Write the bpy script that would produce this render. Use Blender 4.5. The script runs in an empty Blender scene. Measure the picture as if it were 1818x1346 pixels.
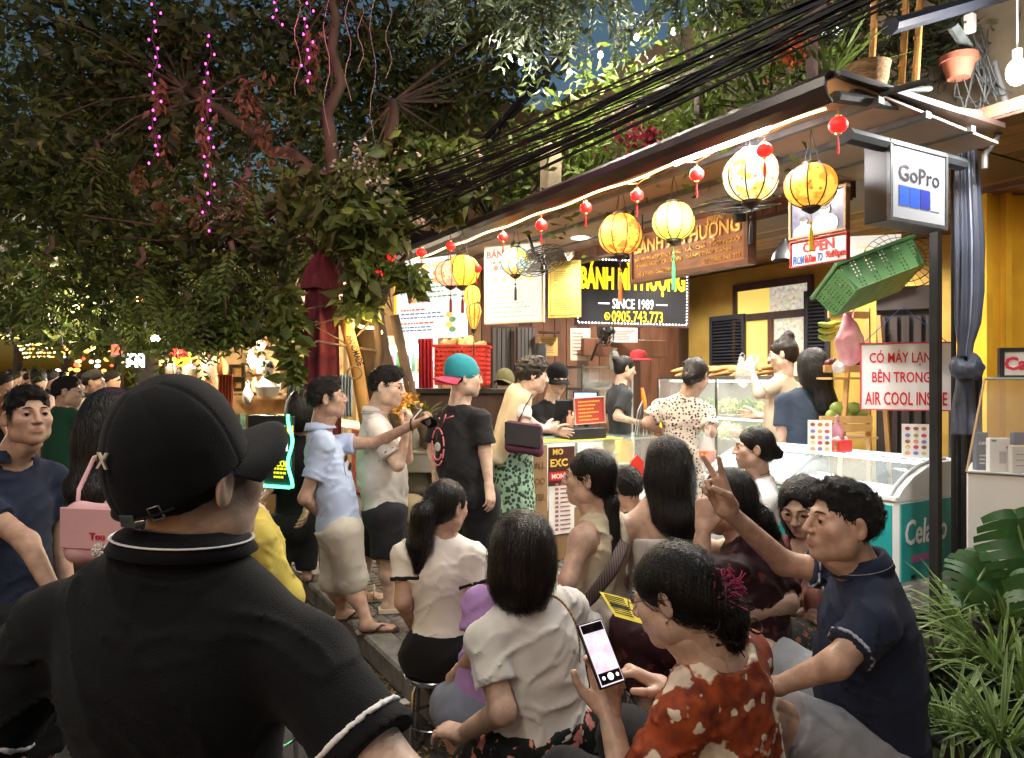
import bpy, bmesh, math, random
import numpy as np
from mathutils import Vector, Matrix, kdtree

# ------------------------------------------------------------------ camera, sky, exposure
scene = bpy.context.scene
C = scene.collection
FPX, CX, HY, CAMZ = 1300.0, 909.0, 673.0, 1.5          # focal length in photo pixels, eye height in metres
cam = bpy.data.cameras.new('camera'); cam_o = bpy.data.objects.new('camera', cam); C.objects.link(cam_o)
cam.sensor_fit = 'HORIZONTAL'; cam.sensor_width = 36.0; cam.lens = 36.0 * FPX / 1818.0
cam.clip_start = 0.05; cam.clip_end = 600.0
cam_o.location = (0, 0, CAMZ); cam_o.rotation_euler = (math.radians(90), 0, 0)
scene.camera = cam_o

world = bpy.data.worlds.new('World'); scene.world = world; world.use_nodes = True
nt = world.node_tree; nt.nodes.clear()
wo = nt.nodes.new('ShaderNodeOutputWorld'); bg = nt.nodes.new('ShaderNodeBackground'); sky = nt.nodes.new('ShaderNodeTexSky')
sky.sky_type = 'NISHITA'; sky.sun_disc = False
sky.sun_elevation = math.radians(2.0); sky.sun_rotation = math.radians(205); sky.ozone_density = 2.0; sky.air_density = 1.0; sky.dust_density = 1.5
nt.links.new(sky.outputs[0], bg.inputs[0]); nt.links.new(bg.outputs[0], wo.inputs[0])
bg.inputs[1].default_value = 0.09
sl = bpy.data.lights.new('sun', 'SUN'); sl.energy = 0.02; sl.angle = math.radians(12); sl.color = (1.0, 0.9, 0.8)
so = bpy.data.objects.new('sun', sl); C.objects.link(so); so.rotation_euler = (math.radians(60), 0, math.radians(25))
vs = scene.view_settings
vs.view_transform = 'Standard'; vs.look = 'None'; vs.gamma = 1.0; vs.use_curve_mapping = False
vs.exposure = 1.05
scene.render.engine = 'CYCLES'
scene.cycles.use_denoising = True
scene.cycles.max_bounces = 5; scene.cycles.diffuse_bounces = 3; scene.cycles.glossy_bounces = 2
scene.cycles.transmission_bounces = 4; scene.cycles.transparent_max_bounces = 10
scene.cycles.sample_clamp_indirect = 4.0; scene.cycles.sample_clamp_direct = 0.0
scene.cycles.caustics_reflective = False; scene.cycles.caustics_refractive = False
scene.cycles.use_light_tree = True

rng = np.random.default_rng(7); random.seed(7)
PI = math.pi
def V(*a): return np.array(a, dtype=float)
def at(px, py, Y):                       # photo pixel at a given distance -> point in the place
    return V((px - CX) / FPX * Y, Y, CAMZ - (py - HY) / FPX * Y)
def nrm(v):
    v = np.asarray(v, float); n = np.linalg.norm(v); return v / n if n > 1e-9 else V(0, 0, 1)
ANG = math.radians(30)
SU = V(-math.sin(ANG), math.cos(ANG), 0)          # along the street, away from us
SV = V(math.cos(ANG), math.sin(ANG), 0)           # into the shop
S0 = V(1.28, 2.97, 0)                             # under the near corner of the awning
def S(s, t, z=0.0): return S0 + SU * s + SV * t + V(0, 0, z)
def onshop(px, t):                                # the street coordinate s seen at a photo column on a plane parallel to the street
    k = (px - CX) / FPX
    p = S0 + SV * t
    return (k * p[1] - p[0]) / (SU[0] - k * SU[1])

# ------------------------------------------------------------------ materials
MATS = {}
def srgb(h):
    h = h.lstrip('#'); c = [int(h[i:i + 2], 16) / 255 for i in (0, 2, 4)]
    return tuple(x / 12.92 if x <= .04045 else ((x + .055) / 1.055) ** 2.4 for x in c)
def M(name, col=(.5, .5, .5), rough=.6, metal=0., var=.15, vs=6., bump=0., bs=80., col2=None, mixs=None, emit=0., ecol=None,
      vcol=False, trans=0., alpha=1., spec=.5, sss=0., coat=0., stretch=(1, 1, 1), sheen=0., transl=0., ior=1.45, detail=4.):
    if name in MATS: return MATS[name]
    if isinstance(col, str): col = srgb(col)
    if isinstance(col2, str): col2 = srgb(col2)
    if isinstance(ecol, str): ecol = srgb(ecol)
    m = bpy.data.materials.new(name); m.use_nodes = True; n = m.node_tree; L = n.links
    b = n.nodes['Principled BSDF']
    tc = n.nodes.new('ShaderNodeTexCoord'); mp = n.nodes.new('ShaderNodeMapping'); mp.inputs['Scale'].default_value = stretch
    L.new(tc.outputs['Object'], mp.inputs[0])
    cur = None
    nz = n.nodes.new('ShaderNodeTexNoise'); nz.inputs['Scale'].default_value = mixs or vs; nz.inputs['Detail'].default_value = detail
    L.new(mp.outputs[0], nz.inputs['Vector'])
    rp = n.nodes.new('ShaderNodeValToRGB'); L.new(nz.outputs['Fac'], rp.inputs[0])
    if col2 is None:
        lo = tuple(max(0, c * (1 - var)) for c in col); hi = tuple(min(1, c * (1 + var)) for c in col)
    else: lo, hi = col, col2
    rp.color_ramp.elements[0].position = .3; rp.color_ramp.elements[1].position = .7
    rp.color_ramp.elements[0].color = (*lo, 1); rp.color_ramp.elements[1].color = (*hi, 1)
    cur = rp.outputs[0]
    if vcol:
        at_ = n.nodes.new('ShaderNodeVertexColor'); at_.layer_name = 'Col'
        mx = n.nodes.new('ShaderNodeMix'); mx.data_type = 'RGBA'; mx.blend_type = 'MULTIPLY'; mx.inputs[0].default_value = 1
        L.new(cur, mx.inputs[6]); L.new(at_.outputs[0], mx.inputs[7]); cur = mx.outputs[2]
    L.new(cur, b.inputs['Base Color'])
    b.inputs['Roughness'].default_value = rough; b.inputs['Metallic'].default_value = metal
    b.inputs['Specular IOR Level'].default_value = spec; b.inputs['IOR'].default_value = ior
    b.inputs['Transmission Weight'].default_value = trans; b.inputs['Alpha'].default_value = alpha
    b.inputs['Coat Weight'].default_value = coat; b.inputs['Sheen Weight'].default_value = sheen
    if sss:
        b.inputs['Subsurface Weight'].default_value = sss; b.inputs['Subsurface Radius'].default_value = (.012, .005, .003); b.inputs['Subsurface Scale'].default_value = 1.0
    if bump:
        n2 = n.nodes.new('ShaderNodeTexNoise'); n2.inputs['Scale'].default_value = bs; n2.inputs['Detail'].default_value = 5
        L.new(mp.outputs[0], n2.inputs['Vector'])
        bp = n.nodes.new('ShaderNodeBump'); bp.inputs['Strength'].default_value = bump; bp.inputs['Distance'].default_value = .01
        L.new(n2.outputs['Fac'], bp.inputs['Height']); L.new(bp.outputs[0], b.inputs['Normal'])
    if emit:
        if ecol is not None: b.inputs['Emission Color'].default_value = (*ecol, 1)
        else: L.new(cur, b.inputs['Emission Color'])
        b.inputs['Emission Strength'].default_value = emit
    if transl:
        tr = n.nodes.new('ShaderNodeBsdfTranslucent'); L.new(cur, tr.inputs[0])
        ms = n.nodes.new('ShaderNodeMixShader'); ms.inputs[0].default_value = transl
        L.new(b.outputs[0], ms.inputs[1]); L.new(tr.outputs[0], ms.inputs[2]); L.new(ms.outputs[0], n.nodes['Material Output'].inputs[0])
    MATS[name] = m
    return m
def nodemat(name, fn, rough=.7, **kw):
    """a cloth material whose colour comes from fn(nodes, links, vector socket)"""
    if name in MATS: return MATS[name]
    m = M(name, (1, 1, 1), rough=rough, **kw); n = m.node_tree
    mp = [x for x in n.nodes if x.type == 'MAPPING'][0]; b = n.nodes['Principled BSDF']
    out = fn(n.nodes, n.links, mp.outputs[0]); n.links.new(out, b.inputs['Base Color'])
    return m
def ramp(nodes, links, fac, stops, const=False):
    r = nodes.new('ShaderNodeValToRGB'); links.new(fac, r.inputs[0])
    if const: r.color_ramp.interpolation = 'CONSTANT'
    e = r.color_ramp.elements
    while len(e) < len(stops): e.new(.5)
    for k, (p, c) in zip(e, stops):
        k.position = p; k.color = (*(srgb(c) if isinstance(c, str) else c), 1)
    return r.outputs[0]
def mixc(nodes, links, f, a, b):
    mx = nodes.new('ShaderNodeMix'); mx.data_type = 'RGBA'
    for s, v in ((0, f), (6, a), (7, b)):
        if hasattr(v, 'links'): links.new(v, mx.inputs[s])
        elif s == 0: mx.inputs[0].default_value = v
        else: mx.inputs[s].default_value = (*(srgb(v) if isinstance(v, str) else v), 1)
    return mx.outputs[2]

# ------------------------------------------------------------------ objects
def link(name, me, mat=None, parent=None):
    o = bpy.data.objects.new(name, me); C.objects.link(o)
    if mat is not None and me is not None: me.materials.append(mat)
    if parent is not None: o.parent = parent
    return o
def tag(o, label=None, cat=None, group=None, kind=None):
    if label: o['label'] = label
    if cat: o['category'] = cat
    if group: o['group'] = group
    if kind: o['kind'] = kind
    return o
def thing(name, label, cat, loc=(0, 0, 0), rz=0., group=None):
    o = bpy.data.objects.new(name, None); C.objects.link(o); o.empty_display_size = .1
    o.location = tuple(float(x) for x in loc); o.rotation_euler = (0, 0, rz)
    return tag(o, label, cat, group)
def copy_tree(o, parent=None):
    c = o.copy(); C.objects.link(c)
    if parent is not None: c.parent = parent
    for ch in list(o.children): copy_tree(ch, c)
    return c
def npmesh(name, verts, faces, smooth=True, cols=None):
    """verts (n,3), faces list of int arrays (m,3) and/or (m,4)"""
    me = bpy.data.meshes.new(name); verts = np.asarray(verts, np.float32)
    if not isinstance(faces, list): faces = [faces]
    faces = [f for f in faces if len(f)]
    me.vertices.add(len(verts)); me.vertices.foreach_set('co', verts.ravel())
    nl = sum(f.size for f in faces); npol = sum(len(f) for f in faces)
    me.loops.add(nl); me.loops.foreach_set('vertex_index', np.concatenate([f.ravel() for f in faces]).astype(np.int32))
    me.polygons.add(npol)
    tot = np.concatenate([np.full(len(f), f.shape[1]) for f in faces])
    me.polygons.foreach_set('loop_start', np.concatenate([[0], np.cumsum(tot)[:-1]]).astype(np.int32))
    if smooth: me.polygons.foreach_set('use_smooth', np.ones(npol, bool))
    if cols is not None:
        a = me.color_attributes.new('Col', 'FLOAT_COLOR', 'POINT'); cc = np.ones((len(verts), 4), np.float32); cc[:, :3] = cols
        a.data.foreach_set('color', cc.ravel())
    me.update(calc_edges=True); me.validate()
    return me
def frame(fwd, up=(0, 0, 1)):
    """columns right, forward, up"""
    f = nrm(fwd); r = np.cross(f, up)
    if np.linalg.norm(r) < 1e-4: r = np.cross(f, (1, 0, 0))
    r = nrm(r); u = np.cross(r, f); return np.array([r, f, u]).T
def rotz(a): c, s = math.cos(a), math.sin(a); return np.array([[c, -s, 0], [s, c, 0], [0, 0, 1.]])
def rotx(a): c, s = math.cos(a), math.sin(a); return np.array([[1., 0, 0], [0, c, -s], [0, s, c]])
def roty(a): c, s = math.cos(a), math.sin(a); return np.array([[c, 0, s], [0, 1., 0], [-s, 0, c]])
I3 = np.eye(3)

class MB:
    """collects shapes; build() links them as one mesh object"""
    def __init__(s): s.v = []; s.f = []; s.n = 0; s.c = []; s.hascol = False
    def add(s, verts, faces, col=None):
        verts = np.asarray(verts, float); s.v.append(verts)
        for f in faces: s.f.append(tuple(int(i) + s.n for i in f))
        s.n += len(verts)
        if col is not None: s.hascol = True
        s.c.append(np.tile(np.array(col if col is not None else (1, 1, 1), float), (len(verts), 1)) if np.ndim(col) < 2 else np.asarray(col, float))
        return s
    def box(s, c, h, R=I3, bev=0., col=None):
        c = np.asarray(c, float); h = np.asarray(h, float)
        if bev <= 0:
            v = np.array([[x, y, z] for x in (-1, 1) for y in (-1, 1) for z in (-1, 1)], float) * h
            f = [(0, 1, 3, 2), (4, 6, 7, 5), (0, 4, 5, 1), (2, 3, 7, 6), (0, 2, 6, 4), (1, 5, 7, 3)]
            return s.add(v @ np.asarray(R).T + c, f, col)
        b = min(bev, *(h * .49)); v = []; idx = {}
        for sx in (-1, 1):
            for sy in (-1, 1):
                for sz in (-1, 1):
                    for k in range(3):
                        p = np.array([sx, sy, sz], float) * (h - b); p[k] += (sx, sy, sz)[k] * b
                        idx[sx, sy, sz, k] = len(v); v.append(p)
        f = []
        for sx in (-1, 1):
            for sy in (-1, 1):
                for sz in (-1, 1):
                    t = [idx[sx, sy, sz, k] for k in range(3)]; f.append(t if sx * sy * sz > 0 else t[::-1])
        for k in range(3):
            a, bb = (k + 1) % 3, (k + 2) % 3
            for sg in (-1, 1):
                q = []
                for (p, r) in ((-1, -1), (1, -1), (1, 1), (-1, 1)):
                    e = [0, 0, 0]; e[k] = sg; e[a] = p; e[bb] = r; q.append(idx[e[0], e[1], e[2], k])
                f.append(q if sg > 0 else q[::-1])
            for p in (-1, 1):
                for r in (-1, 1):
                    e0 = [0, 0, 0]; e1 = [0, 0, 0]; e0[k] = -1; e1[k] = 1; e0[a] = e1[a] = p; e0[bb] = e1[bb] = r
                    q = [idx[(*e0, a)], idx[(*e1, a)], idx[(*e1, bb)], idx[(*e0, bb)]]; f.append(q if p * r < 0 else q[::-1])
        return s.add(np.array(v) @ np.asarray(R).T + c, f, col)
    def tube(s, path, r, n=8, cap=True, col=None, squash=None, up=None):
        path = [np.asarray(p, float) for p in path]; m = len(path)
        rr = [r] * m if np.isscalar(r) else list(r)
        v = []; prev = None
        for i, p in enumerate(path):
            d = nrm(path[min(i + 1, m - 1)] - path[max(i - 1, 0)])
            if prev is None:
                a = np.asarray(up, float) if up is not None else (V(0, 0, 1) if abs(d[2]) < .9 else V(1, 0, 0))
                x = nrm(np.cross(d, a))
            else: x = nrm(prev - d * np.dot(prev, d))
            y = np.cross(d, x); prev = x
            sq = squash or 1.
            for k in range(n):
                t = 2 * PI * k / n; v.append(p + rr[i] * (math.cos(t) * x + math.sin(t) * y * sq))
        f = []
        for i in range(m - 1):
            for k in range(n):
                k2 = (k + 1) % n; f.append((i * n + k, i * n + k2, (i + 1) * n + k2, (i + 1) * n + k))
        if cap: f.append(tuple(range(n))[::-1]); f.append(tuple(range((m - 1) * n, m * n)))
        return s.add(v, f, col)
    def cyl(s, a, b, ra, rb=None, n=12, cap=True, col=None): return s.tube([a, b], [ra, ra if rb is None else rb], n, cap, col)
    def lathe(s, prof, c=(0, 0, 0), R=I3, n=16, col=None, cap=True, lobes=0, lobe=.0):
        v = []; m = len(prof); pc = []
        for (r, z) in prof:
            for k in range(n):
                t = 2 * PI * k / n; q = r * (1 - (lobe * abs(math.sin(lobes * t / 2)) if lobes else 0))
                v.append((q * math.cos(t), q * math.sin(t), z))
        f = []
        for i in range(m - 1):
            for k in range(n):
                k2 = (k + 1) % n; f.append((i * n + k, i * n + k2, (i + 1) * n + k2, (i + 1) * n + k))
        if cap:
            if prof[0][0] > 1e-5: f.append(tuple(range(n))[::-1])
            if prof[-1][0] > 1e-5: f.append(tuple(range((m - 1) * n, m * n)))
        return s.add(np.array(v) @ np.asarray(R).T + np.asarray(c, float), f, col)
    def ell(s, c, r, R=I3, n=12, m=8, col=None):
        prof = [(math.sin(PI * i / m), -math.cos(PI * i / m)) for i in range(m + 1)]
        v = []
        for (q, z) in prof:
            for k in range(n): v.append((q * math.cos(2 * PI * k / n), q * math.sin(2 * PI * k / n), z))
        f = [(i * n + k, i * n + (k + 1) % n, (i + 1) * n + (k + 1) % n, (i + 1) * n + k) for i in range(m) for k in range(n)]
        r = np.asarray(r if np.ndim(r) else (r, r, r), float)
        return s.add((np.array(v) * r) @ np.asarray(R).T + np.asarray(c, float), f, col)
    def quad(s, a, b, c, d, col=None): return s.add([a, b, c, d], [(0, 1, 2, 3)], col)
    def prism(s, outline, org, ex, ey, thick, col=None):
        """outline 2-D points along ex/ey, extruded by thick along ex x ey"""
        ex = np.asarray(ex, float); ey = np.asarray(ey, float); ez = np.cross(ex, ey); n = len(outline)
        a = [np.asarray(org, float) + ex * x + ey * y for x, y in outline]; b = [p + ez * thick for p in a]
        f = [tuple(range(n))[::-1], tuple(range(n, 2 * n))] + [(i, (i + 1) % n, n + (i + 1) % n, n + i) for i in range(n)]
        return s.add(a + b, f, col)
    def mesh(s, name, smooth=False, off=(0, 0, 0)):
        v = np.concatenate(s.v) - np.asarray(off, float)
        me = bpy.data.meshes.new(name); me.from_pydata(v.tolist(), [], s.f)
        if s.hascol:
            a = me.color_attributes.new('Col', 'FLOAT_COLOR', 'POINT'); cc = np.ones((len(v), 4), np.float32); cc[:, :3] = np.concatenate(s.c)
            a.data.foreach_set('color', cc.ravel())
        if smooth:
            me.polygons.foreach_set('use_smooth', np.ones(len(me.polygons), bool))
            if smooth != 'all': me.set_sharp_from_angle(angle=math.radians(40))
        me.update(); return me
    def build(s, name, mat, parent=None, world=False, smooth=False):
        off = np.array(parent.location) if (parent is not None and world) else (0, 0, 0)
        return link(name, s.mesh(name, smooth, off), mat, parent)
def solo(mb, name, mat, label, cat, group=None, smooth=False, kind=None):
    o = mb.build(name, mat, None, smooth=smooth); return tag(o, label, cat, group, kind)
def lamp(kind, loc, energy, color, parent=None, size=.05, name='lamp', rot=None, spot=None, sizey=None):
    l = bpy.data.lights.new(name, kind); l.energy = energy; l.color = color
    if kind == 'POINT': l.shadow_soft_size = size
    if kind == 'AREA':
        l.size = size
        if sizey: l.shape = 'RECTANGLE'; l.size_y = sizey
    if kind == 'SPOT': l.spot_size = spot or 2.4; l.spot_blend = .6; l.shadow_soft_size = size
    o = bpy.data.objects.new(name, l); C.objects.link(o); o.location = tuple(loc)
    if rot is not None: o.rotation_euler = rot
    if parent is not None:
        o.parent = parent
    return o

# lettering: a flat part of a sign, in the sign's own plane
def text(body, mat, parent, org, ex, ey, height=None, width=None, depth=.003, bold=.0, align='CENTER', name='lettering', shear=0., space=1., world=True, valign='CENTER'):
    cu = bpy.data.curves.new('t', 'FONT'); cu.body = body; cu.size = 1; cu.resolution_u = 2; cu.extrude = .001; cu.offset = bold; cu.shear = shear; cu.space_character = space; cu.align_x = 'LEFT'
    tmp = bpy.data.objects.new('t', cu); C.objects.link(tmp)
    dg = bpy.context.evaluated_depsgraph_get()
    me = bpy.data.meshes.new_from_object(tmp.evaluated_get(dg)); n = len(me.vertices)
    co = np.empty(n * 3); me.vertices.foreach_get('co', co); co = co.reshape(-1, 3)
    bpy.data.objects.remove(tmp); bpy.data.curves.remove(cu)
    lo, hi = co.min(0), co.max(0); w, h = hi[0] - lo[0], hi[1] - lo[1]
    sy = height / h if height else width / w
    sx = width / w if width else sy
    ax = {'LEFT': lo[0], 'CENTER': (lo[0] + hi[0]) / 2, 'RIGHT': hi[0]}[align]; ay = {'CENTER': (lo[1] + hi[1]) / 2, 'BASE': 0.0, 'TOP': hi[1]}[valign]
    ez = np.cross(ex, ey)
    off = np.array(parent.location) if (parent is not None and world) else np.zeros(3)
    p = (np.asarray(org, float) - off) + np.outer((co[:, 0] - ax) * sx, ex) + np.outer((co[:, 1] - ay) * sy, ey) + np.outer((co[:, 2] + .001) / .002 * depth, ez)
    me.vertices.foreach_set('co', p.astype(np.float32).ravel()); me.update(); me.name = name
    me.materials.clear()
    return link(name, me, mat, parent)

# ------------------------------------------------------------------ implicit surfaces (bodies, clothes, hair)
_lat = {}
def vnoise(P, freq, seed=0):
    """trilinear value noise in -1..1; P (n,3)"""
    if seed not in _lat: _lat[seed] = np.random.default_rng(seed).uniform(-1, 1, (32, 32, 32)).astype(np.float32)
    G = _lat[seed]; q = P * np.asarray(freq, float); i = np.floor(q).astype(int); f = (q - i); f = f * f * (3 - 2 * f); i &= 31; j = (i + 1) & 31
    x0, y0, z0 = i.T; x1, y1, z1 = j.T; fx, fy, fz = f.T
    return ((G[x0, y0, z0] * (1 - fx) + G[x1, y0, z0] * fx) * (1 - fy) + (G[x0, y1, z0] * (1 - fx) + G[x1, y1, z0] * fx) * fy) * (1 - fz) + \
           ((G[x0, y0, z1] * (1 - fx) + G[x1, y0, z1] * fx) * (1 - fy) + (G[x0, y1, z1] * (1 - fx) + G[x1, y1, z1] * fx) * fy) * fz
class Vol:
    def __init__(s, lo, hi, res):
        s.lo = np.asarray(lo, float); s.res = res; s.n = np.maximum(4, np.ceil((np.asarray(hi, float) - s.lo) / res).astype(int) + 1)
        s.ax = [(s.lo[k] + np.arange(s.n[k]) * res).astype(np.float32) for k in range(3)]
        s.D = np.full(s.n, 9., np.float32)
    def sl(s, lo, hi):
        r = []
        for k in range(3):
            a = int(max(0, math.floor((lo[k] - s.lo[k]) / s.res))); b = int(min(s.n[k], math.ceil((hi[k] - s.lo[k]) / s.res) + 1))
            if b <= a: return None
            r.append(slice(a, b))
        return tuple(r)
    def g(s, sl): return s.ax[0][sl[0]][:, None, None], s.ax[1][sl[1]][None, :, None], s.ax[2][sl[2]][None, None, :]
    def _put(s, sl, d, k, op):
        a = s.D[sl]
        if op == 'add':
            if k > 0:
                h = np.maximum(k - np.abs(a - d), 0) / k; s.D[sl] = np.minimum(a, d) - h * h * k * .25
            else: s.D[sl] = np.minimum(a, d)
        else:
            if k > 0:
                h = np.maximum(k - np.abs(a + d), 0) / k; s.D[sl] = np.maximum(a, -d) + h * h * k * .25
            else: s.D[sl] = np.maximum(a, -d)
    def cone(s, a, b, ra, rb=None, k=.03, op='add', cuts=()):
        rb = ra if rb is None else rb; a = np.asarray(a, float); b = np.asarray(b, float); r = max(ra, rb) + k + 2.5 * s.res
        sl = s.sl(np.minimum(a, b) - r, np.maximum(a, b) + r)
        if sl is None: return s
        X, Y, Z = s.g(sl); d = b - a; L2 = max(float(d @ d), 1e-9)
        px, py, pz = X - a[0], Y - a[1], Z - a[2]
        t = np.clip((px * d[0] + py * d[1] + pz * d[2]) / L2, 0, 1)
        q = np.sqrt((px - t * d[0]) ** 2 + (py - t * d[1]) ** 2 + (pz - t * d[2]) ** 2) - (ra + t * (rb - ra))
        for (p0, n) in cuts: q = np.maximum(q, (X - p0[0]) * n[0] + (Y - p0[1]) * n[1] + (Z - p0[2]) * n[2])
        s._put(sl, q, k, op); return s
    def ell(s, c, r, R=I3, k=.03, op='add', cuts=()):
        c = np.asarray(c, float); r = np.asarray(r if np.ndim(r) else (r, r, r), float); R = np.asarray(R, float)
        e = np.abs(R) @ r + k + 2.5 * s.res; sl = s.sl(c - e, c + e)
        if sl is None: return s
        X, Y, Z = s.g(sl); X = X - c[0]; Y = Y - c[1]; Z = Z - c[2]
        u = (X * R[0, 0] + Y * R[1, 0] + Z * R[2, 0]) / r[0]; v = (X * R[0, 1] + Y * R[1, 1] + Z * R[2, 1]) / r[1]; w = (X * R[0, 2] + Y * R[1, 2] + Z * R[2, 2]) / r[2]
        k0 = np.sqrt(u * u + v * v + w * w); k1 = np.sqrt((u / r[0]) ** 2 + (v / r[1]) ** 2 + (w / r[2]) ** 2)
        q = k0 * (k0 - 1) / np.maximum(k1, 1e-6)
        q = np.where(k0 < 1e-3, -r.min(), q)
        for (p0, n) in cuts: q = np.maximum(q, (X + c[0] - p0[0]) * n[0] + (Y + c[1] - p0[1]) * n[1] + (Z + c[2] - p0[2]) * n[2])
        s._put(sl, q.astype(np.float32), k, op); return s
    def cut(s, p0, n):
        X, Y, Z = s.ax[0][:, None, None], s.ax[1][None, :, None], s.ax[2][None, None, :]
        s.D = np.maximum(s.D, ((X - p0[0]) * n[0] + (Y - p0[1]) * n[1] + (Z - p0[2]) * n[2]).astype(np.float32)); return s
    def disp(s, fn, band=.03):
        m = np.abs(s.D) < band; i = np.argwhere(m); P = s.lo + i * s.res
        if len(P): s.D[m] += fn(P).astype(np.float32)
        return s
    def nets(s):
        D = s.D; Sg = D < 0; N = s.n; P = []; Q = []; cid = []; lin = lambda i: (i[:, 0] * N[1] + i[:, 1]) * N[2] + i[:, 2]
        for ax in range(3):
            s0 = [slice(None)] * 3; s1 = [slice(None)] * 3; s0[ax] = slice(0, -1); s1[ax] = slice(1, None)
            m = Sg[tuple(s0)] != Sg[tuple(s1)]
            i = np.argwhere(m); o1, o2 = (ax + 1) % 3, (ax + 2) % 3
            ok = (i[:, o1] > 0) & (i[:, o2] > 0) & (i[:, o1] < N[o1] - 1) & (i[:, o2] < N[o2] - 1)
            i = i[ok]
            if not len(i): continue
            j = i.copy(); j[:, ax] += 1
            a = D[tuple(i.T)]; b = D[tuple(j.T)]; p = i.astype(float); p[:, ax] += a / (a - b)
            e1 = np.zeros(3, int); e1[o1] = 1; e2 = np.zeros(3, int); e2[o2] = 1
            q = np.stack([lin(i - e1 - e2), lin(i - e2), lin(i), lin(i - e1)], 1)
            fl = ~Sg[tuple(i.T)]; q[fl] = q[fl][:, ::-1]
            Q.append(q); cid.append(q.ravel()); P.append(np.repeat(p, 4, 0))
        if not Q: return np.zeros((0, 3)), np.zeros((0, 4), int)
        Q = np.concatenate(Q); P = np.concatenate(P); cid = np.concatenate(cid)
        u, inv = np.unique(cid, return_inverse=True); cnt = np.bincount(inv)
        v = np.stack([np.bincount(inv, P[:, k]) / cnt for k in range(3)], 1)
        return s.lo + v * s.res, inv.reshape(-1, 4)
# ------------------------------------------------------------------ people
def skin(name,col):return M('skin_'+name,col,rough=.45,var=.20,vs=26,bump=.12,bs=190,vcol=True,sss=.12,spec=.4)
SK={'a':skin('a',(.54,.355,.262)),'b':skin('b',(.45,.283,.205)),'c':skin('c',(.60,.415,.315))}
HAIR=M('hair_black',(.007,.0062,.006),rough=.36,var=.5,vs=60,bump=.9,bs=150,stretch=(1,1,.05),spec=.35)
HAIRB=M('hair_brown_black',(.014,.009,.007),rough=.36,var=.5,vs=60,bump=.9,bs=150,stretch=(1,1,.05),spec=.4)
HSHORT=M('hair_short',(.010,.0085,.0075),rough=.5,var=.6,vs=90,bump=1.,bs=320,spec=.35)
EYE=M('eye',(1,1,1),rough=.12,var=0,vcol=True,spec=.6)
BROW=M('eyebrow_hair',(.018,.013,.010),rough=.7,var=.2)
GLASSFRAME=M('spectacle_frame',(.02,.02,.02),rough=.3,var=0)
GOLDWIRE=M('gold_wire',(.55,.38,.15),rough=.3,metal=1,var=0)
def cloth(name,col,**k):
 k.setdefault('rough',.85);k.setdefault('var',.08);k.setdefault('bump',.12);k.setdefault('bs',220);k.setdefault('sheen',.05);k.setdefault('spec',.2)
 return M('cloth_'+name,col,**k)
CLOTHV=cloth('trimmed',(1,1,1),vcol=True,var=.04)
def join(parts):
 vs_,fs,cs,n=[],[],[],0
 for p in parts:
  v,q=p[0],p[1]
  if not len(v):continue
  vs_.append(v);fs.append(q+n);cs.append(p[2] if len(p)>2 else np.ones((len(v),3)));n += len(v)
 return np.concatenate(vs_),np.concatenate(fs),np.concatenate(cs)
def bbox(pts,pad):p=np.array(pts);return p.min(0)-pad,p.max(0)+pad
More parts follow.
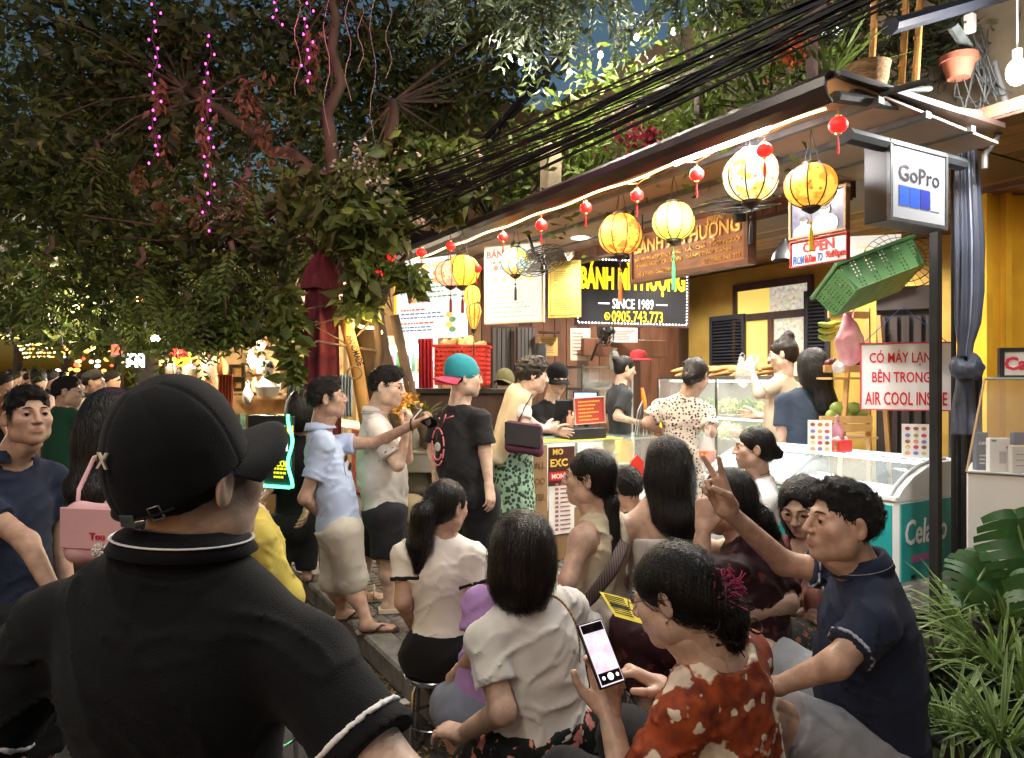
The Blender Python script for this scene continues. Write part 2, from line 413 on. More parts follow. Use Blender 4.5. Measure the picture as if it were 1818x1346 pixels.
def head_mesh(c,Rh,s,N,res,face=True,fade=False,fat=1.):
 v=Vol((-.105,-.13,-.175),(.105,.135,.14),res)
 v.ell((0,-.014,.036),(.073,.091,.083),k=0)
 v.ell((0,.022,-.030),(.059*fat,.064,.080),k=.03)
 v.ell((0,.056,-.088),(.026,.026,.024),k=.025)
 for s_ in (-1,1):
  v.ell((s_*.043*fat,.008,-.060),.022*fat,k=.05)
  v.ell((s_*.040*fat,.054,-.014),(.022,.018,.018),k=.035)
  v.cone((s_*.012,.083,.026),(s_*.046,.066,.024),.009,.007,k=.015)
  v.ell((s_*.077,-.010,.000),(.007,.019,.032),R=rotx(-.2)@rotz(s_*.35),k=.008)
  v.ell((s_*.084,-.004,.002),(.006,.010,.018),R=rotx(-.2),k=.005,op='sub')
 if face:
  for s_ in (-1,1):
   v.ell((s_*.031,.092,.006),(.019,.015,.0115),k=.012,op='sub')
   v.ell((s_*.031,.0735,.007),(.0145,.0140,.0125),k=.004)
   v.ell((s_*.031,.090,.0045),(.0125,.012,.0034),k=.002,op='sub')
  v.cone((0,.088,.016),(0,.104,-.024),.0075,.0115,k=.012)
  for s_ in (-1,1):v.ell((s_*.0125,.094,-.028),(.0085,.009,.0075),k=.006)
  v.ell((0,.077,-.056),(.024,.012,.014),k=.018)
  v.cone((-.014,.0852,-.0535),(.014,.0852,-.0535),.0048,k=.007)
  v.cone((-.012,.0852,-.0630),(.012,.0852,-.0630),.0055,k=.007)
  v.cone((-.021,.0915,-.0583),(.021,.0915,-.0583),.0020,k=.003,op='sub')
 nl=Rh.T@(N-c)/s
 v.cone((0,-.020,-.045),nl+(0,0,-.03),.053,.058,k=.025)
 p,q=v.nets()
 col=np.ones((len(p),3))
 if face:
  lip=np.clip(1.45-np.sqrt(((p[:,0])/.019) ** 2+((p[:,2]+.0583)/.0082) ** 2+((p[:,1]-.090)/.02) ** 2),0,.6)/.6
  col *= 1-lip[:,None]*np.array([.14,.34,.28])
  for s_ in (-1,1):
   ch=np.exp(-(((p[:,0]-s_*.042)/.025) ** 2+((p[:,2]+.022)/.022) ** 2+((p[:,1]-.07)/.03) ** 2));col *= 1-ch[:,None]*np.array([0,.10,.10])
   ey=np.exp(-(((p[:,0]-s_*.031)/.018) ** 2+((p[:,2]-.006)/.011) ** 2))*(p[:,1]>.05);col *= 1-ey[:,None]*np.array([.12,.2,.2])
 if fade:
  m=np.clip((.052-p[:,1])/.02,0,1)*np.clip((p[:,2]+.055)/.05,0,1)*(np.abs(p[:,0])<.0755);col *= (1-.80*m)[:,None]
 return c+(p*s)@Rh.T,q,col
def strands(p,q,n,flow,length=.07,r=.0011,seed=1):
 """thin locks laid along the surface; flow(p)->direction"""
 R_=np.random.default_rng(seed);fn=np.cross(p[q[:,1]]-p[q[:,0]],p[q[:,2]]-p[q[:,0]]);vn=np.zeros_like(p)
 for k in range(4):np.add.at(vn,q[:,k],fn)
 vn /= np.maximum(np.linalg.norm(vn,axis=1),1e-12)[:,None]
 kd=kdtree.KDTree(len(p))
 for i,x in enumerate(p):kd.insert(x,i)
 kd.balance();V_=[];Q_=[];m=0
 for _ in range(n):
  i=int(R_.integers(len(p)));x=p[i].copy();steps=6;w=r*R_.uniform(.6,1.8);off=R_.uniform(.0003,.004) if R_.uniform()<.9 else R_.uniform(.004,.011);L=length*R_.uniform(.6,1.4);row=[]
  jit=R_.normal(0,.22,3)
  for j in range(steps):
   _,i,_=kd.find(x);nn=vn[i];d=flow(p[i])+jit;d=d-nn*(d@nn);d=nrm(d)
   sd=np.cross(nn,d);ww=w*(1-j/steps)+.0002;c=p[i]*.35+x*.65+nn*(off+.0008*j)
   row.append((c-sd*ww,c+sd*ww));x=x+d*L/steps
  for a,b in row:V_ += [a,b]
  for j in range(steps-1):Q_.append((m+2*j,m+2*j+1,m+2*j+3,m+2*j+2))
  m += 2*steps
 return np.array(V_),np.array(Q_)
def hair_mesh(c,Rh,s,style,res,nstr=0,extra=(),seed=3):
 """hair in the head's own frame; extra = list of (a,b,ra,rb) locks"""
 pts=[(-.11,-.135,-.12),(.11,.12,.16)]+[np.asarray(e[j])+sg*(max(e[2],e[3])+.03) for e in extra for j in (0,1) for sg in (-1,1)]
 if style in ('bob','long'):pts += [(-.13,-.14,-.17),(.13,.1,0)]
 lo,hi=bbox(pts,.01);v=Vol(lo,hi,res);flow=lambda p:V(0,-.5,-1)
 if style in ('short','crop','side'):
  v.ell((0,-.018,.034),(.0775,.0965,.0885),k=0)
  if style != 'crop':v.ell((0,.016,.072),(.062,.078,.052),k=.03)
  if style == 'side':v.ell((.02,.045,.085),(.060,.052,.040),k=.03)
  v.ell((0,.105,-.030),(.084,.068,.106),k=.012,op='sub')
  for s_ in (-1,1):v.ell((s_*.088,.018,-.034),(.032,.050,.050),k=.008,op='sub')
  v.cut((0,-.06,-.055),nrm((0,.35,-1)))
  fq=70
 elif style == 'curly':
  v.ell((0,-.02,.042),(.090,.108,.095),k=0);v.ell((0,.03,.088),(.066,.07,.05),k=.03)
  v.ell((0,.108,-.030),(.076,.062,.098),k=.01,op='sub');v.cut((0,-.06,-.075),nrm((0,.3,-1)))
  for s_ in (-1,1):v.ell((s_*.092,.016,-.03),(.030,.04,.045),k=.008,op='sub')
  fq=60
 elif style in ('pony','bun'):
  v.ell((0,-.016,.036),(.0800,.0985,.0890),k=0)
  v.ell((0,-.045,-.015),(.066,.062,.060),k=.03)
  v.ell((0,.100,-.035),(.070,.068,.094),k=.014,op='sub')
  for s_ in (-1,1):v.ell((s_*.088,.012,-.030),(.030,.034,.040),k=.008,op='sub')
  v.cut((0,-.04,-.075),nrm((0,.4,-1)));fq=90
 else:   # bob / long
  v.ell((0,-.018,.036),(.089,.104,.092),k=0)
  v.ell((0,-.028,-.055),(.102,.100,.125),k=.05)
  v.ell((0,.105,-.050),(.066,.082,.125),k=.014,op='sub')
  v.cut((0,0,-.140 if style == 'bob' else-.2),nrm((0,.15,-1)));fq=90
 for e in extra:v.cone(e[0],e[1],e[2],e[3],k=e[4] if len(e)>4 else .03)
 if style == 'curly':v.disp(lambda P:.011*vnoise(P,fq,5)+.008*vnoise(P,110,6))
 elif style in ('short','side'):v.disp(lambda P:.0055*vnoise(P,(120,60,90),5)+.005*vnoise(P,(50,22,40),6))
 elif style == 'crop':v.disp(lambda P:.0012*vnoise(P,120,5))
 else:v.disp(lambda P:.0018*vnoise(P,(fq,fq,7),5)+.0035*vnoise(P,(30,30,4),6))
 p,q=v.nets();pr=[(p,q)]
 if nstr and style in ('pony','bun') and extra:
  tie=np.asarray(extra[0][0],float)
  def flow(x):
   if x[2]<tie[2]-.03 and x[1]<tie[1]+.02:return V(0,0,-1)
   return nrm(tie-x)
 if style in ('short','side'):flow=lambda x:V(.3,.6,.9) if x[2]>.06 else V(0,-.3,-1)
 if nstr:pr.append(strands(p,q,nstr,flow,.085 if style not in ('short','side') else .034,r=.0009 if style not in ('short','side') else .0016,seed=seed))
 p,q,_=join(pr)
 return c+(p*s)@Rh.T,q
def hand_mesh(W,d,n,right,s=1.,pose='relaxed',res=.005,arm=None):
 d=nrm(d);n=nrm(np.asarray(n,float)-d*np.dot(n,d));side=np.cross(d,n)*(-1 if right else 1)    # towards the thumb
 P={'relaxed':((22,32,18),)*4+(0,),'flat':((6,8,6),)*4+(0,),'hold':((48,62,38),(52,66,40),(56,68,40),(58,66,40),1),'fist':((75,88,50),)*4+(1,),
         'vsign':((2,8,5),(-3,8,4),(62,86,50),(68,88,50),2),'tap':((30,42,18),(45,55,25),(55,62,30),(60,62,30),0),'cradle':((30,30,25),(34,34,28),(38,36,28),(40,36,28),3)}[pose]
 mc=[]
 for i,(a,b) in enumerate(((.090,.027),(.094,.009),(.090,-.0095),(.082,-.027))):mc.append(W+s*(d*a+side*b+n*(.004-.002*abs(i-1.3))))
 L=(.072,.080,.074,.058);segs=[];rad=(.0092,.0094,.0089,.0078)
 for i in range(4):
  sp=((.10,.02,-.07,-.16) if pose != 'vsign' else (.26,-.10,-.10,-.16))[i]
  dd=nrm(d+side*sp);nn=nrm(n-dd*(n@dd));a=mc[i];ang=0
  for j,fr in enumerate((.45,.30,.25)):
   ang += math.radians(P[i][j]);b=a+(dd*math.cos(ang)-nn*math.sin(ang))*L[i]*fr*s
   segs.append((a,b,rad[i]*(1-.1*j)*s,rad[i]*(.9-.1*j)*s));a=b
 tb=W+s*(d*.022+side*.026-n*.008);tp=P[4]
 t1=tb+s*nrm(d*.7+side*(.75 if tp != 2 else .2)-n*(.35 if tp != 2 else .7))*.040
 t2=t1+s*nrm(d*.9+side*(.35 if tp not in (1,2) else-.5)-n*(.25 if tp not in (1,2) else .6))*.030
 t3=t2+s*nrm(d*.95+side*(.1 if tp not in (1,2) else-.7)-n*.3)*.024
 lo,hi=bbox([W]+mc+[x[1] for x in segs]+[tb,t1,t2,t3,W-d*.05*s],.03*s);v=Vol(lo,hi,res)
 for i,m_ in enumerate(mc):v.cone(W+side*s*(.016,.006,-.006,-.016)[i],m_,.0165*s,.0125*s,k=.012*s)
 v.cone(tb-d*.012*s,t1,.0165*s,.0125*s,k=.014*s);v.cone(t1,t2,.0112*s,.0100*s,k=.004*s);v.cone(t2,t3,.0100*s,.0085*s,k=.003*s)
 for a,b,ra,rb in segs:v.cone(a,b,ra,rb,k=.0035*s)
 v.cone(W-(d if arm is None else nrm(W-arm))*.06*s,W,.027*s,.025*s,k=.015*s)
 return v.nets()
def body_frame(P,N,yaw):
 f=V(math.sin(yaw),math.cos(yaw),0);w=nrm(N-P);r=nrm(np.cross(f,w));f2=np.cross(w,r);return np.array([r,f2,w]).T
def person(label,P,N,yaw,head,hyaw=None,hpitch=0,hroll=0,hs=1.,g=1.,bw=1.,arms=None,legs='stand',hands=None,sk='a',hair=None,tops=(),bottoms=(),
           res=.013,hres=.006,hand_res=.006,face=True,fade=False,shoes=None,group=None,ground=0.,brows=True,fat=1.,name='person',sw=.165,glasses=None,pat=None,belly=1.,drop=.078,lift=.022):
 P=np.asarray(P,float);N=np.asarray(N,float);head=np.asarray(head,float)
 res *= 1.1;hres *= 1.2;hand_res *= 1.12
 yaw=math.radians(yaw);hyaw=yaw if hyaw is None else math.radians(hyaw)
 N=N+nrm(N-P)*lift;drop=drop+lift
 R=body_frame(P,N,yaw);r,f,w=R.T;L=np.linalg.norm(N-P)
 root=thing(name,label,'person',(float(P[0]),float(P[1]),ground),group=group)
 off=np.array(root.location)
 Rh=rotz(-hyaw)@rotx(math.radians(hpitch))@roty(math.radians(hroll))
 sw *= g*bw;J={}
 for k,sg in (('R',1),('L',-1)):
  J['S'+k]=N-w*drop*g+r*sw*sg
  J['H'+k]=P+r*.088*g*bw*sg-w*.02
  a=(arms or {}).get(k)
  if a is None:
   E=J['S'+k]+V(0,0,-.275*g)+r*sg*.035*g-f*.02;a=(E,E+V(0,0,-.235*g)+f*.07*g+r*sg*.01)
  J['E'+k],J['W'+k]=np.asarray(a[0],float),np.asarray(a[1],float)
  lg=legs if isinstance(legs,str) else legs.get(k,legs.get('mode','stand'))
  h=J['H'+k]
  if isinstance(lg,str):
   if lg == 'stand':
    A=V(h[0],h[1],ground+.075)+r*sg*.01;K=h*.48+A*.52+f*.02
   elif lg == 'sit':
    K=h+f*.40*g+r*sg*.06;K[2]=max(h[2]-.0,ground+.40*g);A=V(K[0],K[1],ground+.075)-f*.05
   elif lg == 'none':K=h-V(0,0,.05);A=K-V(0,0,.05)
  else:K,A=np.asarray(lg[0],float),np.asarray(lg[1],float)
  J['K'+k],J['A'+k]=K,A
 lo,hi=bbox(list(J.values())+[P,N],.17*max(1,bw));lo[2]=max(lo[2],ground-.01)
 def torso(v,e=0.,k=.05,low=True,delt=True):
  v.ell(P+w*.66*L,(.136*g*bw+e,.100*g*bw+e,.30*L+e),R,k=0)
  v.ell(P+w*.30*L+f*.012*belly,(.118*g*bw+e,(.090*belly)*g*bw+e,.34*L+e),R,k=k)
  if low:v.ell(P-f*.01,(.150*g*bw+e,.118*g*bw+e,.115*g+e),R,k=k)
  for q in 'RL':
   v.cone(N-w*.025,J['S'+q],.044*g+e*.8,.044*g+e*.8,k=k)
   if delt:v.ell(J['S'+q]-w*.012,(.050*g,)*3,k=.03)
  return v
 # body
 split=bool(tops) and all(x.get('sleeve',.6)>0 for x in tops)      # torso hidden by cloth: coarser there
 v=Vol(lo,hi,res*(1.9 if split else 1.2));torso(v);v0=v;vols=[v]
 for q in 'RL':
  S_,E_,W_,H_,K_,A=(J[x+q] for x in 'SEWHKA')
  if split:v=Vol(*bbox([S_,E_,W_],.075),res*1.1);vols.append(v)
  v.cone(S_,E_,.047*g*bw ** .5,.037*g*bw ** .5,k=.03);v.cone(E_,W_,.039*g*bw ** .5,.026*g,k=.02)
  if legs != 'none':
   v0.cone(H_,K_,.083*g*bw ** .5,.054*g,k=.04)
   if split:
    b0,b1=bbox([H_*.3+K_*.7,K_,A],.09);b0[:2] -= .12;b1[:2] += .12;b0[2]=max(b0[2],ground-.01);v=Vol(b0,b1,res*1.15);vols.append(v);v.cone(H_*.3+K_*.7,K_,.063*g,.054*g,k=.04)
   v.cone(K_,A,.052*g,.034*g,k=.03);v.ell(K_*.68+A*.32-f*.018,(.048*g,)*3,k=.05)
   toe=nrm(V(f[0],f[1],0));sd=nrm(np.cross(toe,(0,0,1)));fz=ground+.028;B0=V(A[0],A[1],fz)
   if A[2]<ground+.2:
    v.cone(A-toe*.02-V(0,0,.02),B0+toe*.10*g,.034,.024,k=.03);v.cone(B0+toe*.09*g-sd*.015,B0-V(0,0,.006)+toe*.16*g-sd*.015,.022,.016,k=.02);v.cone(B0+toe*.09*g+sd*.018,B0-V(0,0,.008)+toe*.145*g+sd*.02,.019,.014,k=.02)
 v0.cone(N-w*.03,head-Rh[:,2]*.09*hs,.055*g,.052*hs,k=.04)
 parts=[x.nets() for x in vols]
 parts.append(head_mesh(head,Rh,hs,N,hres,face,fade,fat))
 for q in 'RL':
  hd=(hands or {}).get(q,{})
  if hd is None:continue
  d=hd.get('d');d=nrm(J['W'+q]-J['E'+q]) if d is None else nrm(d)
  n=hd.get('n');n=(r*(1 if q == 'R' else-1)) if n is None else n
  parts.append(hand_mesh(J['W'+q],d,n,q == 'R',hd.get('s',1.0)*g,hd.get('pose','relaxed'),hand_res,J['E'+q]))
 p,qd,col=join(parts)
 link('body',npmesh('body',p-off,qd,cols=col),SK[sk],root)
 # face pieces
 if face:
  for s_ in (-1,1):
   mb=MB();n=14;ctr=V(s_*.031,.0735,.0065);vv=[];cc=[];m=9;rad=.0128
   for i in range(m+1):
    th=PI*i/m*.62
    colr=(.01,.008,.006) if i <= 2 else ((.05,.026,.014) if i <= 4 else (.62,.58,.55))
    for k in range(n):vv.append(ctr+rad*V(math.sin(th)*math.cos(2*PI*k/n),math.cos(th),math.sin(th)*math.sin(2*PI*k/n)));cc.append(colr)
   ff=[(i*n+k,(i+1)*n+k,(i+1)*n+(k+1)%n,i*n+(k+1)%n) for i in range(m) for k in range(n)]
   mb.add(head+(np.array(vv)*hs)@Rh.T,ff,np.array(cc));mb.build('eye',EYE,root,True,'all')
   if brows:
    mb=MB();path=[head+Rh@(hs*V(s_*x,y,z)) for x,y,z in ((.013,.0905,.0265),(.024,.0895,.0305),(.036,.083,.0305),(.047,.071,.0265))]
    mb.tube(path,[.0030*hs,.0042*hs,.0036*hs,.0012*hs],6,squash=.6);mb.build('eyebrow',BROW,root,True,'all')
    mb=MB();mb.tube([head+Rh@(hs*V(s_*.031+.0138*math.sin(q),.0735+.0138*math.cos(q),.0085+.0022*math.cos(q*1.6)-.0012)) for q in np.linspace(-1.05,1.05,9)],.0011*hs,5);mb.build('eyelash',BROW,root,True,'all')
 if glasses:
  mb=MB()
  for s_ in (-1,1):
   pts=[head+Rh@(hs*V(s_*.032+.0215*math.cos(t),.098-.006*abs(math.cos(t)),.004+.017*math.sin(t))) for t in np.linspace(0,2*PI,19)]
   mb.tube(pts,.0011*hs,5,cap=False)
   mb.tube([head+Rh@(hs*V(*q_)) for q_ in ((s_*.053,.093,.010),(s_*.070,.075,.012),(s_*.078,.0,.016),(s_*.079,-.015,.002))],.0011*hs,5)
  mb.tube([head+Rh@(hs*V(*q_)) for q_ in ((-.011,.099,.008),(0,.102,.011),(.011,.099,.008))],.0011*hs,5)
  mb.build('spectacles',glasses,root,True,'all')
 if hair:
  style,mat,nst=hair[0],hair[1],hair[2];ex=hair[3] if len(hair)>3 else ()
  p,qd=hair_mesh(head,Rh,hs,style,hair[4]*1.15 if len(hair)>4 else max(hres,.0045),nst,ex)
  link('hair',npmesh('hair',p-off,qd),mat,root)
 # clothes
 def wr(v,amp,seed):
  if not amp:return
  A1=rotz(seed*1.7)@roty(.5)@rotx(.4*math.sin(seed));A2=rotz(seed*.9+2)@roty(-.7)@rotx(.5*math.cos(seed))
  def fold(X):
   wp=X+.03*np.stack([vnoise(X,9,seed+5),vnoise(X,9,seed+6),vnoise(X,9,seed+7)],1)
   a=(1-np.abs(vnoise(wp@A1,(7,9,30),seed))) ** 7;b=(1-np.abs(vnoise(wp@A2,(9,7,27),seed+1))) ** 7
   m=np.clip(.5+vnoise(X,6,seed+3),0,1)
   return amp*(.4*vnoise(X,(10,10,5),seed+2)-1.5*(a-.12)*m-1.3*(b-.12)*(1-m))
  v.disp(fold,.05)
 for t in tops:
  e=t.get('e',.011);cres=t['res']*1.12 if 'res' in t else res;v=Vol(lo-.02,hi+.02,cres);torso(v,e,low=t.get('low',True),delt=False)
  if t.get('boxy'):v.ell(P+w*.35*L,(.150*g*bw+e,.112*g*bw*belly+e,.42*L),R,k=.06)
  for q in 'RL':
   sl_=t.get('sleeve',.6)
   if sl_ <= 0:v.cone(J['S'+q]+r*(1 if q == 'R' else-1)*.02,J['S'+q]+r*(1 if q == 'R' else-1)*.2,.09,.12,k=.01,op='sub') if t.get('armhole',True) else None;continue
   ad=J['E'+q]-J['S'+q];al=np.linalg.norm(ad);ad /= al;er=t.get('es',.020)*.75;wid=t.get('flare',1.)
   if sl_ <= 1:
    end=J['S'+q]+ad*al*sl_;v.cone(J['S'+q],end+ad*.04,.046*g*bw ** .5+.009,(.045*g*bw ** .5+er)*wid,k=.03,cuts=[(end,ad)])
   else:
    v.cone(J['S'+q],J['E'+q],.046*g+.009,.042*g+er,k=.03);fd=J['W'+q]-J['E'+q];fl=np.linalg.norm(fd);fd /= fl;end=J['E'+q]+fd*fl*(sl_-1)
    v.cone(J['E'+q],end+fd*.03,.043*g+er,.034*g+er,k=.03,cuts=[(end,fd)])
  wr(v,t.get('wrinkle',.006),t.get('seed',11))
  hem=P+w*t.get('hem',-.06);v.cut(hem,-nrm(w+f*t.get('hemtilt',0)))
  if t.get('topcut') is not None:v.cut(P+w*t['topcut']*L,w)
  else:
   nk=t.get('neck',.058);v.cone(N-w*t.get('deep',.005)+f*.015,N+w*.12+f*.05,nk,nk+.012,k=.008,op='sub')
  if t.get('vneck'):v.cone(N+f*.10-w*.10,N+f*.06+w*.04,.006,.05,k=.01,op='sub')
  if t.get('scoop'):v.ell(N-f*.05+w*.02,(.085,.075,t['scoop']),R,k=.02,op='sub')
  p,qd=v.nets();cols=None;mt=t['mat']
  for q in 'RL':
   ad=nrm(J['E'+q]-J['S'+q]);end=J['S'+q]+(J['E'+q]-J['S'+q])*t.get('sleeve',.6)
   for o_,w_,m_ in t.get('cuff',()):
    sl_=v.sl(end-.17,end+.17);u=Vol.__new__(Vol);u.res=v.res;u.D=v.D[sl_]-.0042;u.n=np.array(u.D.shape);u.lo=v.lo+np.array([x.start for x in sl_])*v.res;u.ax=[a_[x] for a_,x in zip(v.ax,sl_)]
    X,Y_,Z=np.meshgrid(*u.ax,indexing='ij');X,Y_,Z=X-end[0],Y_-end[1],Z-end[2];al_=X*ad[0]+Y_*ad[1]+Z*ad[2]
    u.D=np.maximum.reduce([u.D,al_+o_-w_,-al_-o_,np.sqrt(np.maximum(X*X+Y_*Y_+Z*Z-al_*al_,0))-.115*g]);pu,qu=u.nets()
    if len(pu):link('sleeve_trim',npmesh('trim',pu-off,qu),m_,root)
  link(t.get('name','shirt'),npmesh('shirt',p-off,qd,cols=cols),mt,root)
  if t.get('collar'):
   mb=MB();n=30;prof=t.get('cprof',((.066,-.012),(.064,.020),(.066,.034),(.074,.036),(.088,.012),(.096,-.008)))
   rows=[]
   for i in range(n+1):
    ph=math.radians(22+316*i/n)+PI/2;cw=1+.0
    for (rr,zz) in prof:rows.append(N+r*(rr*g*1.0*math.cos(ph))+f*(rr*g*.98*math.sin(ph)+.014)+w*(zz*g-.012*math.sin(ph)))
   m=len(prof);ff=[(i*m+j,(i+1)*m+j,(i+1)*m+j+1,i*m+j+1) for i in range(n) for j in range(m-1)]
   mb.add(rows,ff);o=mb.build('collar',t.get('cmat',t['mat']),root,True,'all')
   so_=o.modifiers.new('s','SOLIDIFY');so_.thickness=.003
   if t.get('cstripe'):
    mb=MB();mb.tube([N+r*(.0925*g*math.cos(ph))+f*(.0925*g*.98*math.sin(ph)+.014)+w*(.0065*g-.012*math.sin(ph)) for ph in [math.radians(22+316*i/n)+PI/2 for i in range(n+1)]],t.get('cstw',.0035),6,squash=.5);mb.build('collar_stripe',t['cstripe'],root,True,'all')
 for b in bottoms:
  cres=b.get('res',res*1.3);e=b.get('e',.018)
  if b.get('kind','trousers') == 'skirt':
   v=Vol(lo-.2,hi+.2,cres);wz=P+w*b.get('waist',.1);end=b['end']
   v.cone(wz,P,.125*bw+e,.150*bw+e,k=0);v.cone(P,end,.15*bw+e,b.get('r',.2),k=.03,cuts=[(end,nrm(end-P))]);v.cut(wz,w)
   if legs == 'sit':
    for q in 'RL':v.cone(J['H'+q],J['K'+q],.10+e,.085+e,k=.06)
  else:
   v=Vol(lo-.03,hi+.03,cres);v.ell(P-f*.01,(.150*g*bw+e,.120*g*bw+e,.125*g+e),R,k=0,cuts=[(P+w*b.get('waist',.08),w)])
   for q in 'RL':
    ln=b.get('len',.9);er=b.get('er',.025)
    kd_=J['K'+q]-J['H'+q];kl=np.linalg.norm(kd_);kd_=kd_/kl
    if ln <= 1:
     end=J['H'+q]+kd_*kl*ln;v.cone(J['H'+q],end+kd_*.03,.086*g*bw ** .5+er*.6,.062*g*bw ** .5+er*1.3,k=.05,cuts=[(end,kd_)])
    else:
     v.cone(J['H'+q],J['K'+q],.088*g+er*.6,.062*g+er,k=.05);ad=J['A'+q]-J['K'+q];al=np.linalg.norm(ad);ad=ad/al;end=J['K'+q]+ad*al*(ln-1)
     v.cone(J['K'+q],end+ad*.02,.060*g+er,.050*g+er,k=.03,cuts=[(end,ad)])
  wr(v,b.get('wrinkle',.007),b.get('seed',31));p,qd=v.nets();link(b.get('name','shorts'),npmesh('bottom',p-off,qd),b['mat'],root)
 if shoes:
  for q in 'RL':
   A=J['A'+q];toe=nrm(V(f[0],f[1],0));sd=nrm(np.cross(toe,(0,0,1)));b0=V(A[0],A[1],ground)
   ol=[(-.042,-.065),(.042,-.065),(.048,.05),(.052,.13),(.03,.185),(-.02,.19),(-.045,.14),(-.046,.05)]
   mb=MB();mb.prism(ol,b0+V(0,0,.0),sd,toe,.016 if shoes[0] != 'slide' else .026);o=mb.build('shoe',shoes[1],root,True)
   if shoes[0] == 'slide':
    mb=MB();mb.tube([b0+sd*.050*math.cos(t)+toe*.09+V(0,0,.02+.062*math.sin(t)) for t in np.linspace(0,PI,11)],.03,8,squash=.25,up=toe);mb.build('strap',shoes[1],o,False,'all')
    mb.v=mb.v
    o.children[0].location=tuple(-off)
   else:
    mb=MB();tp=b0+toe*.13+V(0,0,.03)
    for sg in (-1,1):mb.tube([tp,b0+toe*.08+sd*sg*.03+V(0,0,.055),b0+toe*.02+sd*sg*.046+V(0,0,.02)],.006,6)
    mb.build('strap',shoes[1],o,False,'all');o.children[0].location=tuple(-off)
 return root,dict(J=J,R=R,Rh=Rh,head=head,hs=hs,N=N,P=P,off=off)
def cap(root,inf,mat,mat_brim=None,back=False,tilt=0.,brim=.07,z0=.012,res=.004,sc=1.0,wide=1.,tall=1.):
 """baseball cap on a head: crown, brim"""
 head,Rh,hs,off=inf['head'],inf['Rh'],inf['hs']*sc,inf['off']
 Rc=Rh@rotx(math.radians(tilt))@(rotz(PI) if back else I3);c0=V(0,-.016 if not back else .016,.036)
 v=Vol((-.105,-.125,-.05),(.105,.125,.19),res)
 v.ell(c0,(.0865*wide,.1045,.0945*tall),k=0);v.ell(c0+V(0,.02,.045*tall),(.064,.075,.056*tall),k=.04)
 v.cut((0,0,z0),(0,0,-1))
 def seams(X):
  ph=np.arctan2(X[:,0]-c0[0],X[:,1]-c0[1]);d=np.abs(((ph/(PI/3)+.5)%1)-.5)*(PI/3)*np.hypot(X[:,0],X[:,1]-c0[1])
  return .0016*np.exp(-(d/.003) ** 2)+.0008*vnoise(X,40,9)
 v.disp(seams,.02);p,q=v.nets()
 o=link('cap',npmesh('cap',head+(p*hs)@Rc.T-off,q),mat,root)
 mb=MB();nu,nv=18,6;top=[]
 for j in range(nv+1):
  for i in range(nu+1):
   u=-1+2*i/nu;vv=j/nv;ph=u*math.radians(78)
   bx,by=.086*wide*math.sin(ph),c0[1]+.103*math.cos(ph);ext=brim*(math.cos(ph) ** .5 if math.cos(ph)>0 else 0)
   top.append((bx*(1+.10*vv*math.cos(ph)),by+ext*vv,z0+.008-.1*(by-0)*0-.018*vv-.030*(bx/.09) ** 2*(.35+.65*vv)))
 top=np.array(top);bot=top-(0,0,.005);n1=len(top);W1=nu+1;ff=[]
 for j in range(nv):
  for i in range(nu):a=j*W1+i;ff.append((a,a+1,a+W1+1,a+W1));ff.append((n1+a,n1+a+W1,n1+a+W1+1,n1+a+1))
 for i in range(nu):a=nv*W1+i;ff.append((a,a+1,n1+a+1,n1+a))
 mb.add(head+(np.concatenate([top,bot])*hs)@Rc.T-off,ff);mb.build('cap_brim',mat_brim or mat,root,False,'all')
 mb=MB();mb.ell(head+Rc@(hs*V(0,-.014 if not back else .016,.038+.0955*tall))-off,.007*hs,n=8,m=6);mb.build('cap_button',mat,root,False,'all')
 return Rc
# ------------------------------------------------------------------ ground
def Yat(px,t):
 s=onshop(px,t);return (S0+SU*s+SV*t)[1]
def atT(px,py,t):return at(px,py,Yat(px,t))
BZ=math.atan2(SU[1],SU[0])                       # angle of the street direction
RS=np.array([SU,SV,V(0,0,1)]).T               # columns: along street, into shop, up
STREET_Z=-.12;KT=-1.22                         # kerb line
asph=M('asphalt',(.045,.044,.043),rough=.85,var=.35,vs=3,bump=.5,bs=90)
mb=MB();mb.quad((-80,-30,STREET_Z),(80,-30,STREET_Z),(80,260,STREET_Z),(-80,260,STREET_Z))
solo(mb,'street',asph,None,None,kind='structure')
pave_bed=M('pavement_bed',(.055,.048,.042),rough=.95,var=.3,vs=8,bump=.4,bs=60)
pav=link('pavement',None);pav.name='pavement';tag(pav,kind='structure')
mb=MB();mb.box(S(16,KT+.18+4.5,-.061),(24,4.5,.05),RS);mb.build('paving_bed',pave_bed,pav)
stone_mats=[M('paving_stone_%d'%k,c,rough=.8,var=.25,vs=14,bump=.35,bs=70) for k,c in enumerate(((.115,.098,.085),(.135,.112,.092),(.095,.084,.075),(.125,.102,.080)))]
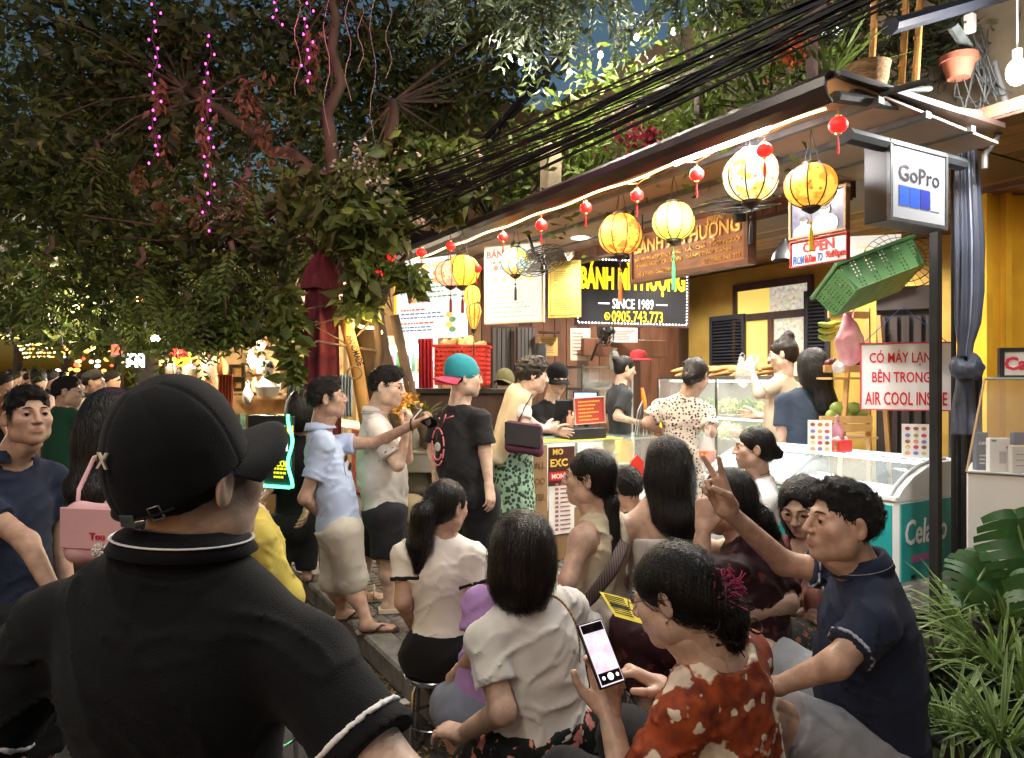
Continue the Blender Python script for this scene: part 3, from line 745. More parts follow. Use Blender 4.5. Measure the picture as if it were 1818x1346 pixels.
# arcs of small stones: a column of arcs is one arc shifted along the street, so the wedges tile
CW,AR,RH,NW=.62,.40,.066,7
th0=math.asin(CW/2/AR);wedge=[]
for i in range(NW):
 a0=-th0+2*th0*i/NW;a1=-th0+2*th0*(i+1)/NW;g_=.004/AR
 o=[(AR*math.sin(a0+g_),AR*math.cos(a0+g_)),(AR*math.sin(a1-g_),AR*math.cos(a1-g_)),(AR*math.sin(a1-g_),AR*math.cos(a1-g_)+RH-.007),(AR*math.sin(a0+g_),AR*math.cos(a0+g_)+RH-.007)]
 cx_,cy_=np.mean([q[0] for q in o]),np.mean([q[1] for q in o]);b=MB();top=[((x-cx_)*.88+cx_,(y-cy_)*.86+cy_) for x,y in o]
 vv=[(x,y,-.012) for x,y in o]+[(x,y,.000) for x,y in o]+[(x,y,.006) for x,y in top]
 b.add(vv,[(0,1,5,4),(1,2,6,5),(2,3,7,6),(3,0,4,7),(4,5,9,8),(5,6,10,9),(6,7,11,10),(7,4,8,11),(8,9,10,11)])
 wedge.append(b.mesh('paving_stone'))
wmesh=[]
for m_ in stone_mats:
 for w_ in wedge:
  c_=w_.copy();c_.materials.append(m_);wmesh.append(c_)
cand=[]
for ci in range(-2,8):
 for ri in range(-60,140):
  for i in range(NW):
   t_=KT+.18+CW*(ci+.5);s_=ri*RH;am=-th0+2*th0*(i+.5)/NW
   p=S(s_+AR*math.cos(am),t_+AR*math.sin(am),0)
   if KT+.2>t_+AR*math.sin(am):continue
   if p[1]<.6:continue
   px,py=CX+p[0]/p[1]*FPX,HY+CAMZ/p[1]*FPX
   vis=(1000<px<1140 and 1060<py<1400) or (610<px<1000 and 960<py<1300) or (1600<px<1720 and 1040<py<1180)
   cand.append((0 if vis else 1,p[1],s_,t_,i))
cand.sort();rz=BZ-PI/2
bulk={}
for k,(nv_,y_,s_,t_,i) in enumerate(cand[:9000]):
 p=S(s_,t_,-.010)
 if k<290:
  o=bpy.data.objects.new('paving_stone',wmesh[(k*7%4)*NW+i]);C.objects.link(o);o.parent=pav;o.location=(p[0],p[1],p[2]+random.uniform(-.003,.003));o.rotation_euler=(random.uniform(-.02,.02),random.uniform(-.02,.02),rz)
 elif nv_ == 0 or (y_<9 and k<4200):bulk.setdefault((k*7)%4,[]).append((p,i))
Rw=rotz(rz)
wv=[]
for w_ in wedge:
 a=np.empty(len(w_.vertices)*3);w_.vertices.foreach_get('co',a);wv.append(a.reshape(-1,3))
wq=np.array([(0,1,5,4),(1,2,6,5),(2,3,7,6),(3,0,4,7),(4,5,9,8),(5,6,10,9),(6,7,11,10),(7,4,8,11),(8,9,10,11)])
for mk,lst in bulk.items():
 vv=np.concatenate([wv[i]@Rw.T+p+(0,0,random.uniform(-.003,.003)) for p,i in lst]);qq=np.concatenate([wq+12*k for k in range(len(lst))])
 tag(link('paving_stones',npmesh('paving',vv,qq,smooth=False),stone_mats[mk],pav),kind='stuff')
kb=link('kerb',None);tag(kb,kind='structure');kbm=M('kerb_concrete',(.13,.12,.105),rough=.9,var=.3,vs=10,bump=.6,bs=40)
for k in range(-3,34):
 b=MB();b.box(S(k*.8+.4,KT+.09,-.055),(.393,.085,.068),RS,.014);b.build('kerb_stone',kbm,kb)
# dry leaves in the gutter
def leafcloud(P,size,dirs=None,seed=0,droop=.35,wid=.42,jitter=.25,colA=(.6,.7,.5),colB=(1.2,1.15,1.1),spread=1.):
 R_=np.random.default_rng(seed);n=len(P);sz=size*R_.uniform(1-jitter,1+jitter,n)
 d=R_.normal(0,1,(n,3))*(1,1,.6);d[:,2] -= droop
 if dirs is not None:d=d*spread+dirs
 d /= np.linalg.norm(d,axis=1)[:,None];u=R_.normal(0,1,(n,3));x=np.cross(d,u);x /= np.linalg.norm(x,axis=1)[:,None];z=np.cross(x,d)
 w=sz*wid;f=w*R_.uniform(.1,.45,n);k=np.array
 a=P;b=P+d*(sz*.42)[:,None];tip=P+d*sz[:,None]+z*(-sz*.12)[:,None]
 l1=b+x*(w*.5)[:,None]+z*f[:,None];r1=b-x*(w*.5)[:,None]+z*f[:,None]
 v=np.stack([a,l1,tip,r1,b],1).reshape(-1,3);base=np.arange(n)[:,None]*5
 q=np.concatenate([base+[0,4,1],base+[1,4,2],base+[0,3,4],base+[3,2,4]])
 c=np.array(colA)+(np.array(colB)-np.array(colA))*R_.uniform(0,1,(n,1));c=np.repeat(c,5,0)
 return v,q,c
lp=[]
for k in range(420):
 s_=random.uniform(.2,4.5);t_=KT-abs(random.gauss(0,.13))-.01;lp.append(S(s_,t_,STREET_Z+.012))
v_,q_,c_=leafcloud(np.array(lp),.045,seed=4,droop=0,colA=(.6,.5,.4),colB=(1.3,1.1,.7));v_[:,2]=STREET_Z+.006+np.abs(v_[:,2]-STREET_Z-.012)*.35
dryl=M('dry_leaf',(.36,.24,.07),rough=.8,vcol=True,var=.2)
o=link('fallen_leaves',npmesh('leaves',v_,q_,smooth=False,cols=c_),dryl);tag(o,'yellow dry leaves strewn along the gutter','leaves',kind='stuff')
mb=MB();mb.box(at(725,1212,3.66)*(1,1,0)+V(0,0,STREET_Z+.012),(.05,.03,.002),rotz(.5));solo(mb,'paper_scrap',M('paper',(.7,.68,.64),rough=.8),'white paper scrap lying in the gutter leaves','litter')
# ------------------------------------------------------------------ board helper: a flat sign standing between two photo columns
class Board:
 def __init__(s,name,label,cat,pl,pr,ytop,ybot,thick,mat,Ymid=None,frame_mat=None,fw=.012,group=None,tilt=0.,bev=.002):
  a=at(pl[0],HY,pl[1]);b=at(pr[0],HY,pr[1]);Ym=Ymid or (pl[1]+pr[1])/2
  s.z1=CAMZ+(HY-ytop)*Ym/FPX;s.z0=CAMZ+(HY-ybot)*Ym/FPX
  s.ex=nrm((b-a)*(1,1,0));s.ey=V(0,0,1.);s.n=np.cross(s.ex,s.ey)          # normal towards us
  if tilt:s.ex=nrm(s.ex+V(0,0,tilt));s.ey=np.cross(s.n,s.ex)
  s.w=np.linalg.norm((b-a)[:2]);s.h=s.z1-s.z0
  s.c=V((a[0]+b[0])/2,(a[1]+b[1])/2,(s.z0+s.z1)/2);s.R=np.array([s.ex,-s.n,s.ey]).T
  s.root=thing(name,label,cat,s.c,group=group);s.thick=thick
  MB().box(-s.n*thick/2,(s.w/2,thick/2,s.h/2),s.R,bev).build('panel',mat,s.root)
  if frame_mat:
   for k,(cx,cy,hx,hy) in enumerate(((0,s.h/2,s.w/2+fw,fw),(0,-s.h/2,s.w/2+fw,fw),(-s.w/2,0,fw,s.h/2-fw),(s.w/2,0,fw,s.h/2-fw))):
    MB().box(s.ex*cx+s.ey*cy-s.n*(thick/2-.004),(hx,thick/2+.008,hy),s.R,.002).build('frame',frame_mat,s.root)
 def p(s,u,v,o=.003):return s.c+s.ex*(u*s.w/2)+s.ey*(v*s.h/2)+s.n*o
 def text(s,body,mat,u,v,h=None,w=None,**k):return text(body,mat,s.root,s.p(u,v,k.pop('o',.002)),s.ex,s.ey,height=h*s.h if h else None,width=w*s.w if w else None,**k)
 def dashes(s,mat,rows,u0=-.85,u1=.85,hgt=.02,seed=1,name='printed_line'):
  """rows of v positions -> short printed strokes standing for text too small to read"""
  R_=random.Random(seed);b=MB()
  for v in rows:
   u=u0;end=u0+(u1-u0)*R_.uniform(.55,1)
   while u<end:
    l=R_.uniform(.04,.14);a=s.p(u,v,.0025)-s.c;q=s.p(min(u+l,u1),v,.0025)-s.c;up=s.ey*hgt*s.h/2
    b.quad(a-up,q-up,q+up,a+up);u += l+.03
  if b.n:tag(b.build(name,mat,s.root),kind='stuff')
 def rect(s,mat,u0,v0,u1,v1,name='printed_picture',o=.0025):MB().quad(s.p(u0,v0,o)-s.c,s.p(u1,v0,o)-s.c,s.p(u1,v1,o)-s.c,s.p(u0,v1,o)-s.c).build(name,mat,s.root)
 def blob(s,mat,u,v,ru,rv,name='printed_picture',o=.003):MB().prism([(ru*s.w/2*math.cos(q),rv*s.h/2*math.sin(q)) for q in np.linspace(0,2*PI,15)[:-1]],s.p(u,v,o)-s.c,s.ex,s.ey,.0008).build(name,mat,s.root)
def emi(name,col,st,base=None):return M(name,base or col,rough=.5,var=0,emit=st,ecol=col)
# ------------------------------------------------------------------ the shop
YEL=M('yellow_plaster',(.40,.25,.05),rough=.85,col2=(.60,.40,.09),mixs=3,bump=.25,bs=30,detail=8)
DWOOD=M('dark_wood',(.060,.030,.022),rough=.5,var=.35,vs=9,stretch=(1,1,.15),bump=.15,bs=60)
RWOOD=M('red_brown_wood',(.17,.075,.045),rough=.45,var=.3,vs=9,stretch=(1,1,.2),bump=.12,bs=60)
LWOOD=M('worn_pale_wood',(.26,.16,.075),rough=.7,var=.35,vs=7,stretch=(1,1,.12),bump=.2,bs=50)
PINE=M('pine',(.52,.30,.11),rough=.6,var=.2,vs=8,stretch=(1,1,.15))
BLACKSTEEL=M('black_steel',(.020,.020,.022),rough=.4,metal=.3,var=.2,vs=20)
GREYSTEEL=M('grey_steel',(.13,.14,.15),rough=.5,metal=.6,var=.3,vs=12)
STAINLESS=M('stainless',(.45,.45,.44),rough=.3,metal=1,var=.12,vs=8)
BROWNMET=M('brown_painted_metal',(.024,.014,.012),rough=.42,var=.25,vs=5,spec=.5)
WHITEP=M('white_paint',(.72,.71,.68),rough=.5,var=.05)
GLASS=M('glass_pane',(.9,.97,.95),rough=.02,var=0,alpha=.14,spec=.6)
RT,LS=3.9,4.9                                   # rear wall, far side wall
shop=thing('shop_building','yellow walled open bread shop with wood panelled side and ceiling','shop',S(2.2,RT-.2,0))
so_=np.array(shop.location)
def sp(mb,name,mat,par=None,smooth=False):
 par=par or shop;off=so_;o=link(name,mb.mesh(name,smooth,off),mat,par);return o
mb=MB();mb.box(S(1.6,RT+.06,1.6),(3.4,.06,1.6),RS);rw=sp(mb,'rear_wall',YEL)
mb=MB();mb.box(S(LS+.05,1.9,1.5),(.04,2.05,1.5),RS);sw_=sp(mb,'side_wall',DWOOD)
for k in range(26):                                  # upright planks of the far side wall
 t_=-.1+k*.153;h_=1.38+.0*k
 mb=MB();mb.box(S(LS-.008-.003*(k%3),t_+.075,h_),(.012,.0735,h_),RS,.003);sp(mb,'plank',LWOOD if k<7 else (RWOOD if k%5 else DWOOD),sw_)
mb=MB();mb.box(S(2.4,2.6,2.80),(2.7,1.4,.03),RS);cl=sp(mb,'ceiling',RWOOD)
for k in range(17):
 mb=MB();mb.box(S(2.4,1.28+k*.157,2.762),(2.62,.0755,.008),RS,.003);sp(mb,'ceiling_board',RWOOD if k%4 else DWOOD,cl)
bh=sp(MB().box(S(2.85,1.24,2.66),(2.1,.02,.11),RS),'bulkhead',DWOOD)
for k in range(40):
 mb=MB();mb.box(S(.80+k*.105,1.212-.003*(k%2),2.655),(.0505,.008,.10),RS,.003);sp(mb,'bulkhead_board',RWOOD,bh)
mb=MB();mb.box(S(2.85,1.20,2.545),(2.1,.03,.014),RS);sp(mb,'bulkhead_rail',DWOOD,bh)
# doorway in the rear wall: transom, panes, louvred shutters
LITROOM=emi('lit_room_yellow',(.80,.55,.12),.55,(.6,.45,.15))
def mosaic(n,l,v):
 w=n.new('ShaderNodeTexVoronoi');w.inputs['Scale'].default_value=34;l.new(v,w.inputs['Vector'])
 hs=n.new('ShaderNodeHueSaturation');hs.inputs['Saturation'].default_value=.45;hs.inputs['Value'].default_value=.9;l.new(w.outputs['Color'],hs.inputs['Color'])
 return mixc(n,l,.55,hs.outputs[0],'#d9cfae')
MOS=nodemat('mosaic_glass',mosaic,rough=.2);b_=MOS.node_tree.nodes['Principled BSDF'];MOS.node_tree.links.new(b_.inputs['Base Color'].links[0].from_socket,b_.inputs['Emission Color']);b_.inputs['Emission Strength'].default_value=.35
def wallrect(px0,px1,y0,y1,t):
 """box corners on the rear wall from photo columns/rows"""
 sA,sB=onshop(px1,t),onshop(px0,t);Y=Yat((px0+px1)/2,t);return sA,sB,CAMZ+(HY-y1)*Y/FPX,CAMZ+(HY-y0)*Y/FPX
sA,sB,z0,z1=wallrect(1306,1446,502,860,RT);z0=.02
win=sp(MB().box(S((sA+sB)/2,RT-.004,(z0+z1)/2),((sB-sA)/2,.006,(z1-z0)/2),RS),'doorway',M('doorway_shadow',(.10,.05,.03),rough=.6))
def fr(a,b,c,d,nm,mt,depth=.03,t=None):
 mb=MB();mb.box(S((a+b)/2,(RT if t is None else t)-depth,(c+d)/2),(abs(b-a)/2,depth*.8,abs(d-c)/2),RS,.003);return sp(mb,nm,mt,win)
fr(sA,sB,z1-.05,z1+.03,'frame',DWOOD);fr(sA,sA+.05,z0,z1-.05,'frame',DWOOD);fr(sB-.05,sB,z0,z1-.05,'frame',DWOOD)
zt=z1-.36;fr(sA+.05,sB-.05,zt-.04,zt+.04,'transom_bar',DWOOD)
sm=(sA+sB)/2
fr(sm-.03,sm+.03,z0,zt-.04,'mullion',RWOOD,.03)
fr(sm+.03,sB-.05,zt+.04,z1-.05,'pane',LITROOM,.012);fr(sA+.05,sm+.03,zt+.04,z1-.05,'pane',MOS,.012)
fr(sm+.03,sB-.05,z0,zt-.04,'pane',LITROOM,.012);fr(sA+.05,sm-.03,z0,zt-.04,'pane',MOS,.012)
def shutter(px0,px1,y0,y1,t):
 a,b,c,d=wallrect(px0,px1,y0,y1,t);sh=sp(MB().box(S((a+b)/2,t-.01,(c+d)/2),((b-a)/2-.03,.008,(d-c)/2-.03),RS),'shutter',M('shutter_back',(.012,.014,.018),rough=.7))
 SH=M('shutter_paint',(.022,.026,.034),rough=.55,var=.2)
 for q in ((a,a+.045,c,d),(b-.045,b,c,d),(a+.045,b-.045,c,c+.06),(a+.045,b-.045,d-.06,d)):sp(MB().box(S((q[0]+q[1])/2,t-.03,(q[2]+q[3])/2),((q[1]-q[0])/2,.02,(q[3]-q[2])/2),RS,.003),'stile',SH,sh)
 n=int((d-c-.12)/.038)
 for k in range(n):sp(MB().box(S((a+b)/2,t-.03,c+.08+k*.038),((b-a)/2-.046,.016,.004),RS@rotx(.6)),'louvre',SH,sh)
shutter(1264,1326,560,700,RT-.02);shutter(1432,1476,515,700,RT-.03)
# dark slatted shutter leaves on the far side wall
for px0,px1 in ((872,912),(916,948)):
 Ya=Yat(890,.9)
 a,b=at(px0,590,7.5),at(px1,590,7.6);ex=nrm((b-a)*(1,1,0));w_=np.linalg.norm((b-a)[:2]);c_=(a+b)/2*(1,1,0)+V(0,0,1.62);Rb=np.array([ex,np.cross((0,0,1),ex),(0,0,1)]).T
 sh=sp(MB().box(c_,(w_/2,.01,.42),Rb),'shutter_leaf',DWOOD)
 for k in range(5):sp(MB().box(c_+Rb@V(-w_/2+(k+.5)*w_/5,-.022,0),(w_/12,.012,.40),Rb,.003),'slat',M('weathered_slat',(.085,.075,.072),rough=.7,var=.3,vs=8,stretch=(1,1,.1)),sh)
# dark timber door leaves at the right, behind the sign
a,b=at(1556,660,5.75),at(1662,660,5.55);ex=nrm((b-a)*(1,1,0));w_=np.linalg.norm((b-a)[:2]);c_=(a+b)/2*(1,1,0)+V(0,0,1.10);Rb=np.array([ex,np.cross((0,0,1),ex),(0,0,1)]).T
dr=thing('timber_door','tall dark timber door leaf with upright boards behind red lettered sign','door',c_*(1,1,0));dof=np.array(dr.location)
GREYW=M('dark_grey_timber',(.045,.036,.036),rough=.6,var=.3,vs=8,stretch=(1,1,.1),bump=.1)
MB().box(c_,(w_/2,.012,1.10),Rb).build('door_panel',M('door_recess',(.012,.012,.016),rough=.6),dr,True)
for k in range(5):MB().box(c_+Rb@V(-w_/2+(k+.5)*w_/5,-.03,-.1),(w_/15,.02,.98),Rb,.004).build('door_board',GREYW,dr,True)
for zc,hh in ((1.02,.09),(-.3,.06),(-1.0,.09)):MB().box(c_+Rb@V(0,-.034,zc),(w_/2,.022,hh),Rb,.004).build('door_rail',GREYW,dr,True)
# awning: fascia, soffit sheets, rafters, light strip
aw=thing('awning','long brown awning over the shop front with lit underside','awning',S(2.5,0,2.6));aof=np.array(aw.location)
AS0,AS1,AZ=-.03,5.3,2.61
fas=MB();prof=[(.0,.0),(-.035,.03),(-.05,.06),(-.045,.10),(-.02,.125),(.02,.135),(.02,.125),(-.008,.112),(-.03,.094),(-.036,.06),(-.024,.03),(.004,.012)]
ring=[[S(s_,t_-.01,AZ+z_) for (t_,z_) in prof] for s_ in (AS0,AS1)];n=len(prof)
fas.add(ring[0]+ring[1],[tuple(range(n)),tuple(range(2*n-1,n-1,-1))]+[(i,n+i,n+(i+1)%n,(i+1)%n) for i in range(n)]);fas.build('fascia',BROWNMET,aw,True)
SOF=M('soffit_sheet',(.42,.29,.22),rough=.5,var=.22,vs=2.5,bump=.1,bs=20,spec=.4)
for k in range(7):
 s_=AS0+k*.765;MB().box(S(s_+.38,.62,AZ+.075),(.379,.62,.006),RS@rotx(math.radians(-3.2)),.002).build('soffit_sheet',SOF,aw,True)
for t_ in (.28,.62,.98):MB().box(S(2.6,t_,AZ+.058+t_*-.0),(2.65,.018,.014),RS).build('batten',GREYSTEEL,aw,True)
MB().box(S(2.62,.62,AZ+.115),(2.68,.62,.012),RS).build('roof_sheet',BROWNMET,aw,True)
LEDW=emi('warm_led',(1.,.68,.22),9.);LEDC=emi('cool_led',(.92,.95,1.),22.)
led=thing('light_strip','warm white light strip running under the awning edge','light strip',S(2.5,.03,AZ-.02))
pth=[S(s_,.012,AZ-.006+.006*math.sin(s_*9)) for s_ in np.linspace(AS0+.05,AS1-.6,60)]
MB().tube(pth,.0055,6).build('strip',LEDW,led,True)
lamp('AREA',V(-.0,0,.0),42,(1.,.84,.6),led,4.2,'strip_light',(0,0,BZ),sizey=.03)
tl=thing('tube_lamp','cool white tube lamp under the awning above cream lantern','lamp',S(.62,.05,AZ+.01));MB().cyl(S(.35,.05,AZ+.012),S(.95,.05,AZ+.012),.012,n=10).build('tube',LEDC,tl,True)
MB().box(S(.65,.05,AZ+.034),(.33,.016,.010),RS).build('housing',WHITEP,tl,True)
lamp('AREA',V(0,0,-.03),26,(.95,.97,1.),tl,.6,'tube_light',(0,0,BZ),sizey=.05)
# gutter beams at the near end
gb=thing('awning_end_frame','grey steel gutter beams closing the near end of awning','beam',S(0,.6,2.6))
for a,b,r in ((at(1482,172,2.98),at(1738,205,3.62),.030),(at(1500,240,3.05),at(1706,292,3.65),.040),(at(1512,165,3.05),at(1650,158,3.3),.016),(at(1560,168,3.1),at(1648,143,3.05),.018)):
 MB().tube([a,b],r,8,squash=.8).build('beam',M('weathered_beam',(.07,.08,.08),rough=.7,var=.4,vs=14) if r<.035 else M('shadow_steel',(.06,.07,.08),rough=.5,metal=.5),gb,True)
# posts and bracket at the right
for nm,lab,px,Y,y0,r in (('steel_post','black square steel post in front of the ice cream freezer',1661,4.05,215,.024),('steel_post','thin black steel post right of the square post',1693,4.25,215,.011),('steel_post','black steel post beside the tied curtain',1712,4.35,300,.012)):
 t=thing(nm,lab,'post',at(px,HY,Y)*(1,1,0));zt=CAMZ+(HY-y0)*Y/FPX
 MB().box((0,0,zt/2),(r,r,zt/2),RS,.003).build('shaft',BLACKSTEEL,t);MB().box((0,0,.012),(r*2.2,r*2.2,.012),RS,.002).build('foot',BLACKSTEEL,t)
br=thing('roof_bracket','grey diagonal steel bracket under the upper eave at top right','bracket',at(1690,100,3.6));bof=np.array(br.location)
MB().tube([at(1690,45,3.5),at(1772,165,3.8)],.028,8,squash=.6).build('strut',M('weathered_beam',(.07,.08,.08),rough=.7,var=.4,vs=14),br,True)
MB().tube([at(1580,48,3.3),at(1818,-20,3.6)],.05,8,squash=.7).build('eave_beam',M('dark_blue_steel',(.03,.035,.05),rough=.5),br,True)
MB().box(at(1722,42,3.6),(.022,.02,.045),RS,.004).build('junction_box',WHITEP,br,True)
mb=MB()
for k in range(16):
 a=at(random.uniform(1690,1760),random.uniform(20,160),3.6);b=at(random.uniform(1720,1800),random.uniform(120,240),3.7);m_=(a+b)/2+V(random.uniform(-.1,.1),0,-random.uniform(.02,.15));mb.tube([a,(a+m_)/2+V(0,0,-.02),m_,(m_+b)/2+V(0,0,-.02),b],random.choice((.003,.004,.006)),5)
tag(mb.build('loose_cable',M('grey_cable',(.025,.025,.025),rough=.6),br,True),kind='stuff')
mb=MB();mb.tube([at(x,y,3.75) for x,y in ((1765,110),(1785,180),(1776,235),(1748,275),(1748,300))],.016,8);mb.build('conduit',M('grey_conduit',(.12,.12,.12),rough=.5),br,True,True)
# yellow wall of the neighbouring house
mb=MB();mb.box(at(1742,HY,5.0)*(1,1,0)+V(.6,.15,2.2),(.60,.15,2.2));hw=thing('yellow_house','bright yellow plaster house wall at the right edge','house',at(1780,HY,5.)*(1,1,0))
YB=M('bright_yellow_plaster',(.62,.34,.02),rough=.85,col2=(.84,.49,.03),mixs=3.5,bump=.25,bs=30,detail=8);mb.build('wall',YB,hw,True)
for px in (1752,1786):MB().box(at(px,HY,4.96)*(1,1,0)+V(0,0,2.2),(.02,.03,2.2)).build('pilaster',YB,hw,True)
MB().box(V(3.9,5.6,3.6),(1.3,.8,.06)).build('balcony_floor',M('concrete_grey',(.22,.21,.2),rough=.9,var=.25,bump=.2),hw,True)
# flat signs ---------------------------------------------------------------
LBX=emi('lightbox_white',(1.,.97,.90),.58,(.22,.22,.21));LBX2=emi('lightbox_cream',(1.,.93,.80),.42,(.20,.19,.17))
INKG=emi('ink_green',(.20,.45,.24),.2);INKR=emi('ink_red',(.75,.10,.05),.3);INKB=emi('ink_blue',(.12,.2,.5),.22);INKO=emi('ink_orange',(.90,.5,.14),.4);INKY=emi('ink_yellow',(.95,.66,.12),.5)
B=Board('menu_lightbox','big glowing white menu lightbox at the far end of awning','lightbox',(704,6.15),(821,5.75),458,600,.07,LBX)
MB().box(B.p(-1.035,0,-.035)-B.c,(.014,.038,B.h/2),B.R).build('side_panel',emi('orange_side',(.95,.45,.03),.8),B.root)
B.text('AN HO',INKY,.1,.80,h=.085,bold=.01);B.dashes(INKB,[.58,.52],-.8,-.1,.016,2);B.dashes(INKG,[.40,.26,.14,.02],-.3,.85,.022,3);B.dashes(INKR,[-.28,-.62],-.85,.3,.02,4);B.dashes(INKB,[-.38,-.48,-.72,-.80],-.85,.5,.018,5)
for u,v,a,b in ((.35,.60,.22,.10),(.62,.60,.2,.10),(.4,.44,.26,.11)):B.blob(INKO,u,v,a,b)
for k in range(7):B.blob((INKR,INKO,INKG)[k%3],-.55+.13*(k%4),-.05+.1*(k // 4),.08,.06)
for k in range(4):B.blob((INKO,INKG)[k%2],.62+.1*(k%2),-.45-.12*k,.10,.07)
B=Board('menu_lightbox','upright glowing menu board with red BÁNH heading and stars','lightbox',(861,6.1),(962,5.85),434,572,.05,LBX2,bev=.006)
MB().box(B.p(0,0,-.02)-B.c,(B.w/2+.012,.018,B.h/2+.012),B.R,.006).build('rim',M('cream_rim',(.6,.52,.38),rough=.5),B.root)
B.text('BÁNH',emi('ink_dark_red',(.6,.03,.02),.35),-.52,.80,h=.115,bold=.015);B.dashes(INKR,[.56],-.8,.3,.03,7)
for k in range(5):
 st=[((.055 if i%2 == 0 else .024)*math.cos(PI/2+i*PI/5),(.055 if i%2 == 0 else .024)*math.sin(PI/2+i*PI/5)) for i in range(10)]
 MB().prism([(x*.9*B.w,y*.9*B.w) for x,y in st],B.p(-.6+k*.3,.12,.003)-B.c,B.ex,B.ey,.001).build('star',INKY,B.root)
B.dashes(INKO,[-.2,-.35],-.8,.7,.014,8);B.dashes(INKG,[-.5,-.62,-.74,-.85],-.8,.8,.018,9)
for k in range(4):B.blob((INKR,INKB)[k%2],-.6+k*.22,.42,.09,.07)
B=Board('notice_board','yellow framed notice board with small black print','notice',(973,6.45),(1031,6.35),463,564,.025,M('yellow_board',(.40,.30,.06),rough=.6,var=.06))
BLKINK=M('black_ink',(.02,.018,.015),rough=.7,var=0);B.dashes(M('brown_ink',(.16,.10,.02),rough=.7),[.85-.075*k for k in range(22) if k not in (2,8,15)],-.62,.62,.016,12)
mb=MB()
for a,b in (((-.82,-.9),(.82,-.9)),((.82,-.9),(.82,.9)),((.82,.9),(-.82,.9)),((-.82,.9),(-.82,-.9))):mb.tube([B.p(*a,.004)-B.c,B.p(*b,.004)-B.c],.0015,4)
mb.build('border',M('brown_ink',(.16,.10,.02)),B.root)
B=Board('shop_sign','black shop sign with yellow BÁNH MÌ PHƯỢNG and SINCE 1989','sign',(1024,6.75),(1221,6.95),460,578,.03,M('sign_black',(.018,.018,.022),rough=.35,var=.2),frame_mat=DWOOD,fw=.012,tilt=-.01)
YLET=emi('yellow_letters',(1.,.70,.02),.85,(.8,.55,.02));WLET=emi('white_letters',(.95,.95,.95),.8,(.8,.8,.8))
B.text('BÁNH MÌ PHƯỢNG',YLET,.0,.38,h=.50,w=.94,bold=.035,depth=.012,o=.002);B.text('SINCE 1989',WLET,.0,-.36,h=.15,w=.37,depth=.004,bold=.005);B.text('0905.743.773',YLET,.08,-.74,h=.17,w=.46,depth=.004,bold=.006)
for u in (-.52,.52):MB().box(B.p(u,-.36,.003)-B.c,(.055,.002,.006),B.R).build('rule',WLET,B.root)
mb=MB();mb.tube([B.p(-.46+.045*math.cos(q),-.74+.105*math.sin(q),.004)-B.c for q in np.linspace(0,2*PI,17)],.004,5,cap=False);mb.tube([B.p(-.48,-.70,.004)-B.c,B.p(-.465,-.76,.004)-B.c,B.p(-.44,-.79,.004)-B.c],.006,5);mb.build('telephone_symbol',YLET,B.root)
DOT=emi('white_dot',(1,1,1),5.);dm=MB().ell((0,0,0),.0075,n=6,m=4).mesh('led_dot');dm.materials.append(DOT);kdot=0
for (u0,v0,u1,v1,nn) in ((-.985,.95,.985,.95,34),(.985,.95,.985,-.95,20),(-.985,-.95,.985,-.95,34),(-.985,-.6,-.985,-.95,4)):
 for k in range(nn):
  f_=(k+.5)/nn;o=bpy.data.objects.new('led_dot',dm);C.objects.link(o);o.parent=B.root;o.location=tuple(B.p(u0+(u1-u0)*f_,v0+(v1-v0)*f_,.006)-B.c)
# carved wooden sign hung under the awning
VARN=M('varnished_wood',(.30,.13,.07),rough=.35,var=.3,vs=6,stretch=(1,1,5),bump=.1,coat=.3)
t_=.78;B=Board('carved_sign','carved brown wooden sign with gilt BÁNH MÌ PHƯỢNG lettering','sign',(1122,Yat(1122,t_)),(1326,Yat(1326,t_)),392,484,.06,VARN,frame_mat=M('sign_edge_wood',(.14,.055,.032),rough=.4,var=.25),fw=.016)
GILT=M('gilt',(.62,.38,.13),rough=.35,metal=.6,var=.15)
B.text('TIỆM',GILT,-.82,.74,h=.10,bold=.012,depth=.008);B.text('BREAD',GILT,.55,.80,h=.10,bold=.012,depth=.008)
B.text('BÁNH MÌ PHƯỢNG',GILT,.0,.36,h=.40,w=.92,bold=.022,depth=.012);B.text('BÁNH MÌ KẸP THỊT HEO . GÀ . CHẢ . THỊT NGUỘI',GILT,.0,-.14,h=.115,w=.92,bold=.012,depth=.008)
B.text('BÁNH NGỌT CÁC LOẠI',GILT,-.46,-.42,h=.115,w=.42,bold=.012,depth=.008);B.text('BÁNH ĐẬU XANH',GILT,.42,-.42,h=.115,w=.36,bold=.012,depth=.008);B.text('Số 2 PHAN CHU TRINH',GILT,-.5,-.74,h=.10,w=.36,bold=.012,depth=.008);B.text('ĐT. 0905 743 773',GILT,.62,-.72,h=.085,w=.30,bold=.012,depth=.008)
for u in (-.85,.85):MB().cyl(B.p(u,1,-.03)-B.c,B.p(u,1,-.03)-B.c+V(0,0,.16),.004,n=5).build('hanger',BLACKSTEEL,B.root)
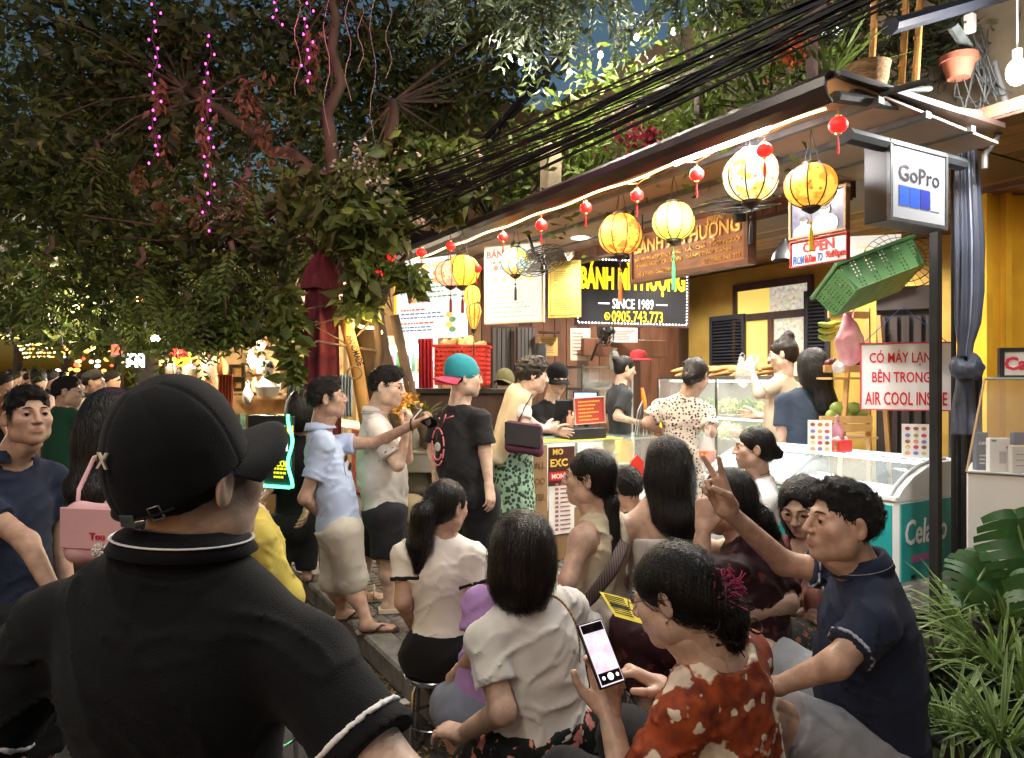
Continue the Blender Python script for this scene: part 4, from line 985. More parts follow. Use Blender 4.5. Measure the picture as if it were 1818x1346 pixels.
# photograph and OPEN board
t_=.55;B=Board('framed_photo','framed photograph of two men in white shirts above OPEN sign','picture',(1404,Yat(1404,t_)),(1502,Yat(1502,t_)),342,416,.02,M('photo_dark',(.10,.10,.14),rough=.3,var=.6,vs=14),frame_mat=LWOOD,fw=.007)
SH_=M('photo_shirt',(.62,.6,.66),rough=.4,var=.1);SKP=M('photo_skin',(.42,.27,.21),rough=.4,var=.1);HRP=M('photo_hair',(.05,.045,.045),rough=.4)
for u,v,sc in ((-.5,-.55,1.),(.28,-.30,1.3)):
 B.blob(SH_,u,v-.25*sc,.36*sc,.42*sc,o=.003);B.blob(SKP,u+.02,v+.30*sc,.14*sc,.20*sc,o=.0042);B.blob(HRP,u,v+.42*sc,.145*sc,.12*sc,o=.0054)
B=Board('open_sign','OPEN sign with red and blue opening hours under photograph','sign',(1405,Yat(1405,t_)-.03),(1505,Yat(1505,t_)-.03),422,468,.012,M('sign_cream',(.74,.70,.62),rough=.5),frame_mat=M('red_edge',(.5,.05,.04),rough=.5),fw=.0035)
REDI=M('red_paint',(.60,.02,.02),rough=.5,var=.05);BLUI=M('blue_paint',(.03,.11,.36),rough=.5,var=.05)
B.text('OPEN',REDI,.0,.40,h=.42,w=.56,bold=.03);B.text('FROM',BLUI,-.72,-.48,h=.34,w=.20,bold=.012);B.text('6h30am',REDI,-.28,-.48,h=.34,w=.20,bold=.012);B.text('TO',BLUI,.06,-.48,h=.34,w=.09,bold=.012);B.text('9h00pm',REDI,.60,-.48,h=.36,w=.34,bold=.012)
# camera maker's box sign
a=at(1578,HY,3.2);b=a+SV*.44;zc=CAMZ+(HY-330)*3.3/FPX
gp=thing('box_sign','white projecting box sign with GoPro lettering and blue squares','sign',a*(1,1,0)+SV*.22+V(0,0,zc));gc=np.array(gp.location);gn=np.cross(SV,V(0,0,1));RG=np.array([SV,SU,V(0,0,1)]).T
MB().box(gc+SU*.062,(.22,.058,.175),RG,.004).build('housing',M('sign_case_black',(.014,.014,.016),rough=.4),gp,True)
MB().box(gc,(.205,.004,.160),RG).build('face',emi('sign_face',(.92,.95,1.),.10,(.30,.31,.33)),gp,True)
for cx,cz,hx,hz in ((0,.168,.22,.010),(0,-.168,.22,.010),(-.212,0,.010,.158),(.212,0,.010,.158)):MB().box(gc+SV*cx+V(0,0,cz),(hx,.010,hz),RG,.002).build('rim',GREYSTEEL,gp,True)
text('GoPro',M('sign_ink_dark',(.02,.02,.03),rough=.5),gp,gc-SU*.006+V(0,0,.045),SV,V(0,0,1),height=.072,width=.31,depth=.001,bold=.006)
for k,c_ in enumerate(((.03,.12,.62),(.03,.10,.60),(.03,.045,.33),(.45,.52,.60))):MB().box(gc-SU*.006+SV*(-.118+k*.079)+V(0,0,-.058),(.036,.001,.044),RG).build('square',M('square_%d'%k,c_,rough=.4,var=0),gp,True)
# air conditioning notice
B=Board('notice_sign','white sign with red text CÓ MÁY LẠNH BÊN TRONG AIR COOL INSIDE','sign',(1528,4.62),(1690,4.45),609,728,.006,M('sign_white',(.78,.77,.75),rough=.4,col2=(.88,.88,.88),mixs=7,detail=9),frame_mat=M('red_border',(.55,.04,.06),rough=.5),fw=.004)
REDS=M('sign_red',(.62,.012,.03),rough=.45,var=.03)
for tx,v,w_,u in (('CÓ MÁY LẠNH',.56,.76,-.04),('BÊN TRONG',.02,.64,-.10),('AIR COOL INSIDE',-.66,.90,0)):B.text(tx,REDS,u,v,h=.20 if 'M' not in tx[:5] else .235,w=w_,bold=.011,depth=.003)
mb=MB()
for u in (-.95,.9):mb.tube([B.p(u,1,0)-B.c,B.p(-.05,2.1,-.02)-B.c],.0025,4)
mb.build('blue_string',M('blue_string',(.05,.09,.35),rough=.6),B.root)
B=Board('camera_sign','black framed white sign reading Cam at right edge','sign',(1778,3.55),(1870,3.5),621,670,.02,M('sign_white',(.76,.75,.76)),frame_mat=M('black_plastic',(.015,.015,.016),rough=.35),fw=.010)
B.text('Cam',M('dull_red',(.45,.02,.04),rough=.5),-.90,0,h=.50,bold=.035,align='LEFT',o=.004)
# street stall sign with green light rope
B=Board('stall_sign','black stall sign with AN SUN lettering and green light border','sign',(440,4.9),(518,4.75),738,862,.03,M('sign_black',(.018,.018,.022)))
GRN=emi('green_led',(.05,1.,.35),5.);YL2=emi('yellow_letters_dim',(.9,.75,.03),.6,(.7,.6,.03))
B.text('AN SUN',YL2,.55,.62,h=.12,w=.52,bold=.03);B.text('II',WLET,.72,.18,h=.17);B.text('CƠM',YL2,.6,-.35,h=.09,w=.3,bold=.02);B.dashes(YL2,[-.5,-.62,-.74],.2,.95,.03,5)
mb=MB();mb.tube([B.p(1.02+.10*math.sin(v*5),v,.02)-B.c for v in np.linspace(-1,1.05,26)],.010,6);mb.tube([B.p(u,-1.0,.02)-B.c for u in np.linspace(-1,1,12)],.010,6);mb.build('light_rope',GRN,B.root,smooth='all')
lamp('POINT',B.p(1.0,-.2,.2)-B.c,.5,(.1,1.,.4),B.root,.08,'rope_light')
# ------------------------------------------------------------------ lanterns
def silk(name,c1,c2,st):
 m=M(name,c1,rough=.6,var=0,emit=st);n=m.node_tree;b=n.nodes['Principled BSDF'];mp=[x for x in n.nodes if x.type == 'MAPPING'][0]
 t=n.nodes.new('ShaderNodeTexNoise');t.inputs['Scale'].default_value=16;t.inputs['Detail'].default_value=3;n.links.new(mp.outputs[0],t.inputs['Vector'])
 w=n.nodes.new('ShaderNodeTexVoronoi');w.inputs['Scale'].default_value=30;n.links.new(mp.outputs[0],w.inputs['Vector'])
 a=ramp(n.nodes,n.links,t.outputs['Fac'],[(.46,c1),(.56,c2)]);f=ramp(n.nodes,n.links,w.outputs['Distance'],[(.18,(1,1,1)),(.22,(0,0,0))])
 mxo=mixc(n.nodes,n.links,f,a,tuple(x*.55 for x in c2));n.links.new(mxo,b.inputs['Base Color']);n.links.new(mxo,b.inputs['Emission Color']);return m
RIB=M('lantern_rib',(.03,.015,.01),rough=.6);LCAP=M('lantern_cap',(.035,.02,.012),rough=.5)
def lantern(label,c,w,h,mat,tassel,shape='globe',hang=.25,tl=.24):
 t=thing('silk_lantern',label,'lantern',c,group='silk lanterns under the awning');R0,H0=w/2,h/2
 if shape == 'globe':prof=[(R0*math.sin(a) ** .9,-H0*math.cos(a)) for a in np.linspace(.30,PI-.30,13)]
 else:prof=[(R0*q,H0*z) for q,z in ((.30,-1),(.55,-.6),(.80,-.15),(1.0,.35),(.92,.7),(.7,1.0))]
 NR=9;mb=MB();mb.lathe(prof,n=NR*4,lobes=NR,lobe=.07,cap=False);mb.build('silk_shade',mat,t,smooth='all')
 for k in range(NR):
  a=2*PI*k/NR;mb=MB();mb.tube([(q*1.004*math.cos(a),q*1.004*math.sin(a),z) for q,z in prof],max(.0032,w*.0125),5);mb.build('rib',RIB,t,smooth='all')
 mb=MB();mb.lathe([(prof[-1][0]*1.05,prof[-1][1]-.004),(prof[-1][0]*1.05,prof[-1][1]+h*.05),(prof[-1][0]*.8,prof[-1][1]+h*.06)],n=16);mb.build('top_ring',LCAP,t)
 mb=MB();mb.lathe([(prof[0][0]*.15,prof[0][1]-h*.16),(prof[0][0]*.7,prof[0][1]-h*.10),(prof[0][0]*1.05,prof[0][1]-h*.05),(prof[0][0]*1.05,prof[0][1]+.004)],n=16);mb.build('base_cap',LCAP,t)
 mb=MB();z0=prof[0][1]-h*.15;mb.cyl((0,0,z0),(0,0,z0-tl*.35),.0018,n=5);mb.ell((0,0,z0-tl*.25),w*.035,n=8,m=6);mb.lathe([(w*.012,z0-tl),(w*.05,z0-tl*.98),(w*.045,z0-tl*.5),(w*.02,z0-tl*.35)],n=10,lobes=5,lobe=.3);mb.build('tassel',tassel,t)
 mb=MB()
 for a in (0,2.1,4.2):mb.tube([(prof[-1][0]*math.cos(a),prof[-1][0]*math.sin(a),prof[-1][1]),(0,0,prof[-1][1]+hang)],.0016,4)
 mb.build('hanging_wire',BLACKSTEEL,t)
 return t
TAS=lambda n,c:M('tassel_'+n,c,rough=.8,var=.2)
BIG=[(1334,313,.10,98,92,silk('silk_cream',(1.,.90,.62),(.95,.62,.12),.62),TAS('black',(.02,.02,.025)),'big cream lantern with yellow flowers, nearest the tube lamp','globe'),
       (1440,330,.22,92,78,silk('silk_amber',(1.,.55,.08),(.90,.30,.03),.62),TAS('gold',(.7,.45,.02)),'amber lantern with small flowers, nearest the box sign','globe'),
       (1196,393,.30,76,68,silk('silk_lime',(1.,.86,.12),(.85,.75,.10),.65),TAS('green',(.05,.45,.12)),'lime yellow lantern with green tassel before carved sign','globe'),
       (1101,416,.30,78,74,silk('silk_flame',(1.,.50,.05),(.95,.16,.03),.62),TAS('rust',(.5,.12,.03)),'orange red patterned lantern with rust tassel before black sign','globe'),
       (915,464,.30,54,50,silk('silk_blue',(.35,.55,.55),(.85,.62,.12),.42),TAS('black',(.02,.02,.025)),'pale blue and yellow lantern before upright menu board','globe'),
       (821,481,.22,62,56,silk('silk_gold',(1.,.62,.06),(.95,.48,.04),.75),TAS('dark_red',(.2,.02,.02)),'golden yellow lantern before the big menu lightbox','globe'),
       (800,486,.50,56,46,silk('silk_pink',(.95,.40,.22),(.8,.25,.15),.9),TAS('dark_red',(.2,.02,.02)),'pink lantern partly behind the golden lantern','globe'),
       (838,526,.35,30,40,silk('silk_sun',(1.,.72,.10),(1.,.55,.06),.9),TAS('dark_red',(.2,.02,.02)),'small bright yellow lantern under the golden lantern','globe'),
       (841,562,.42,28,46,silk('silk_copper',(.95,.38,.06),(.8,.25,.03),.8),TAS('black',(.02,.02,.025)),'small orange diamond lantern below the small yellow one','diamond'),
       (884,578,1.2,18,16,silk('silk_sun',(1.,.72,.10),(1.,.55,.06),.9),TAS('gold',(.7,.45,.02)),'tiny yellow lantern under the upright menu board','globe'),
       (657,503,.10,30,40,silk('silk_copper',(.95,.38,.06),(.8,.25,.03),.8),TAS('rust',(.5,.12,.03)),'orange lantern half hidden by leaves near the trunk','globe')]
for px,py,t_,w,h,m_,ts,lab,shp in BIG:
 Y=Yat(px,t_) if px>850 else 5.55
 lantern(lab,at(px,py,Y),w*Y/FPX,h*Y/FPX,m_,ts,shp,hang=.16 if Y<4.5 else .2,tl=.17 if px not in (1196,1101) else .26)
REDL=emi('red_lantern',(1.,.02,.015),.7,(.6,.02,.02));REDT=M('red_tassel',(.5,.01,.01),rough=.7,emit=.12,ecol=(.8,.02,.02))
SM=[(1488,222,17,'nearest the awning corner'),(1357,267,15,'just right of the cream lantern'),(1237,310,13,'between cream and lime lanterns'),(1131,347,12,'above the orange red lantern'),(1040,369,11,'hanging left of the carved sign'),(961,400,11,'above the wall fan'),(893,421,9,'before the upright menu board top'),(800,437,9,'above the golden lantern'),(846,477,9,'touching the right side of the golden lantern'),(748,449,9,'above the big menu lightbox'),(695,456,8,'at the left corner of the big menu lightbox'),(672,487,8,'beside the orange lantern in the leaves')]
first=None
for px,py,r,lab in SM:
 Y=min(Yat(px,.02),5.5);rr=r*Y/FPX;t=thing('red_lantern','small red paper lantern '+lab,'lantern',at(px,py,Y),group='small red lanterns on the cord')
 if first is None:
  mb=MB();mb.lathe([(math.sin(a),-.88*math.cos(a)) for a in np.linspace(.28,PI-.28,10)],n=28,lobes=14,lobe=.06);me1=mb.mesh('shade','all');me1.materials.append(REDL)
  BRS=M('brass',(.6,.4,.12),rough=.35,metal=.8);me2=MB().cyl((0,0,.84),(0,0,1.05),.3,n=10).mesh('cap');me2.materials.append(BRS);me4=MB().cyl((0,0,-1.02),(0,0,-.82),.3,n=10).mesh('cap');me4.materials.append(BRS)
  mb=MB();mb.cyl((0,0,-1.0),(0,0,-1.5),.05,n=5);mb.lathe([(.12,-3.1),(.15,-2.6),(.10,-1.5)],n=8,lobes=4,lobe=.3);mb.cyl((0,0,1.0),(0,0,1.7),.03,n=4);me3=mb.mesh('tassel');me3.materials.append(REDT);first=1
 for me,nm in ((me1,'shade'),(me2,'top_cap'),(me4,'base_cap'),(me3,'tassel')):
  o=link(nm,me,None,t);o.scale=(rr,rr,rr)
cord=thing('lantern_cord','thin orange cord looping along the awning between red lanterns','cord',S(2,0,AZ));mb=MB();pts=[]
ks=[at(px,py-1.7*r,Yat(px,.02)) for px,py,r,_ in sorted(SM,key=lambda q:-q[0]) if px>690 and py != 477]
for a,b in zip(ks,ks[1:]):
 m_=(a+b)/2;m_[2]=AZ+.0;pts += [a,a*.5+m_*.5+V(0,0,.01),m_]
pts.append(ks[-1]);mb.tube(pts,.0022,5);mb.build('cord',M('orange_cord',(.55,.22,.05),rough=.6),cord,True)
# downlights
DL=emi('downlight_disc',(1.,.97,.92),14.)
for k,(s_,t_,e_,lab) in enumerate(((1.5,1.9,34,'round ceiling light nearest the box sign'),(2.55,2.0,38,'round ceiling light over the glass case'),(3.7,1.7,34,'round ceiling light over the till'),(2.2,3.3,30,'round ceiling light by the rear doorway'),(4.2,2.9,26,'round ceiling light before the black sign'),(3.0,.9,30,'round ceiling light behind the carved sign'))):
 z_=2.744 if t_>1.2 else 2.66;t=thing('ceiling_light',lab,'lamp',S(s_,t_,z_),group='ceiling lights');mb=MB();mb.lathe([(.085,0),(.085,.012),(.06,.012)],n=20);mb.build('rim',WHITEP,t);mb=MB();mb.cyl((0,0,-.002),(0,0,.003),.07,n=20);mb.build('disc',DL,t)
 lamp('SPOT',(0,0,-.03),e_*2.4,(1.,.93,.82),t,.06,'downlight',(0,0,0),spot=2.7)
# bright bulb at the right edge
c_=at(1806,128,3.3);t=thing('bulb_lamp','bright white bulb hanging at the top right edge','lamp',c_);mb=MB();mb.ell((0,0,0),(.045,.045,.06),n=16,m=10);mb.build('bulb',emi('bulb_white',(1.,.98,.93),12.),t,smooth='all')
mb=MB();mb.cyl((0,0,.055),(0,0,.10),.02,n=10);mb.cyl((0,0,.10),(0,0,.7),.004,n=6);mb.build('holder',WHITEP,t);lamp('POINT',(-.02,-.06,-.07),46,(1.,.96,.90),t,.06,'bulb_light')
# ------------------------------------------------------------------ counters, cases, goods
def sbox(s0,s1,t0,t1,z0,z1):return S((s0+s1)/2,(t0+t1)/2,(z0+z1)/2),(abs(s1-s0)/2,abs(t1-t0)/2,abs(z1-z0)/2)
CARD=M('cardboard',(.33,.20,.105),rough=.85,var=.12,vs=5)
# glass till counter
ct=thing('glass_counter','glass topped till counter with money exchange board on its front','counter',S(3.4,1.3,0))
cs0,cs1,ct0,ct1=3.12,3.72,.62,2.05
for nm,bx,mt in (('plinth',(cs0,cs1,ct0,ct1,0,.42),LWOOD),('top_glass',(cs0-.01,cs1,ct0-.01,ct1,.965,.980),M('counter_glass',(.55,.68,.62),rough=.05,var=0,alpha=.35)),('back_panel',(cs1-.02,cs1,ct0,ct1,.42,.965),WHITEP),('shelf',(cs0+.02,cs1-.02,ct0+.01,ct1-.01,.68,.688),GLASS),('floor_board',(cs0,cs1,ct0,ct1,.42,.44),WHITEP),('front_glass',(cs0,cs0+.006,ct0+.35,ct1,.44,.965),GLASS)):
 c,h=sbox(*bx);MB().box(c,h,RS,.002).build(nm,mt,ct,True)
for t_ in (ct0,ct0+.33,ct1):c,h=sbox(cs0-.004,cs0+.012,t_-.008,t_+.008,.42,.965);MB().box(c,h,RS).build('edge_bar',STAINLESS,ct,True)
c,h=sbox(cs0-.012,cs0-.002,ct0-.12,ct0+.03,.35,.96);MB().box(c,h,RS).build('cardboard_sheet',CARD,ct,True)
for k,tx in enumerate(('ALL','OO','TER')):text(tx,M('card_print',(.20,.11,.05),rough=.9),ct,S(cs0-.016,ct0-.045,.80-k*.13),SV,V(0,0,1),height=.055,width=.10,bold=.02)
c,h=sbox(cs0-.016,cs0-.008,ct0+.04,ct0+.30,.62,.94);MB().box(c,h,RS).build('exchange_board',M('board_maroon',(.06,.015,.012),rough=.4),ct,True)
GOLDI=M('gold_print',(.75,.5,.08),rough=.5,var=0)
text('MO',GOLDI,ct,S(cs0-.018,ct0+.13,.90),SV,V(0,0,1),height=.05,bold=.03);text('EXC',GOLDI,ct,S(cs0-.018,ct0+.14,.81),SV,V(0,0,1),height=.065,width=.17,bold=.03)
c,h=sbox(cs0-.020,cs0-.016,ct0+.045,ct0+.295,.665,.735);MB().box(c,h,RS).build('red_band',REDI,ct,True);text('MONEY',WHITEP,ct,S(cs0-.022,ct0+.16,.70),SV,V(0,0,1),height=.04,bold=.02)
c,h=sbox(cs0-.014,cs0-.006,ct0+.045,ct0+.295,.22,.66);MB().box(c,h,RS).build('rate_card',M('paper_white',(.72,.70,.66),rough=.7),ct,True)
mb=MB()
for k in range(11):
 for j,w_ in ((.075,.016),(.16,.05)):mb.box(S(cs0-.0165,ct0+.045+j,.63-k*.037),(.0008,w_,.006 if j>.1 else .011),RS)
tag(mb.build('rate_print',M('print_red_grey',(.35,.14,.13),rough=.8,var=.5,vs=60),ct,True),kind='stuff')
YPAP=M('yellow_flyer',(.75,.62,.05),rough=.6,var=.04)
mb=MB();mb.box(S(cs0+.10,ct0+.42,.9845),(.09,.40,.002),RS@rotz(.06));o=solo(mb,'yellow_placemat',YPAP,'yellow printed sheet lying on the glass till counter','paper')
def thingbox(name,label,cat,c,h,R,mat,bev=.004,group=None,smooth=False):return solo(MB().box(c,h,R,bev),name,mat,label,cat,group)
# till: monitor, drawer, red notice, bottle, card reader
t=thing('till_monitor','black till monitor with blue lit screen on the counter','monitor',S(3.5,.95,.98));c=at(1040,712,6.45)
Rm=frame(V(.35,.9,0));MB().box(c,(.115,.012,.085),Rm,.004).build('casing',M('black_plastic',(.015,.015,.016)),t,True);MB().box(c-Rm[:,1]*.0135,(.100,.001,.072),Rm).build('screen',emi('screen_blue',(.22,.32,.85),1.0),t,True)
MB().box(c-V(0,0,.15)+Rm[:,1]*.03,(.02,.015,.08),Rm).build('stand',M('black_plastic',(.015,.015,.016)),t,True)
t2=thing('till_monitor','back of black cashier display facing the cashier','monitor',at(1000,740,6.5));MB().box((0,0,.06),(.10,.015,.10),frame(V(-.5,.8,.35)),.005).build('casing',M('black_plastic',(.015,.015,.016)),t2);MB().box((0,.04,-.06),(.03,.03,.07),I3).build('stand',M('black_plastic',(.015,.015,.016)),t2)
mb=MB();mb.box(S(3.28,1.10,1.035),(.13,.19,.045),RS,.006);o=solo(mb,'cash_drawer',M('drawer_black',(.022,.022,.024),rough=.4),'black cash drawer under the red notice on counter','cash drawer')
B=Board('red_notice','red notice with yellow text propped on the cash drawer','notice',(1020,5.95),(1073,6.02),706,752,.006,M('notice_red',(.50,.06,.05),rough=.5),frame_mat=M('notice_rim',(.6,.4,.32),rough=.5),fw=.004,tilt=.06)
B.dashes(M('print_yellow',(.85,.6,.08),rough=.6,var=0),[.7,.42,.14,-.14,-.42,-.7],-.75,.75,.05,6)
mb=MB();b0=at(1011,752,6.25);mb.lathe([(.022,-.03),(.024,.0),(.024,.055),(.012,.07),(.010,.09),(.013,.095),(.013,.11)],c=b0,n=12);solo(mb,'spray_bottle',M('pinkish_plastic',(.62,.25,.18),rough=.25,var=.05),'small pink bottle standing beside the till','bottle',smooth=True)
mb=MB();mb.box(at(925+30,762,5.95),(.05,.04,.05),RS,.008);solo(mb,'card_reader',M('black_plastic',(.015,.015,.016)),'black card terminal at the left end of counter','card terminal')
# inside the counter
for px,py,Y,w,h,col,lab in ((1080,812,6.45,.10,.07,(.7,.66,.58),'white bowl on the counter shelf'),(1106,832,6.45,.09,.09,(.55,.60,.52),'pale green tub inside the counter')):
 mb=MB();mb.lathe([(w*.5,-h/2),(w*.75,0),(w*.9,h/2),(w*.85,h/2),(w*.6,-h/2+.01)],c=at(px,py,Y),n=18);solo(mb,'bowl',M('tub_%d'%px,col,rough=.4,var=.05),lab,'bowl',smooth=True)
mb=MB();mb.prism([(-.05,-.08),(.05,-.08),(.055,.05),(.0,.11),(-.055,.05)],at(1132,830,6.38),V(1,0,0),V(0,0,1),-.05);solo(mb,'red_bag',M('red_plastic',(.60,.03,.02),rough=.35,var=.1),'red plastic pouch standing inside the counter','bag')
mb=MB();mb.ell(at(1082,790,6.5),(.06,.05,.08),n=12,m=8);solo(mb,'yellow_fruit',M('mango_yellow',(.6,.45,.06),rough=.5,var=.15),'yellow bundle inside the counter behind the glass','food',smooth='all')
lamp('AREA',S(cs1-.2,1.4,.94),1.5,(1.,.95,.82),None,.9,'counter_lamp',(0,0,BZ+PI/2),sizey=.04)
# stainless / glass food case along the back, greens and breads inside
FC=thing('food_case','long lit glass food case full of greens and cold cuts','display case',S(3.1,2.9,0));fs0,fs1,ft0,ft1=2.35,4.0,2.62,3.2
for nm,bx,mt in (('cabinet',(fs0,fs1,ft0,ft1,0,.52),STAINLESS),('lower_shelf',(fs0,fs1,ft0,ft1,.52,.54),WHITEP),('middle_shelf',(fs0,fs1,ft0+.05,ft1,.92,.93),GLASS),('upper_shelf',(fs0,fs1,ft0+.02,ft1,1.14,1.16),STAINLESS),('top',(fs0,fs1,ft0,ft1,1.50,1.53),STAINLESS),('rear_panel',(fs0,fs1,ft1-.02,ft1,.54,1.50),M('case_back',(.36,.36,.33),rough=.4,var=.1)),('front_glass',(fs0,fs1,ft0,ft0+.005,.54,1.50),GLASS),('end_glass',(fs0,fs0+.005,ft0,ft1,.54,1.50),GLASS)):
 c,h=sbox(*bx);MB().box(c,h,RS,.002).build(nm,mt,FC,True)
for s_ in (fs0,(fs0+fs1)/2,fs1):c,h=sbox(s_-.012,s_+.012,ft0-.006,ft0+.014,.54,1.50);MB().box(c,h,RS).build('post',STAINLESS,FC,True)
CASEL=emi('case_tube',(1.,.97,.88),5.)
for z_ in (1.48,1.12):MB().cyl(S(fs0+.1,ft0+.08,z_),S(fs1-.1,ft0+.08,z_),.008,n=8).build('tube_light',CASEL,FC,True);lamp('AREA',S(3.17,ft0+.12,z_-.03)-np.array(FC.location),4.5,(1.,.96,.86),FC,1.5,'case_light',(0,0,BZ),sizey=.05)
GREENV=M('herb_green',(.16,.30,.04),rough=.6,vcol=True,var=.2,transl=.2);PALEV=M('cabbage_pale',(.55,.60,.25),rough=.6,vcol=True,var=.15)
def heap(label,c,r,n,size,mat,seed,cat='vegetables',name='vegetable_heap'):
 R_=np.random.default_rng(seed);q=R_.normal(0,1,(n,3));q /= np.linalg.norm(q,axis=1)[:,None];q[:,2]=np.abs(q[:,2]);P=c+q*np.asarray(r)*R_.uniform(.5,1,(n,1))
 v,f,cc=leafcloud(P,size,dirs=q*1.2,seed=seed,droop=-.2,wid=.35,colA=(.6,.7,.5),colB=(1.3,1.2,1.2));o=link(name,npmesh('heap',v,f,smooth=False,cols=cc),mat);return tag(o,label,cat,kind='stuff')
heap('bunch of dark herbs behind the till',S(3.95,1.95,1.08),(.12,.10,.16),350,.07,GREENV,3)
for k,(s_,z_,m_,lab) in enumerate(((2.48,1.16,GREENV,'green leaves at the near end of the case'),(2.72,1.16,PALEV,'mound of shredded lettuce by the case end'),(2.95,1.16,GREENV,'heap of green herbs in middle of food case'),(3.2,1.16,PALEV,'pale cabbage pile in the upper case shelf'),(3.45,1.16,GREENV,'coriander heap in the upper case shelf'),(3.75,1.16,PALEV,'sprouts at the far end of upper shelf'),(2.55,.93,PALEV,'pale greens on the lower shelf near end'),(2.85,.93,GREENV,'cucumber leaves on the lower shelf'),(3.2,.93,PALEV,'white radish shreds on the lower shelf'),(3.6,.93,GREENV,'dark greens at the far lower shelf'),(2.6,.55,PALEV,'pale salad tray at the case bottom'),(3.0,.55,GREENV,'green tray at the case bottom'))):heap(lab,S(s_,2.82,z_),(.13,.12,.13),330,.055,m_,k+10)
for k,(s_,t_,z_,r,col,lab) in enumerate(((2.62,2.85,1.19,.05,(.62,.42,.18),'stack of fried slices in the food case'),(3.3,2.85,1.22,.07,(.10,.10,.12),'dark round loaf tin in the food case'),(3.5,2.85,1.2,.06,(.7,.6,.35),'pale pate block in the food case'),(2.7,2.8,.96,.06,(.5,.32,.15),'small wicker bowl on the lower case shelf'),(3.1,2.8,.96,.07,(.42,.20,.12),'brown sausage roll on the lower case shelf'),(2.45,2.8,.60,.09,(.7,.66,.5),'white tub at the bottom of food case'),(2.9,2.8,.60,.09,(.75,.70,.62),'cream tub at the bottom of food case'))):
 mb=MB();mb.lathe([(r*.6,0),(r,r*.35),(r*1.05,r*.7),(r*.9,r*.8),(.001,r*.95)],c=S(s_,t_,z_),n=14);solo(mb,'food_portion',M('food_%d'%k,col,rough=.55,var=.25,vs=30,bump=.3,bs=60),lab,'food',smooth=True)
# basket of baguettes and hats on top of the case, jars
LOAF=M('bread_crust',(.50,.27,.09),rough=.65,var=.3,vs=20,bump=.2,bs=40)
def loaf(label,c,d,L,r,group=None):
 mb=MB();d=nrm(d);mb.tube([c+d*(x*L/2)+V(0,0,-.25*r*x*x) for x in (-1,-.9,-.6,-.2,.2,.6,.9,1)],[r*q for q in (.15,.55,.85,1,1,.85,.55,.15)],10,squash=.8,up=V(0,0,1));return solo(mb,'bread_loaf',LOAF,label,'bread',group,smooth='all')
for k in range(30):loaf('baguette in the pile on top of the food case',S(2.7+.08*(k%15),2.72+.05*(k%3),1.56+.045*(k // 15)),SU*random.uniform(-.7,.7)+SV*.7+V(0,0,.12),.30,.03,'baguettes piled on the food case')
mb=MB();mb.lathe([(.15,0),(.145,.015),(.09,.02),(.085,.07),(.06,.10),(.001,.11)],c=at(1133,640,7.3),n=20);solo(mb,'red_hat',M('red_felt',(.32,.02,.025),rough=.85,var=.15),'dark red felt hat resting on top of the case','hat',smooth=True)
v=Vol(at(1215,650,7.2)-.16,at(1215,625,7.2)+.16,.012);c=at(1235,645,7.2);v.ell(c,(.13,.1,.05),k=0);v.ell(c+V(.05,0,.02),(.06,.07,.05),k=.03);v.disp(lambda X:.01*vnoise(X,20,3));p,q=v.nets();o=link('black_bag',npmesh('bag',p,q),M('black_plastic_bag',(.02,.02,.022),rough=.35));tag(o,'crumpled black bag on top of the food case','bag')
# plates, jars and clutter behind the till
cab=thing('glass_cabinet','small aluminium framed glass cabinet with shelves behind till','cabinet',at(1065,720,7.45)*(1,1,0));cc_=at(1065,700,7.5)
for zc in (1.62,1.40,1.12):MB().box(V(cc_[0],cc_[1],zc),(.32,.14,.012),RS@rotz(PI/2)).build('shelf',STAINLESS,cab,True)
for dx in (-.31,.31):
 for dy in (-.13,.13):MB().box(V(cc_[0],cc_[1],1.1)+(RS@rotz(PI/2))@V(dx,dy,0),(.011,.011,.54),RS).build('post',STAINLESS,cab,True)
MB().box(V(cc_[0],cc_[1],1.35),(.31,.13,.26),RS@rotz(PI/2)).build('glass',GLASS,cab,True)
for px,Y in ((1052,7.4),(1068,7.5)):
 mb=MB();mb.lathe([(.001,0),(.07,.01),(.11,.05),(.10,.05),(.06,.02),(.001,.015)],c=V((px-CX)/FPX*Y,Y,1.42),n=18);solo(mb,'dish',M('china',(.7,.7,.68),rough=.25),'white dish in glass cabinet, %s one'%('left' if px<1060 else 'right'),'dish',smooth=True)
mb=MB();mb.lathe([(.05,0),(.055,.10),(.05,.16),(.03,.19),(.035,.22)],c=at(1090,660,7.4)+V(0,0,.02),n=14);solo(mb,'glass_jar',M('jar_glass',(.5,.55,.5),rough=.1,alpha=.5,var=0),'tall glass jar on top of the cabinet','jar',smooth=True)
mb=MB();mb.lathe([(.055,0),(.055,.12),(.05,.15),(.052,.17)],c=at(960,640,7.3),n=14);solo(mb,'dark_bottle',M('dark_grey_metal',(.05,.055,.06),rough=.35),'dark grey canister on the wall shelf','canister',smooth=True)
for k,(px0,px1,y0,y1,col,lab) in enumerate(((957,990,598,632,(.55,.38,.12),'orange paper notice pinned to the side wall'),(1013,1048,583,640,(.62,.58,.45),'cream calendar page beside the fan'),(1084,1132,582,608,(.68,.66,.64),'white calendar under the black sign'))):
 B=Board('wall_paper_notice',lab,'notice',(px0,7.5),(px1,7.55),y0,y1,.004,M('paper_%d'%k,col,rough=.8,var=.05));B.dashes(M('print_red_grey',(.35,.14,.13)),[.7-.22*j for j in range(7)],-.8,.8,.05,k+20)
mb=MB();mb.box(at(975,590,7.5),(.11,.05,.012),I3,.003);solo(mb,'wall_shelf',DWOOD,'small dark shelf above the orange notice','shelf')
